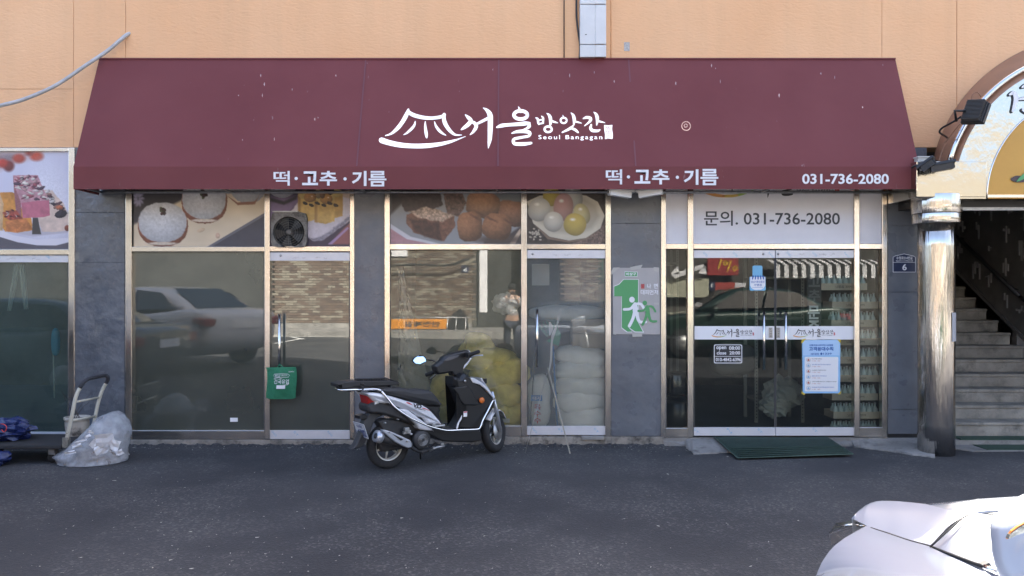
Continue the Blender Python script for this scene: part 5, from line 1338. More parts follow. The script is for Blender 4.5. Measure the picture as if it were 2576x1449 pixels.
# hanging clear plastic sheet, crumpled bag, calendar, broom
film = glass_mat('plastic_film', (.85, .87, .85), .55, (.62, .64, .60), ior=1.45)
def sheetf(u, v):
    w_ = 8 + 34 * v ** 1.3
    vx = 1008 + 34 * v + (u - .5) * 2 * w_; vy = 672 + 308 * v
    y = .10 + .05 * math.sin(u * math.pi) * -1 + .02 * mnoise.noise(Vector((u * 6, v * 14, 2))) + .012 * mnoise.noise(Vector((u * 15, v * 40, 5)))
    return P(vx + 2 * mnoise.noise(Vector((u * 3, v * 9, 7))), vy, y)
tag(grid_obj('plastic_sheet', sheetf, 22, 90, film, thick=.0), 'tall crumpled clear plastic sheet hanging behind the frosted window', 'plastic sheet')
crump = pmat('white_crumpled_bag', (.62, .61, .58), .45)
def crumple(name, c, size, seed, mat):
    vs = []; fs = []; nu, nv = 22, 14
    for j in range(nv + 1):
        t_ = math.pi * j / nv
        for i in range(nu):
            p_ = 2 * math.pi * i / nu
            p = Vector((math.sin(t_) * math.cos(p_), math.sin(t_) * math.sin(p_), math.cos(t_)))
            k = 1 + .5 * abs(mnoise.noise(p * 2.1 + Vector((seed, 0, 0)))) + .28 * mnoise.noise(p * 5 + Vector((seed, 3, 0)))
            vs.append(Vector((p.x * size[0] * k, p.y * size[1] * k, p.z * size[2] * k)))
    fs = [(j * nu + i, j * nu + (i + 1) % nu, (j + 1) * nu + (i + 1) % nu, (j + 1) * nu + i) for j in range(nv) for i in range(nu)]
    o = MB().add(vs, fs, False).build(name, mat); o.location = c; return o
tag(crumple('crumpled_bag', P(1272, 764, .12), (.13, .06, .10), 4, crump), 'crumpled white bag with a knot behind the upper part of the frosted window', 'bag')
mb = MB(); fbox(mb, 1338, 664, 1382, 718, .25, .253); tag(mb.build('wall_calendar', pmat('calendar_paper', (.42, .42, .39), .7)), 'pale calendar sheet seen dimly behind the glass door', 'calendar')
br = thing('broom', 'green push broom standing head-up behind the glass door with a blue handle', 'broom', P(1395, 1070, .09))
a = MB(); a.tube([P(1402, 1072, .09), P(1391, 870, .07)], .012, 8); rel(a.build('handle', pmat('blue_pole', (.03, .16, .42), .4), br), br)
a = MB(); gb = pmat('green_plastic', (.04, .26, .13), .5)
a.slab([P(1375, 858, .06), P(1405, 870, .06), P(1412, 842, .06), P(1398, 816, .06), P(1388, 850, .06)], (0, .03, 0)); rel(a.build('broom_head', gb, br), br)
a = MB(); r = random.Random(9)
for k in range(60):
    t_ = r.random(); p0 = P(1376 + 30 * t_, 848 - 14 * t_, .07 + r.uniform(0, .03)); a.tube([p0, p0 + Vector((-.10 + .1 * t_ + r.uniform(-.02, .02), 0, .13 + r.uniform(-.02, .02)))], .0022, 3)
o = rel(a.build('bristle', gb, br), br); o['kind'] = 'stuff'
tg = thing('torn_cloth', 'white twisted plastic strip hanging in front of the green broom', 'plastic strip', P(1400, 830, .04))
a = MB(); stroke_into(a, [(1412, 778, 5), (1406, 795, 8), (1402, 815, 4), (1393, 838, 8), (1388, 862, 5), (1386, 905, 5), (1381, 935, 3)], lambda x, y: P(x, y, .035 + .004 * math.sin(y * .2)), 6); rel(a.build('strip', M['white'], tg, fix=False), tg)
a = MB(); stroke_into(a, [(1383, 812, 5), (1386, 825, 11), (1383, 842, 4)], lambda x, y: P(x, y, .034), 6); rel(a.build('knot', M['white'], tg, fix=False), tg)
c = MB(); c.tube([P(1352, 800, .06), P(1334, 1065, .05)], .008, 6); tag(c.build('dark_pole', M['black']), 'thin dark pole leaning behind the glass door beside the pull handle', 'pole')
# sticks leaning outside against the door
ls = pmat('weathered_batten', (.26, .24, .19), .7, var=.2, vscale=14)
mb = MB(); a_ = P(1378, 925, -.03); b_ = G(1434, 1141, .0); dv = (b_ - a_); sd_ = Vector((.007, 0, 0)); mb.add([a_ - sd_, a_ + sd_, b_ + sd_, b_ - sd_, a_ - sd_ + Vector((0, -.006, 0)), a_ + sd_ + Vector((0, -.006, 0)), b_ + sd_ + Vector((0, -.006, 0)), b_ - sd_ + Vector((0, -.006, 0))], [(0, 1, 2, 3), (4, 7, 6, 5), (0, 4, 5, 1), (1, 5, 6, 2), (2, 6, 7, 3), (3, 7, 4, 0)])
tag(mb.build('batten', ls), 'pale flat batten leaning against the glass door with its foot on the asphalt', 'stick')
c = MB(); c.tube([P(1376, 938, -.035), G(1321, 1139, .002)], .0035, 5); tag(c.build('thin_wire', M['galv']), 'thin wire leaning against the glass door and splayed to the left', 'wire')
mb = fbox(MB(), 1463, 1098, 1520, 1107, -.055, .0); tag(mb.build('threshold_block', M['concrete'], bevel=.006), 'small flat concrete block under the frosted glass door', 'block')

# oil bottle packs stacked behind the entrance side light
btl = pmat('pale_green_bottle', (.55, .66, .63), .12, 0, spec=.8)
capm = pmat('bottle_cap', (.5, .5, .48), .5)
traym = pmat('tray_cardboard', (.60, .52, .41), .8, var=.1, vscale=6)
prof = [(.027, 0), (.029, .01), (.029, .085), (.024, .105), (.011, .128), (.010, .15)]
bottle_me = MB().lathe(prof, (0, 0, 0), 10).build('bottle', btl); bm_b = bottle_me.data; bpy.data.objects.remove(bottle_me)
cap_o = MB().lathe([(.012, .15), (.012, .165)], (0, 0, 0), 8).build('cap', capm); bm_c = cap_o.data; bpy.data.objects.remove(cap_o)
txt_me = None
rows = [373, 413, 457, 500, 545, 590, 635]
pitch_z = .205; names = ['seventh', 'sixth', 'fifth', 'fourth', 'third', 'second', 'lowest']
def pack(x, y, z, label, shift=0):
    global txt_me
    t_ = thing('bottle_pack', label, 'bottle pack', (x, y, z), 0, 'packs of oil bottles stacked behind the right side light')
    W, Dp, Hh = .50, .26, .075
    mb = MB().box((-W / 2, -Dp / 2, 0), (W / 2, -Dp / 2 + .004, Hh)).box((-W / 2, Dp / 2 - .004, 0), (W / 2, Dp / 2, Hh)).box((-W / 2, -Dp / 2 + .004, 0), (-W / 2 + .004, Dp / 2 - .004, Hh)).box((W / 2 - .004, -Dp / 2 + .004, 0), (W / 2, Dp / 2 - .004, Hh)).box((-W / 2 + .004, -Dp / 2 + .004, 0), (W / 2 - .004, Dp / 2 - .004, .004))
    mb.build('tray', traym, t_)
    a = MB(); text_into(a, '기름병 350ml', lambda px, py: Vector((px, -Dp / 2 - .002, py)), (-.10, .052, .10, .022), 0.0); a.v = [(p[0], p[1], .074 - p[2]) for p in a.v]
    a.build('lettering', M['ink'], t_, fix=False)
    for i in range(8):
        for j in range(2):
            bx_ = -W / 2 + .032 + i * .0623; by_ = -Dp / 2 + .038 + j * .064
            o = bpy.data.objects.new('bottle', bm_b); link(o, t_); o.location = (bx_, by_, .006)
            if j == 0:
                c_ = bpy.data.objects.new('cap', bm_c); link(c_, o)
    return t_
first_z = .06
for k in range(9):
    lb_ = ['lowest pack', 'second pack from the floor', 'third pack from the floor', 'fourth pack from the floor', 'fifth pack from the floor', 'sixth pack from the floor', 'seventh pack from the floor', 'eighth pack from the floor', 'topmost pack'][k] + ' of pale oil bottles behind the right side light'
    pack(3.75 + [0, .004, -.012, .008, .0, -.01, -.02, -.01, -.13][k], .28, first_z + k * .200, lb_)
# metal racks with perforated posts, and their load
def rack(loc, label, w_, d_, h_, shelves, rz=0):
    t_ = thing('storage_rack', label, 'rack', loc, rz)
    pm_ = bpy.data.materials.get('rack_post') or pmat('rack_post', (.34, .34, .31), .5, .3)
    for sx in (0, 1):
        for sy in (0, 1):
            mb = MB().box((sx * w_ - .018, sy * d_, 0), (sx * w_ + .018, sy * d_ + .003, h_)).box((sx * w_ + (.018 if sx else -.021), sy * d_, 0), (sx * w_ + (.021 if sx else -.018), sy * d_ + .036, h_))
            po = mb.build('post', pm_, t_)
            if sy == 0:
                hb = MB(); z = .06
                while z < h_: hb.cbox((sx * w_, sy * d_ - .001, z), (.010, .002, .014)); z += .04
                o = hb.build('post_hole', M['ink'], po); o['kind'] = 'stuff'
    for z in shelves: MB().box((0, 0.004, z), (w_, d_, z + .03)).build('shelf', pm_, t_)
    return t_
rack((2.98, 1.15, rz), 'metal storage rack with perforated posts behind the right entrance door', .56, .45, 2.35, (.25, 1.25, 1.75))
rack((1.55, 3.2, rz), 'distant metal rack with perforated posts at the back of the shop', .9, .45, 2.3, (.3, .9, 1.5, 2.0))
tag(crumple('crumpled_sack', Vector((3.24, .95, .44)), (.20, .13, .17), 9, pmat('translucent_sack', (.42, .44, .41), .5)), 'crumpled pale sack slumping off the low shelf of the rack', 'sack')
tag(crumple('crumpled_sack', Vector((3.10, .85, .30)), (.16, .12, .12), 15, bpy.data.materials['translucent_sack']), 'smaller crumpled pale sack leaning at the rack post', 'sack')
tag(pillow('grey_sack', pmat('grey_sack', (.3, .29, .26), .8), Vector((2.85, 1.7, .78)), (.6, .4, .42), 41, wr=.02), 'round grey full sack behind the perforated rack post', 'sack')
tag(crumple('hanging_bag', Vector((1.88, 2.2, .82)), (.11, .08, .17), 22, bpy.data.materials['translucent_sack']), 'pale plastic bag hanging in the dark behind the opening hours sticker', 'bag')
tag(MB().lathe([(.17, 0), (.19, .03), (.20, .32), (.16, .36), (.05, .38)], (X(1702, .5), .5, rz + .02), 20).build('steel_pot', pmat('dark_pot', (.06, .06, .06), .3, .7)), 'dark steel pot on the floor behind the left side light', 'pot')
tag(MB().lathe([(.14, 0), (.15, .03), (.155, .22), (.13, .25)], (X(1698, .5), .5, rz + .43), 20).build('steel_pot', pmat('pot_top', (.12, .12, .12), .25, .8)), 'smaller steel pot stacked on the dark pot behind the side light', 'pot')
tag(MB().lathe([(.20, 0), (.22, .05), (.22, .3), (.20, .34)], (1.98, 2.1, rz), 20).build('dark_tub', M['black']), 'black round tub on the floor deep inside the entrance', 'tub')
# vertical white lettering banner inside the right door
vb = thing('hanging_banner', 'hanging vertical banner with white letters inside the right entrance door', 'banner', P(2048, 700, .12))
rel(fbox(MB(), 2031, 640, 2066, 830, .13, .133).build('banner_sheet', pmat('dark_banner', (.03, .032, .035), .5), vb), vb)
for ch, bx in (('고', (2034, 690, 2063, 722)), ('추', (2034, 728, 2063, 758)), ('문', (2032, 769, 2062, 803)), ('주', (2033, 806, 2062, 838))):
    mm = M['white'] if ch in '문주' else pmat('grey_letters', (.16, .165, .165), .6)
    mb = MB(); text_into(mb, ch, lambda x, y: P(x, y, .125), bx, .03); rel(mb.build('lettering', mm, vb, fix=False), vb)

# dim things behind the leftmost glass door
whc = pmat('white_cloth', (.85, .87, .85), .8)
def clothf(a0, a1, b0, b1, y0, y1, amp):
    def f(u, v):
        l = a0 + (b0 - a0) * v; r_ = a1 + (b1 - a1) * v
        return P(l + (r_ - l) * u, y0 + (y1 - y0) * v, .12 + amp * math.sin(u * 14 + v * 2))
    return f
tag(grid_obj('work_apron', clothf(36, 52, 18, 28, 665, 782, .02), 12, 20, whc), 'left leg of the white work trousers hanging behind the leftmost glass', 'trousers')
tag(grid_obj('work_apron', clothf(46, 62, 60, 72, 665, 778, .02), 12, 20, whc), 'right leg of the white work trousers hanging behind the leftmost glass', 'trousers')
tag(pillow('blue_box', pmat('blue_jug', (.08, .45, .8), .4), P(140, 860, .14), (.08, .08, .3), 51, wr=.004), 'slim blue container behind the leftmost glass door', 'container')
c = MB(); c.tube([P(134, 890, .2), P(137, 1000, .2)], .007, 6); tag(c.build('broom_stick', whc), 'thin pale stick below the blue container behind the leftmost glass', 'stick')
# ================================================================== the other side of the street (seen mirrored in the glass and steel)
DW = 24.0
YW = -(DW - D)
def RX(v): return (v - CX) / F * DW
def RZ(v): return H - (v - CY) / F * DW
M['brick'] = None
def brickmat():
    m, t, b = new_mat('brick_face'); L = t.links
    g = t.nodes.new('ShaderNodeNewGeometry'); r = t.nodes.new('ShaderNodeValToRGB'); r.color_ramp.interpolation = 'CONSTANT'
    cols_ = [(0, (.13, .092, .07)), (.3, (.10, .072, .058)), (.52, (.17, .14, .11)), (.72, (.22, .195, .155)), (.9, (.14, .10, .075))]
    r.color_ramp.elements[0].color = (*cols_[0][1], 1); r.color_ramp.elements[1].position = .3; r.color_ramp.elements[1].color = (*cols_[1][1], 1)
    for p, c_ in cols_[2:]: e = r.color_ramp.elements.new(p); e.color = (*c_, 1)
    L.new(g.outputs['Random Per Island'], r.inputs[0]); L.new(r.outputs[0], b.inputs['Base Color']); b.inputs['Roughness'].default_value = .85
    return m
M['brick'] = brickmat()
ob = thing('brick_building', 'mottled brown brick house across the street with a white downpipe', 'building', (RX(930), YW, .4))
mortar = pmat('mortar', (.16, .15, .13), .9); greyw = pmat('shade_toned_render', (.045, .046, .044), .8, var=.2, vscale=1)  # render kept near black: shade over that frontage is put into its colour
def obp(mb, name, mat, **k): return rel(mb.build(name, mat, ob, **k), ob)
obp(MB().box((RX(690), YW - 4, 0), (RX(1187), YW - .01, 7.2)), 'wall', mortar)
mb = MB(); z = RZ(812); j = 0; r = random.Random(2)
while z < 3.6:
    x = RX(690) - (j % 2) * .12
    while x < RX(1185):
        mb.box((x, YW - .012, z), (x + .225, YW + r.uniform(.0, .006), z + .066)); x += .235
    z += .077; j += 1
o = obp(mb, 'brick', M['brick'], fix=False); o['kind'] = 'stuff'
mb = MB(); z = 3.62; j = 0
while z < 7.1:
    x = RX(690) - (j % 2) * .12
    while x < RX(1185): mb.box((x, YW - .012, z), (x + .47, YW + .004, z + .14)); x += .48
    z += .154; j += 1
o = obp(mb, 'brick', M['brick'], fix=False); o['kind'] = 'stuff'
obp(MB().box((RX(690), YW - .01, .1), (RX(1187), YW + .06, RZ(813))), 'base_course', M['concrete'])
obp(MB().box((RX(985), YW, RZ(645)), (RX(1025), YW + .06, RZ(600))), 'window_frame', M['white'])
obp(MB().box((RX(1206), YW + .0, RZ(786)), (RX(1226), YW + .12, 7.0)), 'downpipe', M['white'], bevel=.02)
obp(MB().box((RX(1161), YW + .01, RZ(686)), (RX(1179), YW + .02, RZ(668))), 'number_plate', navy)
a = MB(); text_into(a, '5', lambda x, y: Vector((RX(1170) - x, YW + .024, RZ(678) - y)), (-.05, -.06, .05, .06), .02); obp(a, 'lettering', M['white'], fix=False)
c = MB(); c.tube(smooth_pts([(RX(960), YW + .3, RZ(672)), (RX(1010), YW + .3, RZ(668)), (RX(1060), YW + .3, RZ(667)), (RX(1130), YW + .3, RZ(668)), (RX(1190), YW + .3, RZ(648))], 5), .03, 6); tag(c.build('street_cable', M['black']), 'slack black cable hanging along the brick house across the street', 'cable')
gb2 = thing('dark_building', 'building across the street left of the brick house, its wall toned dark for shade', 'building', (RX(300), YW, .4))
rel(MB().box((-30, YW - 5, 0), (RX(686), YW, 7.0)).build('wall', greyw, gb2), gb2)
rel(MB().box((-30, YW - .3, 7.0), (RX(686), YW + .15, 7.3)).build('roof', M['concrete'], gb2), gb2)
gr = thing('row_of_shops', 'low shop row across the street with red banners and a striped canopy', 'building', (RX(1900), YW, .4))
def grp(mb, name, mat, **k): return rel(mb.build(name, mat, gr, **k), gr)
grp(MB().box((RX(1190), YW - 3, 0), (RX(1420), YW - 2.9, 6.0)), 'garage_back', greyw)
grp(MB().box((RX(1420), YW - 3, 0), (RX(1500), YW - .01, 6.0)), 'wall', mortar)
mb = MB(); z = .4; j = 0
while z < 3.4:
    x = RX(1420) - (j % 2) * .12
    while x < RX(1498): mb.box((x, YW - .012, z), (x + .225, YW + .003, z + .066)); x += .235
    z += .077; j += 1
o = grp(mb, 'brick', M['brick'], fix=False); o['kind'] = 'stuff'
grp(MB().box((RX(1500), YW - 3, 0), (RX(2700), YW - .6, 6.2)), 'wall', pmat('shop_wall', (.09, .085, .075), .8, var=.3, vscale=1.5))
for k in range(2): grp(MB().tube([(RX(1506 + k * 10), YW - .3, RZ(628 - 200)), (RX(1506 + k * 10), YW - .3, RZ(712))], .05, 8), 'green_pipe', pmat('green_pipe', (.06, .2, .15), .5))
grp(MB().box((RX(1675), YW - .5, RZ(748)), (RX(1790), YW - .3, RZ(700))), 'cream_wall', pmat('cream_wall', (.42, .42, .32), .7, var=.15, vscale=2))
grp(MB().box((RX(1787), YW - .35, RZ(692)), (RX(1866), YW - .33, RZ(640))), 'red_banner', pmat('banner_red', (.30, .03, .03), .6))
mb = MB()
for s in ([(1822, 652, 4), (1818, 664, 5), (1814, 676, 2)], [(1832, 655, 3), (1838, 660, 4), (1832, 666, 4), (1828, 660, 3), (1836, 655, 3)], [(1847, 655, 4), (1842, 670, 5), (1836, 684, 2)], [(1856, 668, 3), (1862, 673, 4), (1856, 680, 4), (1851, 673, 3), (1860, 668, 3)]):
    stroke_into(mb, s, lambda x, y: Vector((RX(x), YW - .32, RZ(y))), 4)
grp(mb, 'brush_lettering', pmat('banner_yellow', (.7, .45, .04), .6), fix=False)
grp(MB().box((RX(1806), YW - .35, RZ(742)), (RX(1856), YW - .3, RZ(710))), 'red_sign', pmat('sign_red', (.36, .05, .04), .6))
grp(MB().box((RX(1857), YW - .35, RZ(742)), (RX(1884), YW - .3, RZ(711))), 'white_sign', M['board'])
grp(MB().box((RX(1791), YW - .35, RZ(730)), (RX(1806), YW - .3, RZ(708))), 'number_plate', navy)
a = MB(); text_into(a, '3', lambda x, y: Vector((RX(1798) - x, YW - .29, RZ(718) - y)), (-.04, -.06, .04, .06), .02); grp(a, 'lettering', M['white'], fix=False)
for k in range(3):
    grp(MB().add([(RX(1690 + k * 34), YW - .1, RZ(688)), (RX(1708 + k * 34), YW - .1, RZ(668)), (RX(1712 + k * 34), YW - .1, RZ(690))], [(0, 1, 2)]), 'pennant', bpy.data.materials['sign_red'] if k % 2 else M['white'], fix=False)
grp(MB().add([(RX(1690), YW - .1, RZ(690)), (RX(1700), YW - .1, RZ(700)), (RX(1780), YW - .1, RZ(672)), (RX(1770), YW - .1, RZ(664))], [(0, 1, 2, 3)]), 'pennant', M['white'], fix=False)
ca = thing('striped_canopy', 'black and white striped shop canopy across the street', 'canopy', (RX(2080), YW, RZ(700)))
blk = pmat('canopy_black', (.02, .02, .02), .6)
x = 1938; k = 0
while x < 2225:
    for (ya, za, yb, zb) in ((YW - .3, RZ(652), YW + .5, RZ(668)), (YW + .5, RZ(669), YW + .52, RZ(700))):
        rel(MB().add([(RX(x), ya, za), (RX(x + 10.6), ya, za), (RX(x + 10.6), yb, zb), (RX(x), yb, zb)], [(0, 1, 2, 3)]).build('canopy_stripe', M['white'] if k % 2 == 0 else blk, ca, fix=False), ca)
    x += 10.7; k += 1
ro = MB().box((-40, YW, 0), (60, YW + 3.2, .58 - .12)); ro.v = [(a, b, c) for a, b, c in ro.v]
tag(MB().box((-40, YW + .0, -.1), (60, YW + 2.6, .55)).build('pavement', M['concrete']), 'raised concrete pavement across the street', kind='structure')
# painted bay markings on the street behind the viewpoint
wp = pmat('road_paint', (.6, .6, .58), .8, var=.2, vscale=8)
def gline(pts, wd, name='painted_line', label='white parking bay line on the street'):
    mb = MB()
    for a, b in zip(pts[:-1], pts[1:]):
        a = Vector(a); b = Vector(b); n = Vector((-(b - a).y, (b - a).x)).normalized() * wd / 2; S_ = 12
        for k in range(S_):
            p = a.lerp(b, k / S_); q_ = a.lerp(b, (k + 1) / S_)
            mb.add([(v.x, v.y, ground_z(v.x, v.y) + .012) for v in (p - n, p + n, q_ + n, q_ - n)], [(0, 1, 2, 3)])
    return tag(mb.build(name, wp, fix=False), label, kind='structure')
def gr2(v, w_, z=.1):
    d = (H - z) * F / (w_ - CY); return ((v - CX) / F * d, -(d - D))
gline([gr2(422, 903), gr2(540, 914), gr2(588, 909)], .1); gline([gr2(690, 892), gr2(762, 880)], .1); gline([gr2(650, 860), gr2(762, 882)], .1)
gline([(-9, -13.0), (12, -13.4)], .12)

# cars
def car(name, label, paint, loc, rz, L_=4.75, W_=1.84, zs=1.0, roof=(.98, 3.95), kind='sedan'):
    """a parked car: lofted body and cabin, windows, lamps, wheels; front towards local +x"""
    t_ = thing(name, label, 'car', loc, rz, 'cars parked around the viewpoint')
    h = W_ / 2
    st_ = [(-L_/2, .62, .96, .78), (-L_/2 + .12, .32, 1.04, .90), (-L_/2 + .6, .22, 1.08, .97), (-L_ * .22, .20, .98, 1.0), (0, .19, .96, 1.0), (L_ * .2, .2, .95, 1.0), (L_/2 - .75, .22, .90, .97), (L_/2 - .25, .24, .78, .88), (L_/2 - .03, .34, .66, .72)]
    vs = []; NR = 12
    for x, z0, z1, k in st_:
        z1 *= zs
        sec = [(-.80, z0), (-.97, z0 + .10), (-1.0, z0 + (z1 - z0) * .55), (-.985, z1 - .06), (-.93, z1 - .01), (-.5, z1 + .012), (.5, z1 + .012), (.93, z1 - .01), (.985, z1 - .06), (1.0, z0 + (z1 - z0) * .55), (.97, z0 + .10), (.80, z0)]
        vs += [(x, s * h * k, z) for s, z in sec]
    n = len(st_)
    fs = [(i * NR + j, i * NR + (j + 1) % NR, (i + 1) * NR + (j + 1) % NR, (i + 1) * NR + j) for i in range(n - 1) for j in range(NR)] + [tuple(range(NR)), tuple((n - 1) * NR + j for j in range(NR))]
    o = MB().add(vs, fs, True).build('body', paint, t_); m = o.modifiers.new('s', 'SUBSURF'); m.levels = m.render_levels = 2
    rt = 1.46 * zs
    cab = [(-L_ * .405, 1.02 * zs, .80), (-L_ * .30, 1.28 * zs, .74), (-L_ * .20, rt - .02, .70), (-L_ * .04, rt, .70), (L_ * .06, rt - .03, .70), (L_ * .15, 1.2 * zs, .76), (L_ * .255, .93 * zs, .84)]
    vs = []
    for x, z, k in cab:
        zb = .90 * zs
        vs += [(x, -h * .90, zb), (x, -h * k * (1 if z < 1.1 else 1.0), z - .05 if z > 1.1 else z - .01), (x, -h * k * .86, z), (x, h * k * .86, z), (x, h * k, z - .05 if z > 1.1 else z - .01), (x, h * .90, zb)]
    n = len(cab)
    fs = [(i * 6 + j, i * 6 + (j + 1) % 6, (i + 1) * 6 + (j + 1) % 6, (i + 1) * 6 + j) for i in range(n - 1) for j in range(6)] + [tuple(range(6)), tuple((n - 1) * 6 + j for j in range(6))]
    o = MB().add(vs, fs, True).build('cabin', paint, t_); m = o.modifiers.new('s', 'SUBSURF'); m.levels = m.render_levels = 2
    gm = bpy.data.materials.get('car_glass') or pmat('car_glass', (.01, .012, .014), .04, 0, spec=.7)
    for s in (-1, 1):
        for name_, pts in (('side_window', [(-L_ * .33, 1.06), (-L_ * .24, 1.33), (-L_ * .10, 1.38), (-L_ * .075, 1.02)]), ('side_window', [(-L_ * .065, 1.02), (-L_ * .085, 1.38), (L_ * .04, 1.365), (L_ * .17, 1.0)])):
            mb = MB(); mb.slab([(x, s * h * (1.0 - (z - .9) * .42) * .955, z * zs) for x, z in pts], (0, s * .02, 0)); mb.build(name_, gm, t_)
    mb = MB(); mb.add([(-L_ * .385, -h * .62, 1.075 * zs), (-L_ * .385, h * .62, 1.075 * zs), (-L_ * .245, h * .54, 1.405 * zs), (-L_ * .245, -h * .54, 1.405 * zs)], [(0, 1, 2, 3)]); mb.build('rear_window', gm, t_, fix=False)
    mb = MB(); mb.add([(L_ * .235, -h * .66, .985 * zs), (L_ * .235, h * .66, .985 * zs), (L_ * .085, h * .55, 1.39 * zs), (L_ * .085, -h * .55, 1.39 * zs)], [(0, 1, 2, 3)]); mb.build('windscreen', gm, t_, fix=False)
    tl = bpy.data.materials.get('tail_lamp_red') or pmat('tail_lamp_red', (.25, .01, .01), .1)
    hl = bpy.data.materials.get('head_lamp_clear') or pmat('head_lamp_clear', (.4, .4, .42), .08, .4)
    for s in (-1, 1):
        mb = MB(); mb.cbox((-L_/2 + .10, s * h * .66, .83 * zs), (.14, .46, .14)); mb.cbox((-L_/2 + .30, s * h * .885, .86 * zs), (.36, .06, .10), Matrix.Rotation(-s * .16, 3, 'Z')); mb.build('tail_lamp', tl, t_, bevel=.02)
        mb = MB(); mb.cbox((L_/2 - .22, s * h * .70, .64 * zs), (.22, .34, .13)); mb.build('head_lamp', hl, t_, bevel=.03)
        mb = MB(); mb.cbox((L_ * .16, s * (h + .09), .98 * zs), (.1, .2, .13)); mb.build('door_mirror', paint, t_, bevel=.03)
    for x in (-L_ * .29, L_ * .31):
        for s in (-1, 1):
            w_ = MB().lathe([(.2, -.1), (.31, -.1), (.33, -.06), (.33, .06), (.31, .1), (.2, .1)], (x, s * (h - .10), .33), 24, 'Y').build('wheel', M['rubber'], t_)
            MB().lathe([(.2, 0), (.2, .03), (.05, .04)], (x, s * (h - .10) + s * .08, .33), 18, 'Y', rot=Matrix.Rotation(0 if s > 0 else math.pi, 3, 'X')).build('rim', M['galv'], w_)
    MB().box((-L_/2 - .0, -.26, .72 * zs), (-L_/2 + .02, .26, .84 * zs)).build('number_plate', M['white'], t_)
    return t_
def carpaint(name, c, metal=0.0):
    m, t, b = new_mat(name); b.inputs['Base Color'].default_value = (*c, 1); b.inputs['Roughness'].default_value = .35; b.inputs['Metallic'].default_value = metal
    b.inputs['Coat Weight'].default_value = 1.0; b.inputs['Coat Roughness'].default_value = .03; return m
pw = carpaint('white_car_paint', (.66, .67, .72)); ps = carpaint('grey_car_paint', (.085, .088, .085), .3); pg = carpaint('dark_green_car_paint', (.015, .04, .03), .2)
car('parked_car', 'white sedan parked left of the viewpoint, mirrored in the large left window', pw, (-6.7, -6.3, .30), math.radians(180 + 29))
car('parked_car', 'grey sedan parked nearest the shop at the left, mirrored in front of the white one', ps, (-7.35, -3.25, .12), math.radians(180 + 6))
car('parked_car', 'dark green off-roader parked beyond the viewpoint, mirrored in the entrance doors', pg, (5.4, -10.2, .14), math.radians(183), zs=1.12, W_=1.9)
# barrier and folding sign on the far pavement
bz = .55
bar = thing('road_barrier', 'orange safety barrier standing on legs across the street', 'barrier', (RX(1050), YW + 1.6, bz))
DB = DW - 1.6
def RB(v, w_): return Vector(((v - CX) / F * DB, -(DB - D), H - (w_ - CY) / F * DB))
org = pmat('orange_plastic', (.62, .24, .02), .5)
a_, b_ = RB(983, 828), RB(1125, 803); rel(MB().box((a_.x, a_.y, a_.z), (b_.x, b_.y - .06, b_.z)).build('panel', org, bar, bevel=.02), bar)
a = MB(); text_into(a, '안전⊕제일' if False else '안전제일', lambda x, y: Vector(((a_.x + b_.x) / 2 + .1 - x, a_.y + .01, (a_.z + b_.z) / 2 - y)), (-.5, -.08, .5, .08), .03); rel(a.build('lettering', M['ink'], bar, fix=False), bar)
c = MB(); c.tube([RB(980, 799), RB(1185, 799)], .02, 6)
for v in (984, 1120): c.tube([RB(v, 828), RB(v - 8, 845)], .015, 6); c.tube([RB(v, 828), RB(v + 8, 845)], .015, 6)
rel(c.build('barrier_frame', M['galv'], bar), bar)
af = thing('folding_sign', 'dark folding sign board standing by the orange barrier across the street', 'sign', RB(1150, 850))
mb = MB(); mb.slab([RB(1118, 842), RB(1180, 848), RB(1176, 800), RB(1158, 776), RB(1138, 790)], (0, -.05, 0)); rel(mb.build('sign_board', M['black'], af), af)
c = MB(); 
for v in (1126, 1148, 1172): c.tube([RB(v, 800), RB(v - 4, 862)], .02, 6)
rel(c.build('leg', M['galv'], af), af)

# the photographer, standing behind the lens
def skin(name, verts, edges, radii, mat, parent, lv=1):
    me = bpy.data.meshes.new(name); me.from_pydata(verts, edges, []); me.materials.append(mat)
    o = bpy.data.objects.new(name, me); link(o, parent)
    m = o.modifiers.new('skin', 'SKIN'); m.use_smooth_shade = True
    for i, r_ in enumerate(radii): me.skin_vertices[0].data[i].radius = (r_, r_) if not isinstance(r_, tuple) else r_
    me.skin_vertices[0].data[0].use_root = True
    s_ = o.modifiers.new('sub', 'SUBSURF'); s_.levels = s_.render_levels = lv
    return o
gz = ground_z(0, -D - .35)
pe = thing('person', 'person in a grey jacket and dark trousers holding up a phone behind the viewpoint', 'person', (-.0, -D - .42, gz))
skm = pmat('skin', (.42, .26, .19), .5); jk = pmat('grey_jacket', (.34, .34, .35), .8); tr_ = pmat('dark_trousers', (.035, .04, .06), .8)
V3 = [(0, 0, .92), (0, 0, 1.1), (0, .01, 1.3), (0, .01, 1.43), (0, .02, 1.50), (0, .04, 1.60), (0, .05, 1.70),
      (.10, 0, .88), (.11, .02, .48), (.12, -.01, .08), (.13, .12, .04), (-.10, 0, .88), (-.11, .02, .48), (-.12, -.01, .08), (-.13, .12, .04),
      (.19, .0, 1.40), (.26, .06, 1.16), (.09, .25, 1.42), (.05, .29, 1.50), (-.19, .0, 1.40), (-.26, .06, 1.16), (-.09, .25, 1.42), (-.05, .29, 1.50)]
E3 = [(0, 1), (1, 2), (2, 3), (3, 4), (4, 5), (5, 6), (0, 7), (7, 8), (8, 9), (9, 10), (0, 11), (11, 12), (12, 13), (13, 14), (3, 15), (15, 16), (16, 17), (17, 18), (3, 19), (19, 20), (20, 21), (21, 22)]
R3 = [(.15, .11), (.14, .10), (.17, .11), (.13, .09), .055, .085, .07, .09, .06, .045, .04, .09, .06, .045, .04, .065, .048, .035, .03, .065, .048, .035, .03]
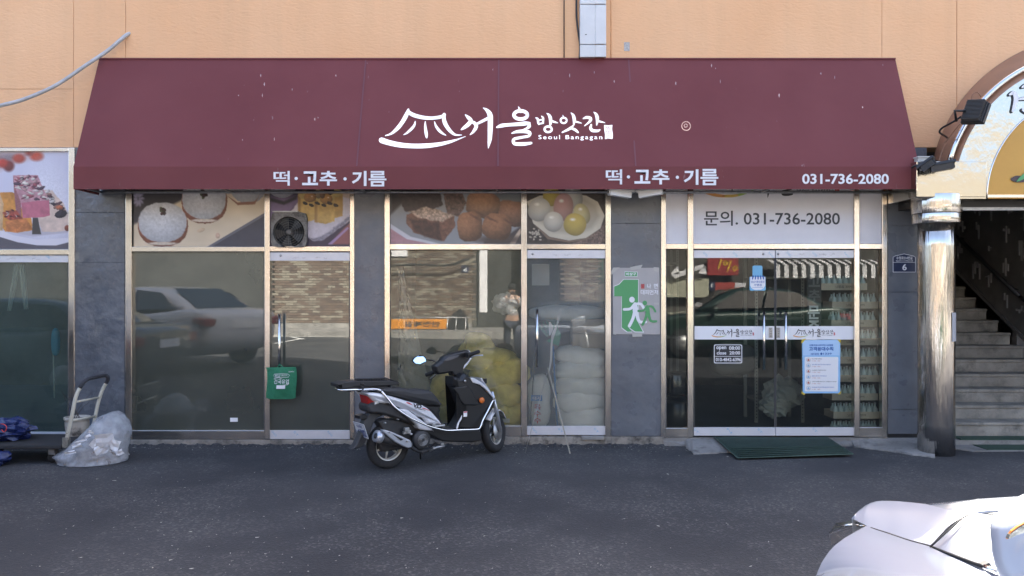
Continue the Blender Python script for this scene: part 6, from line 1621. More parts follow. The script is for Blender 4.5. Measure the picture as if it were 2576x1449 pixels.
skin('body', V3, E3, R3, skm, pe, 1)
skin('trousers', [(0, 0, .95), (.10, 0, .86), (.112, .02, .48), (.12, -.01, .12), (-.10, 0, .86), (-.112, .02, .48), (-.12, -.01, .12)], [(0, 1), (1, 2), (2, 3), (0, 4), (4, 5), (5, 6)], [(.17, .13), .105, .078, .07, .105, .078, .07], tr_, pe)
skin('jacket', [(0, 0, .98), (0, 0, 1.15), (0, .01, 1.32), (0, .01, 1.43), (.19, 0, 1.40), (.26, .06, 1.16), (.12, .21, 1.37), (-.19, 0, 1.40), (-.26, .06, 1.16), (-.12, .21, 1.37)], [(0, 1), (1, 2), (2, 3), (3, 4), (4, 5), (5, 6), (3, 7), (7, 8), (8, 9)], [(.18, .13), (.17, .12), (.19, .13), (.14, .10), .08, .065, .045, .08, .065, .045], jk, pe)
MB().lathe([(.02, .0), (.075, .02), (.095, .08), (.085, .13), (.04, .165)], (0, .03, 1.58), 16).build('hair', M['matblack'], pe)
mb = MB()
for s in (-1, 1): mb.cbox((s * .03, .125, 1.635), (.022, .01, .01)); 
mb.build('eye', M['ink'], pe)
for s in (-1, 1):
    for k in range(4):
        f_ = MB(); base = Vector((s * .058, .30, 1.52 + k * .022)); f_.tube([base, base + Vector((s * .012, .03, .004)), base + Vector((-s * .008, .048, .006)), base + Vector((-s * .03, .05, .006))], [.009, .0085, .008, .007], 6); f_.build('finger', skm, pe)
    f_ = MB(); base = Vector((s * .055, .30, 1.51)); f_.tube([base, base + Vector((-s * .01, -.005, .025)), base + Vector((-s * .025, .0, .045))], [.011, .010, .008], 6); f_.build('thumb', skm, pe)
ph = thing('phone', 'black phone held upright in both hands of the photographer', 'phone', (0, -D - .075, H))
MB().cbox((0, 0, -.03 if False else -.02), (.155, .009, .075)).build('case', M['black'], ph, bevel=.004)
# ================================================================== the scooter
_sx, _cy = .79, .6131
SO = Vector((-1.155, -1.09, 0))
sct = thing('motor_scooter', 'white and black motor scooter parked at an angle in front of the shop window', 'scooter', SO, math.atan2(_cy, _sx))
def S(cx, cy, t):
    """meets the sight line of the picture point with the plane t metres to the right of the scooter's middle; gives local x, y, z"""
    vx = (1280 + cx / 2.684) / 1.565; vy = (1340 + cy / 2.684) / 1.565
    dx, dy, dz = (vx - CX) / F, 1.0, -(vy - CY) / F
    et = (_cy, -_sx)
    k = (t - ((0 - SO.x) * et[0] + (-D - SO.y) * et[1])) / (dx * et[0] + dy * et[1])
    px, py, pz = dx * k, -D + dy * k, H + dz * k
    s = (px - SO.x) * _sx + (py - SO.y) * _cy
    return Vector((s, -t, pz))
sw = carpaint('scooter_white', (.62, .63, .66)); sb = pmat('scooter_black', (.016, .016, .017), .33); sg_ = pmat('scooter_dark_grey', (.035, .035, .037), .55, var=.15, vscale=20)
seatm = pmat('seat_vinyl', (.03, .03, .032), .6, bump=.15, bscale=300); alu = pmat('cast_aluminium', (.45, .45, .45), .4, .85); silver = pmat('silver_paint', (.52, .55, .60), .3, .6)
def sl(name, pts, w, mat, w2=None, inset=.018, parent=sct, smooth_n=0):
    if name in ('tail_fairing', 'side_cover', 'tail_light', 'rear_indicator', 'body_core'): pts = [(a + max(620 - a, 0) * .30, b) for a, b in pts]
    if smooth_n: pts = [tuple(p) for p in smooth_pts(list(pts) + [pts[0]], smooth_n)][:-1]
    w2 = -w if w2 is None else w2
    mb = MB(); mb.slab([S(a, b, w) for a, b in pts], (0, w - w2, 0), inset)
    return mb.build(name, mat, parent)
# wheels
def wheel(cx, name, rot=0.0, loc=(0, 0, .215), R0=.215, rimc=None):
    w_ = part('wheel', sct); w_.location = loc; w_.rotation_euler = (0, 0, rot)
    R_ = R0
    prof = [(R_ - .075, -.032), (R_ - .05, -.044), (R_ - .02, -.043), (R_ - .004, -.028), (R_, 0), (R_ - .004, .028), (R_ - .02, .043), (R_ - .05, .044), (R_ - .075, .032)]
    MB().lathe(prof, (0, 0, 0), 36, 'Y', caps=False).build('tyre', M['rubber'], w_)
    mb = MB(); pr = [(R_ - .062, -.030), (R_ - .082, -.030), (R_ - .09, -.02), (R_ - .09, .02), (R_ - .082, .030), (R_ - .062, .030)]
    vs = []; n = 36
    for r_, h in pr:
        for k in range(n): a = 2 * math.pi * k / n; vs.append((r_ * math.cos(a), h, r_ * math.sin(a)))
    fs = [(i * n + k, i * n + (k + 1) % n, ((i + 1) % 6) * n + (k + 1) % n, ((i + 1) % 6) * n + k) for i in range(6) for k in range(n)]
    mb.add(vs, fs, True); mb.build('rim', pmat('rim_silver', (.55, .54, .50), .35, .5) if 'rim_silver' not in bpy.data.materials else bpy.data.materials['rim_silver'], w_)
    for k in range(6):
        a = k * math.pi / 3 + .3; c_, s_ = math.cos(a), math.sin(a)
        mb = MB(); mb.tube([(.03 * c_, -.005, .03 * s_), ((R_ - .09) * c_, -.012, (R_ - .09) * s_)], [.013, .009], 6); mb.build('spoke', bpy.data.materials['rim_silver'], w_)
    MB().lathe([(.045, -.05), (.05, -.03), (.05, .03), (.045, .05)], (0, 0, 0), 20, 'Y').build('hub', sg_, w_)
    return w_
wr = wheel(0, 'rear', 0, (0.0, 0, .215))
wf = wheel(0, 'front', math.radians(27), (1.215, 0, .214)); wf.rotation_euler = (math.radians(-9), 0, math.radians(27))
# brake disc of the front wheel
MB().lathe([(.095, -.058), (.095, -.054), (.05, -.054)], (0, 0, 0), 28, 'Y').build('brake_disc', M['galv'], wf)
fa = math.radians(27)
# body panels, traced as side profiles with real width
sl('tail_fairing', [(385, 700), (440, 662), (560, 650), (700, 680), (820, 760), (1000, 870), (1100, 900), (1160, 968), (1000, 940), (960, 905), (820, 850), (680, 800), (560, 775), (450, 772), (395, 745)], .105, sg_, smooth_n=3)
sl('side_cover', [(362, 562), (470, 556), (560, 562), (700, 590), (860, 640), (1040, 690), (1120, 745), (1180, 810), (1240, 888), (1170, 892), (1085, 885), (1040, 822), (960, 800), (890, 725), (800, 702), (745, 665), (640, 668), (540, 660), (480, 640)], .135, sw, smooth_n=2, inset=.022)
sl('lower_cover', [(770, 722), (870, 735), (960, 800), (1030, 850), (1085, 890), (1150, 950), (1155, 968), (1125, 968), (1000, 940), (975, 895), (890, 820)], .150, sw, smooth_n=2, inset=.012)
sl('body_core', [(480, 570), (640, 560), (1040, 660), (1190, 690), (1240, 890), (1260, 930), (1180, 960), (1000, 900), (830, 790), (640, 690), (480, 650)], .095, sb)
sl('seat', [(560, 545), (640, 505), (780, 503), (860, 508), (930, 525), (1000, 533), (1090, 528), (1140, 545), (1190, 600), (1238, 668), (1240, 690), (1180, 690), (1060, 680), (960, 655), (830, 622), (700, 590), (600, 572)], .125, seatm, smooth_n=2, inset=.03)
sl('underseat_panel', [(1040, 688), (1225, 692), (1205, 760), (1195, 790), (1240, 890), (1215, 870), (1130, 752)], .105, sb)
tlr = pmat('tail_lens_red', (.35, .015, .012), .12, coat=.8)
sl('tail_light', [(360, 564), (440, 566), (486, 582), (512, 620), (492, 668), (452, 700), (412, 716), (396, 680)], .085, tlr, inset=.02)
sl('rear_indicator', [(486, 582), (560, 590), (652, 610), (590, 640), (548, 672), (492, 680), (512, 620)], .128, pmat('clear_lens', (.55, .55, .52), .1, .35), .06, inset=.01)
sl('rear_indicator', [(560, 602), (648, 610), (585, 635)], .126, sb, .11, inset=.0)
# mudguard, plate, reflector
sl('rear_mudguard', [(470, 770), (560, 762), (625, 790), (560, 820), (505, 900), (478, 990), (425, 1085), (375, 1135), (290, 1155), (325, 1108), (372, 1010), (395, 930), (420, 850)], .045, sg_, smooth_n=2, inset=.012)
sl('plate_bracket', [(362, 800), (430, 782), (450, 800), (440, 830), (365, 832)], .05, sb, inset=.004)
pl_ = part('number_plate', sct)
cs = [S(345, 885, .02), S(465, 885, .02), S(420, 1008, .02), S(320, 1005, .02)]
p0 = S(412, 945, .03) + Vector((-.035, 0, 0))
# a plate 0.21 m wide across the scooter, tilted back
pw_, phh = .105, .072
tilt = Vector((.34, 0, -.94)).normalized()
def PL(u, v, off=0.0): return p0 + Vector((0, -u * pw_, 0)) - tilt * (v * phh) + Vector((-.94, 0, -.34)) * off
mb = MB(); mb.slab([PL(-1, -1, -.001), PL(1, -1, -.001), PL(1, 1, -.001), PL(-1, 1, -.001)], Vector((.94, 0, .34)) * .003); mb.build('plate_sheet', pmat('plate_white', (.60, .61, .63), .4), pl_)
pin = pmat('plate_blue', (.02, .05, .20), .5)
a = MB(); stroke_into(a, [(-.93, -.9, .05), (.93, -.9, .05), (.93, .9, .05), (-.93, .9, .05), (-.93, -.9, .05)], lambda x, y: PL(x, -y, .002), 1); a.build('plate_border', pin, pl_, fix=False)
a = MB(); text_into(a, '6302', lambda x, y: PL(x, -y, .002), (-.48, -.18, .84, .76), .03); text_into(a, '너', lambda x, y: PL(x, -y, .002), (-.82, .1, -.56, .52), .02); text_into(a, '성남중원', lambda x, y: PL(x, -y, .002), (-.5, -.76, .5, -.36), .02); a.build('plate_number', pin, pl_, fix=False)
mb = MB(); c_ = S(432, 860, .0); mb.cbox(c_, (.025, .07, .032)); mb.build('red_reflector', tlr, sct, bevel=.006)
# carrier, black box lid and bungee cord
rk = part('luggage_rack', sct)
sl('rack_plate', [(130, 462), (205, 440), (330, 428), (690, 424), (775, 445), (780, 470), (600, 482), (330, 488), (215, 510), (180, 505), (176, 476), (142, 474), (134, 492)], .075, M['black'], inset=.006, parent=rk)
for k in range(5):
    t_ = -.07 + k * .034
    mb = MB(); mb.tube([S(330, 425, t_) + Vector((0, 0, .012)), S(640, 412, t_) + Vector((0, 0, .012)), S(778, 448, t_)], .007, 6); mb.build('rack_bar', M['black'], rk)
sl('rack_under', [(155, 500), (330, 484), (700, 480), (720, 492), (400, 520), (260, 546), (210, 535)], .06, sb, inset=.006, parent=rk)
sl('rack_bracket', [(700, 480), (745, 485), (775, 540), (815, 612), (800, 612), (770, 596), (575, 560), (570, 500), (690, 498)], .10, sb, inset=.004, parent=rk)
mb = MB(); pts = []
p_a, p_b = S(385, 440, .06) + Vector((0, 0, .02)), S(650, 425, .06) + Vector((0, 0, .02))
for k in range(90):
    t_ = k / 89; a = k * 1.05; pts.append(p_a.lerp(p_b, t_) + Vector((0, .009 * math.cos(a), .009 * math.sin(a))))
mb.tube(pts, .0045, 5); pts = []
for k in range(60):
    a = k * 1.05; b_ = k / 59 * 2 * math.pi; c0_ = S(352, 470, .0); pts.append(c0_ + Vector((.016 * math.cos(a), -.085 * math.cos(b_), .05 * math.sin(b_) + .010 * math.sin(a))))
mb.tube(pts, .006, 5)
tag(rel(mb.build('bungee_cord', M['black']), sct) if False else mb.build('bungee_cord', pmat('cord_black', (.03, .03, .03), .6), rk))
# chrome guard tubes on both sides
for sgn in (1, -1):
    w_ = .215 * sgn
    path = [(168, 525), (300, 522), (430, 518), (545, 517), (590, 532), (625, 570), (690, 650), (750, 715), (900, 818), (1080, 900), (1200, 935), (1300, 952), (1450, 945), (1600, 940), (1635, 925), (1650, 890), (1665, 845), (1720, 740), (1765, 650), (1792, 612)]
    pts = []
    for i, (a, b) in enumerate(path):
        q_ = S(a, b, .20); q_.y = -w_ * (0.28 if i < 3 else (.28 + .72 * min((i - 2) / 6, 1)) if i < 16 else 1 - (i - 15) * .10)
        if sgn > 0:
            q_ = S(a, b, -q_.y); 
        pts.append(q_)
    if sgn < 0: pts = [Vector((p.x, abs(p.y), p.z)) for p in PTS_]
    else: PTS_ = pts
    mb = MB(); mb.tube(smooth_pts(pts, 4), .0095, 8); mb.build('guard_tube', M['chrome'], sct)
mb = MB(); mb.tube([PTS_[0], Vector((PTS_[0].x, -PTS_[0].y, PTS_[0].z))], .0095, 8); mb.build('guard_tube', M['chrome'], sct)
# floorboard, engine bay
sl('floorboard', [(1000, 948), (1180, 930), (1260, 935), (1390, 945), (1640, 946), (1660, 1000), (1655, 1062), (1560, 1082), (1350, 1076), (1250, 1070), (1150, 1020), (1010, 960)], .15, sb, inset=.015)
sl('floor_mat', [(1235, 905), (1390, 935), (1420, 940), (1300, 950), (1230, 930)], .13, sg_, inset=.004)
sl('engine_case', [(560, 860), (640, 830), (830, 850), (960, 900), (1060, 960), (1130, 1000), (1100, 1120), (1000, 1160), (900, 1130), (760, 1160), (600, 1180), (560, 1080), (620, 960)], .06, sg_, inset=.015)
mb = MB(); c_ = S(1022, 1050, .135)
mb.lathe([(.094, 0), (.094, .05), (.082, .066), (.05, .07)], (c_.x, c_.y + .05, c_.z), 28, 'Y', rot=Matrix.Rotation(math.pi, 3, 'X')); mb.build('fan_cover', sg_, sct)
mb = MB()
for k in range(6): mb.tube([(c_.x + (.02 + k * .007) * math.cos(a * .3), c_.y - .022, c_.z + (.02 + k * .007) * math.sin(a * .3)) for a in range(21)], .0018, 4, closed=True)
mb.build('fan_grille', alu, sct)
mb = MB()
for a, b, t_, s_ in ((860, 940, .12, .035), (905, 990, .13, .018), (880, 965, .11, .03), (840, 975, .10, .028), (765, 835, .12, .012), (630, 870, .1, .014)): mb.cbox(S(a, b, t_), (s_ * 1.4, .03, s_))
mb.build('carburettor', alu, sct, bevel=.004)
# silencer
q0_ = S(568, 1018, .20); q1_ = S(905, 1110, .16)
mb = MB(); mb.tube([q0_.lerp(q1_, t_) for t_ in (0, .1, .5, .9, 1.0)], [.044, .05, .052, .046, .03], 16); mb.build('silencer', sg_, sct)
sl('heat_shield', [(594, 943), (640, 948), (700, 965), (780, 1000), (900, 1055), (918, 1090), (920, 1128), (880, 1140), (830, 1122), (740, 1075), (660, 1010)], .262, silver, .232, inset=.008)
sl('shield_opening', [(714, 990), (828, 1045), (800, 1060)], .266, sb, .255, inset=0)
mb = MB(); dr_ = (q0_ - q1_).normalized(); mb.tube([q0_ - dr_ * .02, q0_ + dr_ * .035], [.056, .053], 18); mb.build('end_cap', silver, sct)
mb = MB(); mb.tube([q0_ + dr_ * .036, q0_ + dr_ * .040], [.026, .024], 14); mb.build('outlet', M['black'], sct)
mb = MB(); mb.lathe([(.012, 0), (.012, .006), (.006, .01)], S(866, 1064, .268), 10, 'Y', rot=Matrix.Rotation(math.pi, 3, 'X')); mb.lathe([(.008, 0), (.008, .006)], S(680, 968, .268), 8, 'Y', rot=Matrix.Rotation(math.pi, 3, 'X')); mb.build('bolt', alu, sct)
mb = MB(); mb.tube(smooth_pts([S(900, 1120, .15), S(950, 1155, .13), S(1020, 1175, .10), (S(1100, 1150, .08)), S(1170, 1090, .05)], 5), .017, 10); mb.build('exhaust_pipe', sg_, sct)
mb = MB(); mb.tube([S(1100, 1170, .12), S(1180, 1130, .16), S(1262, 1115, .17)], .011, 6); mb.cbox(S(1235, 1095, .17), (.03, .02, .02)); mb.cbox(S(1145, 1135, .14), (.02, .02, .02)); mb.build('centre_stand', alu, sct)
mb = MB(); mb.tube([S(1000, 1130, -.05), S(1010, 1250, -.12)], .010, 6); mb.tube([S(1000, 1130, .05), S(1030, 1200, .12)], .010, 6); mb.build('stand_leg', sg_, sct)
mb = MB(); mb.cbox(S(1200, 902, .17), (.12, .045, .018)); mb.build('footrest', alu, sct, bevel=.005)
mb = MB(); mb.cbox(S(1148, 888, .18), (.03, .03, .03)); mb.build('footrest_pivot', alu, sct, bevel=.005)
# leg shield, front cover, neck
sl('leg_shield', [(1358, 392), (1390, 386), (1438, 400), (1480, 350), (1530, 372), (1600, 430), (1690, 500), (1770, 590), (1812, 640), (1798, 700), (1750, 780), (1700, 850), (1660, 945), (1390, 942), (1398, 900), (1450, 810), (1468, 740), (1464, 690), (1440, 640), (1415, 560), (1385, 500), (1366, 460)], .150, sb, -.03, smooth_n=2, inset=.03)
sl('inner_box', [(1352, 505), (1500, 480), (1560, 540), (1600, 620), (1640, 670), (1600, 690), (1470, 685), (1430, 640), (1400, 570)], .165, sb, .10, inset=.012)
sl('front_cover', [(1530, 392), (1572, 396), (1650, 440), (1700, 480), (1770, 575), (1790, 606), (1770, 598), (1700, 520), (1640, 470), (1565, 448)], .160, sw, .03, inset=.006)
sl('nose_panel', [(1640, 395), (1660, 400), (1720, 500), (1790, 590), (1800, 612), (1775, 590), (1690, 470)], .09, sw, -.09, inset=.006)
sl('shield_edge', [(1448, 790), (1444, 830), (1418, 870), (1400, 935), (1388, 935), (1400, 880), (1435, 815)], .158, M['white'], .150, inset=0)
mb = MB(); c_ = S(1651, 633, .158); mb.lathe([(.030, 0), (.030, .012), (.022, .022), (.008, .025)], c_, 20, 'Y', rot=Matrix.Rotation(math.pi, 3, 'X')); mb.build('front_indicator', pmat('indicator_orange', (.62, .16, .03), .25), sct)
mb = MB(); c_ = S(1478, 430, .158); mb.lathe([(.014, 0), (.014, .006)], c_, 14, 'Y', rot=Matrix.Rotation(math.pi, 3, 'X')); mb.build('ignition_lock', alu, sct)
sl('warning_sticker', [(1463, 752), (1501, 748), (1499, 806), (1462, 808)], .158, M['white'], .1565, inset=0); sl('sticker_print', [(1465, 754), (1499, 750), (1498, 762), (1465, 765)], .1592, M['red'], .1585, inset=0)
mb = MB(); mb.tube([S(1640, 395, .06), S(1690, 440, .06)], .009, 6); mb.cbox(S(1690, 430, .06), (.03, .02, .05)); mb.build('turn_lamp_stalk', sb, sct)
# handlebar head
sl('handlebar_cowl', [(1240, 218), (1262, 180), (1330, 145), (1435, 116), (1520, 105), (1550, 140), (1545, 190), (1500, 250), (1470, 300), (1474, 378), (1440, 400), (1352, 372), (1335, 342), (1200, 362), (1166, 285), (1180, 262)], .045, sb, -.05, smooth_n=2, inset=.02)
sl('meter_panel', [(1250, 215), (1300, 180), (1425, 150), (1400, 178), (1300, 215)], .052, pmat('meter_glass', (.10, .10, .11), .15), .040, inset=0)
sl('cowl_trim', [(1520, 102), (1548, 130), (1552, 190), (1510, 250), (1466, 302), (1470, 270), (1520, 215), (1542, 170)], .050, sw, -.02, inset=.004)
for (a0, b0_, t0), (a1, b1_, t1), nm in (((1190, 320, -.14), (1068, 366, -.27), 'near'), ((1535, 150, .12), (1622, 120, .25), 'far')):
    p_, q_ = S(a0, b0_, t0), S(a1, b1_, t1)
    mb = MB(); mb.tube([p_, p_.lerp(q_, .04), q_], [.022, .0185, .0185], 12); mb.build('grip', M['rubber'], sct)
    mb = MB(); mb.cbox(p_ + (p_ - q_).normalized() * .02, (.05, .05, .055)); mb.build('switch_box', sb, sct, bevel=.008)
mb = MB(); mb.tube([S(1180, 342, -.16), S(1150, 372, -.2), S(1112, 402, -.26)], [.007, .006, .0075], 8); mb.build('brake_lever', silver, sct)
mb = MB(); mb.tube([S(1545, 178, .14), S(1590, 160, .2), S(1668, 158, .26)], [.007, .006, .0075], 8); mb.build('brake_lever', silver, sct)
mi = part('rear_view_mirror', sct)
mo = [(924, 215), (945, 190), (1005, 156), (1040, 165), (1066, 195), (1068, 222), (1045, 242), (995, 248), (945, 240)]
sl('mirror_shell', [(a + (a - 1000) * .05, b + (b - 205) * .08) for a, b in mo], -.24, sb, -.262, inset=.004, parent=mi)
mc = S(1000, 205, -.236)
ringm = [S(1000 + (a - 1000) * .92, 205 + (b - 205) * 1.0, -.232) for a, b in mo]
# glass tilted a little towards the sky
mb = MB(); mb.add(ringm, [tuple(range(len(ringm)))])
gl_o = mb.build('mirror_glass', pmat('mirror_glass', (.55, .75, .92), .03, 1.0), mi, fix=False)
for v in gl_o.data.vertices:
    v.co.y += (v.co.z - mc.z) * .26
mb = MB(); mb.tube(smooth_pts([S(1060, 205, -.25), S(1110, 208, -.24), (S(1160, 222, -.2)), S(1190, 250, -.17), S(1185, 275, -.15)], 4), .007, 8); mb.build('mirror_stem', M['black'], mi)
# front fork, fender
fc = Vector((1.215, 0, .215)); rz_ = Matrix.Rotation(fa, 3, 'Z')
def FK(x, y, z): return fc + rz_ @ Vector((x, y, z))
for s in (-1, 1):
    mb = MB(); mb.tube([FK(.02, s * .075, -.0), FK(-.06, s * .075, .20), FK(-.14, s * .06, .42)], [.017, .020, .014], 10); mb.build('fork_leg', silver if s < 0 else sg_, sct)
mb = MB(); vs = []
for i in range(13):
    a = math.radians(28 + i * 9.5)
    for j in range(7):
        u = (j - 3) / 3; rr = .232 - .02 * abs(u) ** 2.2; vs.append(FK(-rr * math.cos(math.pi - a) if False else rr * math.cos(a), u * .062, rr * math.sin(a)))
mb.add(vs, [(i * 7 + j, i * 7 + j + 1, (i + 1) * 7 + j + 1, (i + 1) * 7 + j) for i in range(12) for j in range(6)], True); o = mb.build('front_fender', sw, sct, fix=False); m_ = o.modifiers.new('so', 'SOLIDIFY'); m_.thickness = .006
# decals
dec = lambda off: (lambda a, b: S(a, b, .1365 + off))
a = MB(); text_into(a, 'VD', lambda x, y: dec(0)(x - (y - 690) * .25 + (0), y + (x - 970) * .22), (928, 672, 1020, 712), .045); a.build('decal', M['ink'], sct, fix=False)
a = MB(); text_into(a, '2F-Sierra', lambda x, y: dec(0)(x, y + (x - 1000) * .26), (946, 714, 1060, 732), .01); a.build('decal', M['ink'], sct, fix=False)
a = MB(); stroke_into(a, [(862, 655, 6), (885, 664, 13), (922, 682, 3)], dec(0), 3); stroke_into(a, [(1030, 716, 8), (1060, 724, 8), (1112, 746, 2)], dec(0), 3); a.build('red_decal', M['red'], sct, fix=False)
# ================================================================== clutter at the left
KC = lambda cx, cy: (cx * .1852, 920.1 + cy * .1852)
def UC(cx, cy, d): return U(*KC(cx, cy), d)
# platform trolley
tr = thing('platform_trolley', 'black platform trolley with a folding cream tube handle beside the blue-grey pillar', 'trolley', UC(500, 1100, 7.75))
deck_z = UC(850, 1000, 7.55).z
zt = UC(400, 1078, 7.42).z
x1 = UC(890, 1050, 7.5).x
mb = MB().box((x1 - 1.05, -.92, zt - .045), (x1, -.32, zt)); rel(mb.build('deck', M['rubber'], tr, bevel=.02), tr)
mb = MB().box((x1 - 1.052, -.924, zt - .033), (x1 + .003, -.9215, zt - .012)); rel(mb.build('deck_bumper', sg_ if 'sg_' in globals() else M['black'], tr), tr)
for x_ in (x1 - .12, x1 - .92):
    for y_ in (-.84, -.42):
        w_ = MB().lathe([(.02, -.018), (.05, -.016), (.05, .016), (.02, .018)], (x_, y_, .05), 18, 'Y').build('castor', M['rubber'], tr); rel(w_, tr)
        rel(MB().box((x_ - .03, y_ - .028, .05), (x_ + .03, y_ + .028, zt - .046)).build('castor_fork', M['galv'], w_), tr) if False else rel(MB().box((x_ - .03, y_ - .028, .08), (x_ + .03, y_ + .028, zt - .046)).build('castor_fork', M['galv'], tr), tr)
cream = pmat('worn_cream_paint', (.50, .47, .38), .5, var=.06, vscale=9, dirt=((.07, .06, .05), 22, .62, .70))
near = [UC(905, 1000, 7.46), UC(950, 800, 7.46), UC(985, 640, 7.46), UC(1018, 470, 7.47), UC(1045, 385, 7.48), UC(1085, 300, 7.5)]
nearb = [UC(1085, 300, 7.5), UC(1120, 245, 7.51), UC(1160, 205, 7.54), UC(1215, 172, 7.6), UC(1320, 150, 7.75), UC(1420, 132, 7.92), UC(1455, 145, 7.95), UC(1464, 180, 7.96), UC(1440, 238, 7.96)]
far = [UC(1440, 238, 7.96), UC(1400, 310, 7.96), UC(1368, 390, 7.95), UC(1350, 450, 7.95), UC(1325, 540, 7.94), UC(1295, 690, 7.93), UC(1240, 960, 7.92)]
rel(MB().tube(smooth_pts(near, 3), .0175, 10).build('handle_tube', cream, tr), tr)
rel(MB().tube(smooth_pts(nearb, 3), .0195, 10).build('handle_grip', pmat('foam_grip', (.035, .035, .04), .85, var=.3, vscale=30), tr), tr)
rel(MB().tube(smooth_pts(far, 3), .0175, 10).build('handle_tube', cream, tr), tr)
rel(MB().tube([UC(1028, 492, 7.48), UC(1345, 430, 7.95)], .011, 8).build('cross_bar', cream, tr), tr)
rel(MB().tube([UC(985, 745, 7.48), UC(1300, 685, 7.93)], .011, 8).build('cross_bar', cream, tr), tr)
rel(MB().cbox(UC(885, 1045, 7.44), (.055, .012, .10)).cbox(UC(885, 1045, 7.44) + Vector((0, .04, 0)), (.055, .012, .10)).build('hinge_plate', pmat('dirty_plate', (.22, .21, .18), .6, .3, var=.3, vscale=30), tr, bevel=.008), tr)

# flower pot
pc = UC(1048, 1000, 7.95); pz0 = .02
po = thing('flower_pot', 'cream glazed flower pot with dry twigs behind the trolley handle', 'flower pot', (pc.x, pc.y, 0))
topz = UC(1050, 690, 7.95).z
rp = (1205 - 892) / 2 * .1852 / F * 7.95
hh = topz
MB().lathe([(rp * .68, .0), (rp * .78, hh * .25), (rp * .90, hh * .6), (rp * .97, hh * .84), (rp * .93, hh * .90), (rp * 1.03, hh * .93), (rp * 1.04, hh), (rp * .92, hh), (rp * .88, hh * .93), (.01, hh * .92)], (0, 0, .0), 28).build('pot', pmat('pot_glaze', (.40, .365, .31), .4, var=.15, vscale=6, dirt=((.05, .045, .04), 5, .54, .66)), po)
MB().lathe([(.01, hh * .93), (rp * .88, hh * .935)], (0, 0, 0), 20).build('soil', pmat('soil', (.03, .022, .016), .95), po)
tw = MB(); r = random.Random(4)
for k in range(6):
    a = r.uniform(0, 6.28); p = Vector((.03 * math.cos(a), .03 * math.sin(a), hh * .93)); pts = [p]; dr = Vector((r.uniform(-.5, .5), r.uniform(-.2, .2), 1)).normalized()
    for j in range(6): p = p + dr * .055; dr = (dr + Vector((r.uniform(-.4, .4), r.uniform(-.2, .2), r.uniform(-.2, .2)))).normalized(); pts.append(p.copy())
    tw.tube(pts, [.003, .003, .0025, .002, .002, .0015, .001], 4)
o = tw.build('twig', pmat('twig', (.05, .04, .03), .9), po); o['kind'] = 'stuff'

# translucent bag of waste
wb = thing('waste_bag', 'translucent white plastic bag full of waste paper lying against the pillar', 'bag', (UC(1250, 1300, 7.45).x, -.85, 0))
bagm = bpy.data.materials.new('translucent_bag'); bagm.use_nodes = True
t = bagm.node_tree; b = t.nodes['Principled BSDF']; L = t.links; outn = t.nodes['Material Output']
b.inputs['Base Color'].default_value = (.75, .77, .80, 1); b.inputs['Roughness'].default_value = .22
tp = t.nodes.new('ShaderNodeBsdfTransparent'); tp.inputs[0].default_value = (.93, .95, .97, 1)
tl_ = t.nodes.new('ShaderNodeBsdfTranslucent'); tl_.inputs[0].default_value = (.6, .62, .65, 1)
mxa = t.nodes.new('ShaderNodeMixShader'); mxa.inputs[0].default_value = .35
mxb = t.nodes.new('ShaderNodeMixShader')
g = t.nodes.new('ShaderNodeNewGeometry'); n = t.nodes.new('ShaderNodeTexNoise'); n.inputs['Scale'].default_value = 9; n.inputs['Detail'].default_value = 6; L.new(g.outputs['Position'], n.inputs[0])
mr = t.nodes.new('ShaderNodeMapRange'); mr.inputs[1].default_value = .35; mr.inputs[2].default_value = .7; mr.inputs[3].default_value = .34; mr.inputs[4].default_value = .72; L.new(n.outputs[0], mr.inputs[0])
L.new(b.outputs[0], mxa.inputs[1]); L.new(tl_.outputs[0], mxa.inputs[2]); L.new(mr.outputs[0], mxb.inputs[0]); L.new(mxa.outputs[0], mxb.inputs[1]); L.new(tp.outputs[0], mxb.inputs[2]); L.new(mxb.outputs[0], outn.inputs[0])
n2 = t.nodes.new('ShaderNodeTexNoise'); n2.inputs['Scale'].default_value = 28; n2.inputs['Detail'].default_value = 3; n2.inputs['Distortion'].default_value = 1.5; L.new(g.outputs['Position'], n2.inputs[0])
bp = t.nodes.new('ShaderNodeBump'); bp.inputs['Strength'].default_value = .8; bp.inputs['Distance'].default_value = .02; L.new(n2.outputs[0], bp.inputs['Height']); L.new(bp.outputs[0], b.inputs['Normal'])
prof_l = [(1335, 760), (1290, 742), (1240, 692), (1180, 770), (1140, 832), (1080, 905), (1000, 1010), (930, 1070), (860, 1130), (780, 1202), (720, 1270), (670, 1385)]
prof_r = [(1335, 1712), (1290, 1716), (1240, 1700), (1180, 1696), (1140, 1698), (1080, 1712), (1000, 1718), (930, 1708), (860, 1668), (780, 1618), (720, 1570), (670, 1480)]
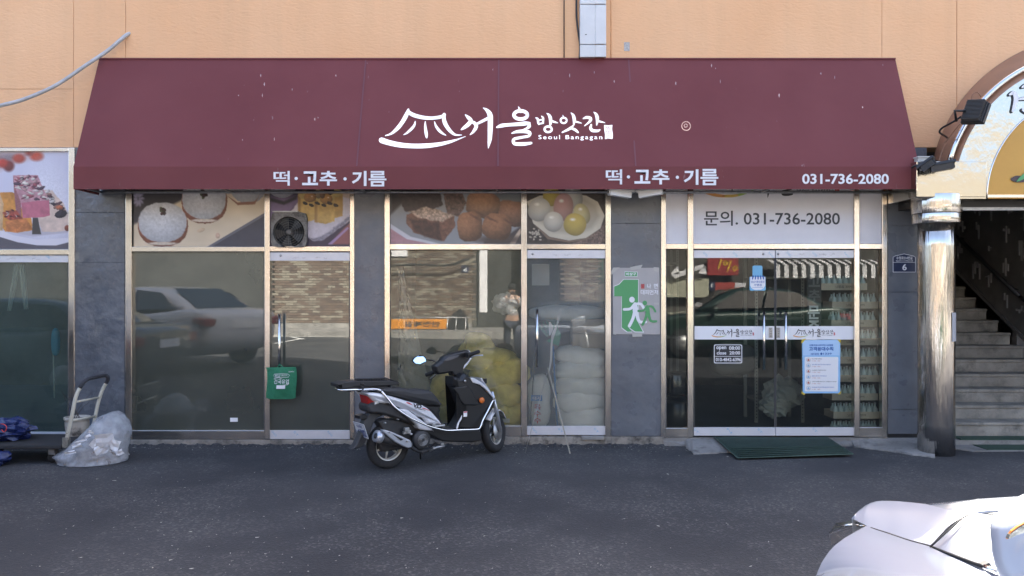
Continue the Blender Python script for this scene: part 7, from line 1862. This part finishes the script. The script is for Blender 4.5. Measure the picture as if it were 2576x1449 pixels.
def bagmesh(grow, seed, top=12, rough=.018):
    vs = []; nu = 56
    rows_ = []
    for j in range(12): rows_.append((prof_l[j][0], prof_l[j][1], prof_r[j][1]))
    ys_ = []
    for j in range(11):
        for k in range(3): t_ = k / 3; ys_.append(tuple(rows_[j][q] * (1 - t_) + rows_[j + 1][q] * t_ for q in range(3)))
    ys_.append(rows_[-1])
    ys_ = [y for i, y in enumerate(ys_) if i < top * 3]
    n_ = len(ys_)
    for cy, l, r_ in ys_:
        d = 7.47; z = max(UC(0, cy, d).z, .006); xl = UC(l, cy, d).x; xr = UC(r_, cy, d).x; cx_ = (xl + xr) / 2; hw = (xr - xl) / 2 * grow * .94; cx_ -= .02
        dep = .27 * grow * min(1, hw / .25) ** .5
        for i in range(nu):
            a = 2 * math.pi * i / nu; ca, sa = math.cos(a), math.sin(a)
            p = Vector((cx_ + hw * ca, -.80 + dep * sa + .12 * (z / .5), z))
            nn = mnoise.noise(Vector((p.x * 9, p.y * 9, p.z * 7 + seed))) + .5 * mnoise.noise(Vector((p.x * 24, p.y * 24, p.z * 20 + seed)))
            k = rough * nn * (1 if z > .03 else .4)
            p += Vector((ca, sa, 0)) * k
            vs.append(p)
    fs = [(j * nu + i, j * nu + (i + 1) % nu, (j + 1) * nu + (i + 1) % nu, (j + 1) * nu + i) for j in range(n_ - 1) for i in range(nu)]
    fs.append(tuple(range(nu - 1, -1, -1))); fs.append(tuple((n_ - 1) * nu + i for i in range(nu)))
    return vs, fs
vs, fs = bagmesh(1.0, 0); o = rel(MB().add(vs, fs, True).build('bag_skin', bagm, wb), wb)
vs, fs = bagmesh(.90, 5, 7, .05); rel(MB().add(vs, fs, False).build('waste_filling', pmat('waste', (.33, .31, .29), .8, c2=(.14, .11, .09), vscale=11, bump=.6, bscale=40, detail=8, dirt=((.55, .56, .60), 16, .52, .60)), wb), wb)
paper = pmat('waste_paper', (.72, .72, .74), .7)
r = random.Random(12)
def sheetp(cx, cy, w_, h_, rot, d):
    mb = MB(); c_ = UC(cx, cy, d); vs = []
    for j in range(4):
        for i in range(4):
            u, v = (i / 3 - .5) * w_, (j / 3 - .5) * h_
            vs.append(c_ + Vector((u * math.cos(rot) - v * math.sin(rot), r.uniform(-.012, .012) - v * .3, u * math.sin(rot) + v * math.cos(rot))))
    rel(mb.add(vs, [(j * 4 + i, j * 4 + i + 1, (j + 1) * 4 + i + 1, (j + 1) * 4 + i) for j in range(3) for i in range(3)]).build('paper_sheet', paper, wb, fix=False), wb)
for cx, cy, w_, h_, rot, d in ((1425, 1010, .17, .12, .1, 7.21), (1390, 1140, .14, .08, .25, 7.205), (1190, 960, .06, .03, .5, 7.26), (1100, 1030, .12, .03, .3, 7.25), (1240, 900, .05, .03, -.5, 7.28), (1560, 1080, .10, .07, 1.2, 7.22), (1040, 1090, .09, .04, .2, 7.24), (1620, 1180, .07, .05, .4, 7.22), (1270, 1060, .08, .05, .8, 7.22), (950, 1180, .10, .03, .2, 7.23)): sheetp(cx, cy, w_, h_, rot, d)
# blue bags
blue = pmat('blue_plastic_bag', (.016, .026, .10), .25, var=.25, vscale=8, bump=.5, bscale=14, bdist=.03)
def crum2(name, c, size, seed, mat, fl=.55):
    o = crumple(name, c, size, seed, mat)
    for v in o.data.vertices: v.co += Vector([.018 * mnoise.noise(v.co * 22 + Vector((seed, q, 0))) for q in range(3)])
    return o
tag(crum2('blue_bag', Vector((UC(-10, 850, 7.6).x, -.62, zt + .09)), (.22, .18, .105), 3, blue), 'dark blue plastic bag tied with red cord lying on the platform trolley', 'bag')
tag(crum2('blue_bag', Vector((UC(-120, 1210, 7.4).x, -.98, .07)), (.17, .13, .065), 8, blue), 'smaller dark blue plastic bag on the asphalt under the platform trolley', 'bag')
c = MB(); c.tube(smooth_pts([UC(10, 790, 7.35), UC(60, 800, 7.33), UC(90, 840, 7.33), UC(60, 900, 7.34), UC(20, 870, 7.34)], 4), .005, 5); tag(c.build('red_cord', M['red']), 'thin red cord tied round the dark blue bag on the trolley', 'cord')
# loose litter on the asphalt
lt = MB(); r = random.Random(21)
def fleck(c, s, rz=None, asp=2.5):
    a = r.uniform(0, 3.14) if rz is None else rz; n_ = 5; vs = []
    for k in range(n_):
        t_ = 2 * math.pi * k / n_; u = math.cos(t_) * s * asp * r.uniform(.7, 1.1); v = math.sin(t_) * s * r.uniform(.7, 1.1)
        vs.append((c.x + u * math.cos(a) - v * math.sin(a), c.y + u * math.sin(a) + v * math.cos(a), .004 + r.uniform(0, .006)))
    lt.add(vs, [tuple(range(n_))])
for k in range(520):
    vx = r.uniform(0, 2500); vy = r.uniform(1135, 1445)
    if vx > 2030 and vy > 1250: continue
    if vx > 1700 and r.random() < .6: continue
    fleck(G(vx, vy), r.choice([.0012, .0016, .002, .003]), asp=r.choice([1, 1.3, 3, 5]))
for vx, vy, s, asp in ((288, 1211, .010, 2.2), (340, 1177, .003, 6), (520, 1185, .003, 7), (60, 1190, .004, 5), (205, 1213, .003, 6), (855, 1271, .003, 8), (640, 1190, .006, 1.5), (790, 1178, .005, 1.3), (1235, 1290, .003, 8), (1250, 1262, .004, 5), (700, 1248, .003, 4), (1480, 1130, .006, 1.6), (1508, 1128, .004, 2), (405, 1215, .004, 2), (1745, 1238, .003, 2), (185, 1325, .004, 7), (110, 1280, .004, 6)): fleck(G(vx, vy), s, asp=asp)
for k in range(420):
    x_ = r.uniform(-5.4, 2.0); c_ = Vector((x_, -.06 - abs(r.gauss(0, .14)), 0)); fleck(c_, r.choice([.0015, .002, .003, .005]), asp=r.choice([1, 1.4, 3, 5]))
for k in range(60): fleck(G(r.uniform(20, 900), r.uniform(1180, 1440)), r.choice([.003, .004, .005]), asp=r.choice([1.2, 2, 4]))
tag(lt.build('litter', pmat('litter', (.42, .40, .34), .8), fix=False), 'scattered pale specks, stalks and bits of litter on the dark asphalt', kind='stuff')
# manhole cover beside the white car
mh_c = G(2262, 1470)
mh = thing('manhole_cover', 'cast iron manhole cover with a raised scale pattern next to the white car', 'manhole cover', (mh_c.x, mh_c.y, 0))
iron = pmat('cast_iron', (.075, .070, .062), .6, .4, var=.3, vscale=30)
MB().lathe([(.32, .0), (.32, .006), (.30, .007)], (0, 0, 0), 40).build('iron_rim', iron, mh)
mb = MB()
for j in range(9):
    for i in range(18):
        rr = .05 + j * .028; a = i * math.pi / 9 + j * .2; mb.tube([(rr * math.cos(a + q * .09), rr * math.sin(a + q * .09), .007 + .005 * math.sin(math.pi * (q + 2) / 4)) for q in (-1.6, -.8, 0, .8, 1.6)], .005, 4)
o = mb.build('raised_pattern', iron, mh); o['kind'] = 'stuff'
# ================================================================== white car at the lower right corner
KV = lambda cx, cy: (2044.7 + cx * .2064, 1214 + cy * .2064)
def WZ(cx, cy, z):
    vx, vy = KV(cx, cy); return G(vx, vy, z)
P1 = WZ(655, 525, .92)
bk_ = Vector((.382, -.924, 0)); lf = Vector((-.924, -.382, 0))      # towards the rear of the car, towards its left side
wc_ = thing('white_car', 'white car with silver headlamp and door mirror in the lower right corner, half in sunlight', 'car', (P1.x, P1.y, 0))
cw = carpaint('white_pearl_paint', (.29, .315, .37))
def cr(o): return rel(o, wc_)
# bonnet: rows run rearwards from its front edge
fe = [WZ(655, 525, .920), WZ(520, 598, .915), WZ(380, 680, .905), WZ(270, 765, .892), WZ(190, 850, .876), WZ(110, 970, .855), WZ(70, 1060, .838), WZ(40, 1139, .822)]
last = fe[-1]
for k in range(1, 12): fe.append(last + lf * (.095 * k) + Vector((0, 0, -.004 * k if k < 6 else -.02 + .004 * (k - 5))) + bk_ * (.035 * k))
def bon(u, v):
    x = u * (len(fe) - 1); i = min(int(x), len(fe) - 2); f = x - i
    p = fe[i].lerp(fe[i + 1], f); q = v ** 1.5 * 1.15
    lat = (p - fe[0]).dot(lf)
    z = p.z + (.93 + .018 * math.sin(min(max(lat / 1.35, 0), 1) * math.pi) - p.z) * (1 - math.exp(-q / .16)) + .0 * q
    pt_ = p + bk_ * q
    return Vector((pt_.x, pt_.y, z))
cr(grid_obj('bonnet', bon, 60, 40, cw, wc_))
def lerp_poly(pl, t):
    x = t * (len(pl) - 1); i = min(int(x), len(pl) - 2); f = x - i
    return [pl[i][k] * (1 - f) + pl[i + 1][k] * f for k in range(3)]
iv = [(475, 435, .918), (520, 458, .92), (570, 482, .92), (620, 508, .92), (700, 543, .92), (800, 582, .92), (900, 620, .92), (1000, 655, .921), (1100, 690, .922), (1200, 722, .923), (1310, 750, .924), (1430, 778, .925)]
di = [(1432, 786, .925), (1650, 865, .93), (1880, 945, .935), (2080, 1016, .94), (2260, 1095, .95), (2576, 1190, .955)]
# dark shut line under the bonnet edge
mb = MB(); eg = [WZ(*lerp_poly(iv + di[1:4], .3 + .7 * k / 20)) for k in range(21)]; mb.tube([p + Vector((0, 0, .001)) + lf * .004 for p in eg], [.002 + .003 * min(k / 4, 1) for k in range(21)], 5)
for a, b in zip(eg[:-1], eg[1:]):
    mb.add([a + Vector((0, 0, -.012)), b + Vector((0, 0, -.012)), b - lf * .012 + Vector((0, 0, -.012)), a - lf * .012 + Vector((0, 0, -.012))], [(0, 1, 2, 3)])
cr(mb.build('shut_line', M['matblack'], wc_, fix=False))
# fender
ov = [(475, 435, .925), (560, 340, .935), (640, 278, .945), (700, 250, .95), (770, 228, .955), (850, 222, .96), (950, 223, .965), (1050, 228, .97), (1210, 242, .975), (1380, 262, .98), (1640, 330, .985), (1880, 392, .985)]
def fen(u, v):
    a = WZ(*lerp_poly(iv, u)); b = WZ(*lerp_poly(ov, u)); p = a.lerp(b, v); p.z += .012 * math.sin(math.pi * v) * min(u * 4, 1); return p
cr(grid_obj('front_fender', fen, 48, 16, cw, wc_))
def fskirt(u, v):
    b = WZ(*lerp_poly(ov, u)); out_ = -lf * .10 * math.sin(v * 1.57) * min(1, .3 + u * 2); p = b + out_; p.z = b.z + (.30 - b.z) * v - 0.0; return p
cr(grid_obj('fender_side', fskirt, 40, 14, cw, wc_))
# door top, its rounded shoulder and the body side behind it
do = [(1884, 394, .985), (1960, 386, .985), (2040, 384, .985), (2140, 396, .985), (2330, 408, .985), (2600, 420, .985)]
def dor(u, v):
    a = WZ(*lerp_poly(di, u)); b = WZ(*lerp_poly(do, u)); p = a.lerp(b, v); p.z += .006 * math.sin(math.pi * v); return p
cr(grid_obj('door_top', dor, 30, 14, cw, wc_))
sh_i = [(1380, 264, .96), (1640, 333, .975), (1880, 394, .972), (2035, 386, .97), (2400, 345, .97), (2640, 318, .97)]
sh_o = [(1380, 264, .95), (1640, 237, .92), (1900, 216, .91), (2150, 200, .905), (2400, 188, .90), (2640, 176, .90)]
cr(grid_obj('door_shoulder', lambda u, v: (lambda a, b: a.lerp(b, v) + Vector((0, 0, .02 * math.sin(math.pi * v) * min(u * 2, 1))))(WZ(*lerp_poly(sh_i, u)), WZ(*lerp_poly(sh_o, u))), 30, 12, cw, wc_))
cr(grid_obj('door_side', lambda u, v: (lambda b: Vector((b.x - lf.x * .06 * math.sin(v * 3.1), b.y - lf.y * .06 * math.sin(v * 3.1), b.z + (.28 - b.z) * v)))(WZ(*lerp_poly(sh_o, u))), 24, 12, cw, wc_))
mb = MB(); mb.add([WZ(a, b, .978) for a, b in ((2035, 383), (2090, 368), (2160, 356), (2400, 345), (2332, 405), (2280, 411), (2200, 410), (2100, 398))], [tuple(range(8))]); cr(mb.build('handle_recess', pmat('recess_grey', (.10, .10, .10), .5), wc_, fix=False))
mb = MB(); mb.tube([WZ(2030, 376, .985), WZ(2150, 350, .985), WZ(2420, 336, .985)], .006, 6); cr(mb.build('door_handle', cw, wc_))
# shut line between fender and door
mb = MB(); mb.tube([WZ(1428, 783, .932), WZ(1500, 718, .945), WZ(1620, 610, .963), WZ(1740, 505, .978), WZ(1830, 430, .986), WZ(1884, 397, .988)], .003, 5); cr(mb.build('door_gap', M['matblack'], wc_))
# headlamp: clear bulged lens over a pale reflector
hl_t = [(650, 530, .905), (560, 500, .905), (475, 457, .905), (400, 478, .895), (335, 488, .89), (285, 488, .885)]
hl_b = [(650, 530, .895), (585, 560, .87), (500, 612, .84), (400, 668, .80), (300, 725, .77), (230, 765, .75)]
hl_m = [(655, 528, .90), (560, 528, .895), (440, 560, .875), (320, 590, .855), (235, 610, .83), (196, 630, .81)]
hlm = pmat('lamp_lens', (.22, .23, .20), .06, .25, coat=1.0, bump=.6, bscale=20, bdist=.01)
def hlf(u, v):
    a, m_, b_ = WZ(*lerp_poly(hl_t, u)), WZ(*lerp_poly(hl_m, u)), WZ(*lerp_poly(hl_b, u))
    return (a.lerp(m_, v * 2) if v < .5 else m_.lerp(b_, v * 2 - 1))
hp_ = cr(grid_obj('headlamp', lambda u, v: hlf(u, v * .42), 20, 8, hlm, wc_)); 
cr(grid_obj('headlamp_bezel', lambda u, v: hlf(u, .42 + v * .58), 20, 8, pmat('lamp_silver', (.40, .40, .44), .15, .0, coat=1.0), wc_))
mb = MB(); mb.tube([hlf(0, .3), hlf(.3, .30), hlf(.6, .34), hlf(1, .42)], .005, 6); mb.tube([hlf(.2, .2), hlf(.6, .2), hlf(.92, .1)], .004, 5); cr(mb.build('lamp_trim', M['chrome'], wc_))
mb = MB(); fr_ = [WZ(*p) for p in hl_b]; fr_ = fr_[1:] ; 
for a, b in zip(fe[:6], fe[1:7]): mb.add([a + Vector((0, 0, -.004)), b + Vector((0, 0, -.004)), b + Vector((0, 0, -.05)) - bk_ * .012, a + Vector((0, 0, -.05)) - bk_ * .012], [(0, 1, 2, 3)])
cr(mb.build('lamp_gap', M['matblack'], wc_, fix=False))
# nose and bumper: fall from the bonnet edge and the lamp down to the road
nose = [WZ(*p) for p in hl_m[::-1]][:-1]
ring_top = [p + Vector((0, 0, -.03)) + bk_ * .02 for p in ([WZ(196, 630, .80), WZ(205, 700, .78), WZ(230, 765, .76)] + [f + Vector((0, 0, -.045)) for f in fe[5:]])]
def nosef(u, v):
    x = u * (len(ring_top) - 1); i = min(int(x), len(ring_top) - 2); f = x - i
    p = ring_top[i].lerp(ring_top[i + 1], f)
    return Vector((p.x - bk_.x * .05 * math.sin(v * 2.6), p.y - bk_.y * .05 * math.sin(v * 2.6), p.z + (.22 - p.z) * v))
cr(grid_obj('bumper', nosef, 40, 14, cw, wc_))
# left side, cabin and tail stand outside the picture
s0_ = fe[-1]
mb = MB(); B0 = s0_ + bk_ * .05; R0_ = P1 + bk_ * .35
def cw_pt(l, b_, z): q = P1 + lf * l + bk_ * b_; return Vector((q.x, q.y, z))
mb = MB(); vs = []
for b_, z1, k in ((1.15, .95, 1.0), (1.6, .97, 1.0), (2.6, .98, 1.0), (3.4, 1.0, .98), (3.9, .96, .92), (4.05, .7, .85)):
    for l, z in ((1.58 * k, .25), (1.62 * k, .6), (1.55 * k, z1), (0.7, z1 + .02), (-.10 - .1 * k, z1), (-.20 * k - .1, .6), (-.16 * k - .1, .25)): vs.append(cw_pt(l, b_, z))
mb.add(vs, [(i * 7 + j, i * 7 + (j + 1) % 7, (i + 1) * 7 + (j + 1) % 7, (i + 1) * 7 + j) for i in range(5) for j in range(7)] + [tuple(range(7)), tuple(35 + j for j in range(7))], True); cr(mb.build('rear_body', cw, wc_))
mb = MB(); vs = []
for b_, z, k in ((1.25, .97, 1.0), (1.85, 1.40, .86), (2.3, 1.45, .84), (2.9, 1.40, .84), (3.6, 1.0, .95)):
    for l in (.70 + .80 * k, .70 - .80 * k): vs.append(cw_pt(l, b_, z))
for b_ in (1.25, 3.6):
    pass
mb.add(vs, [(2 * i, 2 * i + 1, 2 * i + 3, 2 * i + 2) for i in range(4)], True)
vs2 = [cw_pt(1.5, 1.25, .96), cw_pt(1.38, 1.85, 1.40), cw_pt(1.37, 2.3, 1.45), cw_pt(1.37, 2.9, 1.40), cw_pt(1.46, 3.6, .96)]; vs3 = [cw_pt(-.1, 1.25, .96), cw_pt(.02, 1.85, 1.40), cw_pt(.03, 2.3, 1.45), cw_pt(.03, 2.9, 1.40), cw_pt(-.06, 3.6, .96)]
mb.add(vs2, [(0, 1, 2, 3, 4)]); mb.add(vs3, [(0, 1, 2, 3, 4)]); cr(mb.build('cabin', bpy.data.materials['car_glass'], wc_, fix=False))
for b_ in (.35, 3.1):
    for l in (1.5, -.12):
        c_ = cw_pt(l, b_, .32); ang = math.atan2(bk_.y, bk_.x)
        o = MB().lathe([(.2, -.1), (.31, -.1), (.33, -.06), (.33, .06), (.31, .1), (.2, .1)], (0, 0, 0), 24, 'Y').build('wheel', M['rubber'], wc_); o.location = c_ - wc_.location; o.rotation_euler = (0, 0, ang)
# door mirror with side repeater
mm_ = U(2652, 1345, 1.80)
def mirf(u, v):
    a = u * 2 * math.pi; th_ = (v - .5) * math.pi
    f = lambda q, e: math.copysign(abs(q) ** e, q)
    x = .150 * f(math.cos(th_), .75) * f(math.cos(a), .9); y = .075 * f(math.cos(th_), .55) * f(math.sin(a), .9); z = .082 * f(math.sin(th_), .7)
    z += .30 * x ; z -= (0.02 if z < 0 else 0)
    return Vector((mm_.x + x, mm_.y + y + .55 * z, mm_.z + z))
cr(grid_obj('mirror_housing', mirf, 40, 20, cw, wc_))
mp3 = part('side_repeater', wc_)
ry = 1.80 - .082
def UR(cx, cy, d): return U(*KV(cx, cy), d)
rp_ = [(2370, 690), (2392, 640), (2425, 592), (2500, 535), (2600, 480), (2680, 470), (2680, 540), (2576, 592), (2470, 645), (2400, 680)]
mb = MB(); mb.slab([UR(a, b, ry) for a, b in rp_], (0, .006, 0)); cr(mb.build('amber_rim', pmat('amber', (.62, .20, .04), .3), mp3))
mb = MB(); mb.slab([UR(a + 14, b + 16 if b < 600 else b - 3, ry - .003) for a, b in rp_], (0, .01, 0)); cr(mb.build('clear_lens', hlm, mp3))
mb = MB(); mb.slab([UR(a, b, 1.86) for a, b in ((2080, 1012), (2150, 974), (2210, 1050), (2360, 1085), (2640, 1100), (2640, 1180), (2400, 1150), (2240, 1085))], (0, .02, 0)); cr(mb.build('mirror_foot', M['black'], wc_))
mb = MB(); mb.tube([UR(2085, 1022, 1.845), UR(2180, 1060, 1.83), UR(2255, 1098, 1.82)], .006, 6); mb.tube([UR(2262, 1092, 1.82), UR(2360, 1105, 1.80), UR(2440, 1132, 1.79)], .005, 6); cr(mb.build('window_trim', M['chrome'], wc_))
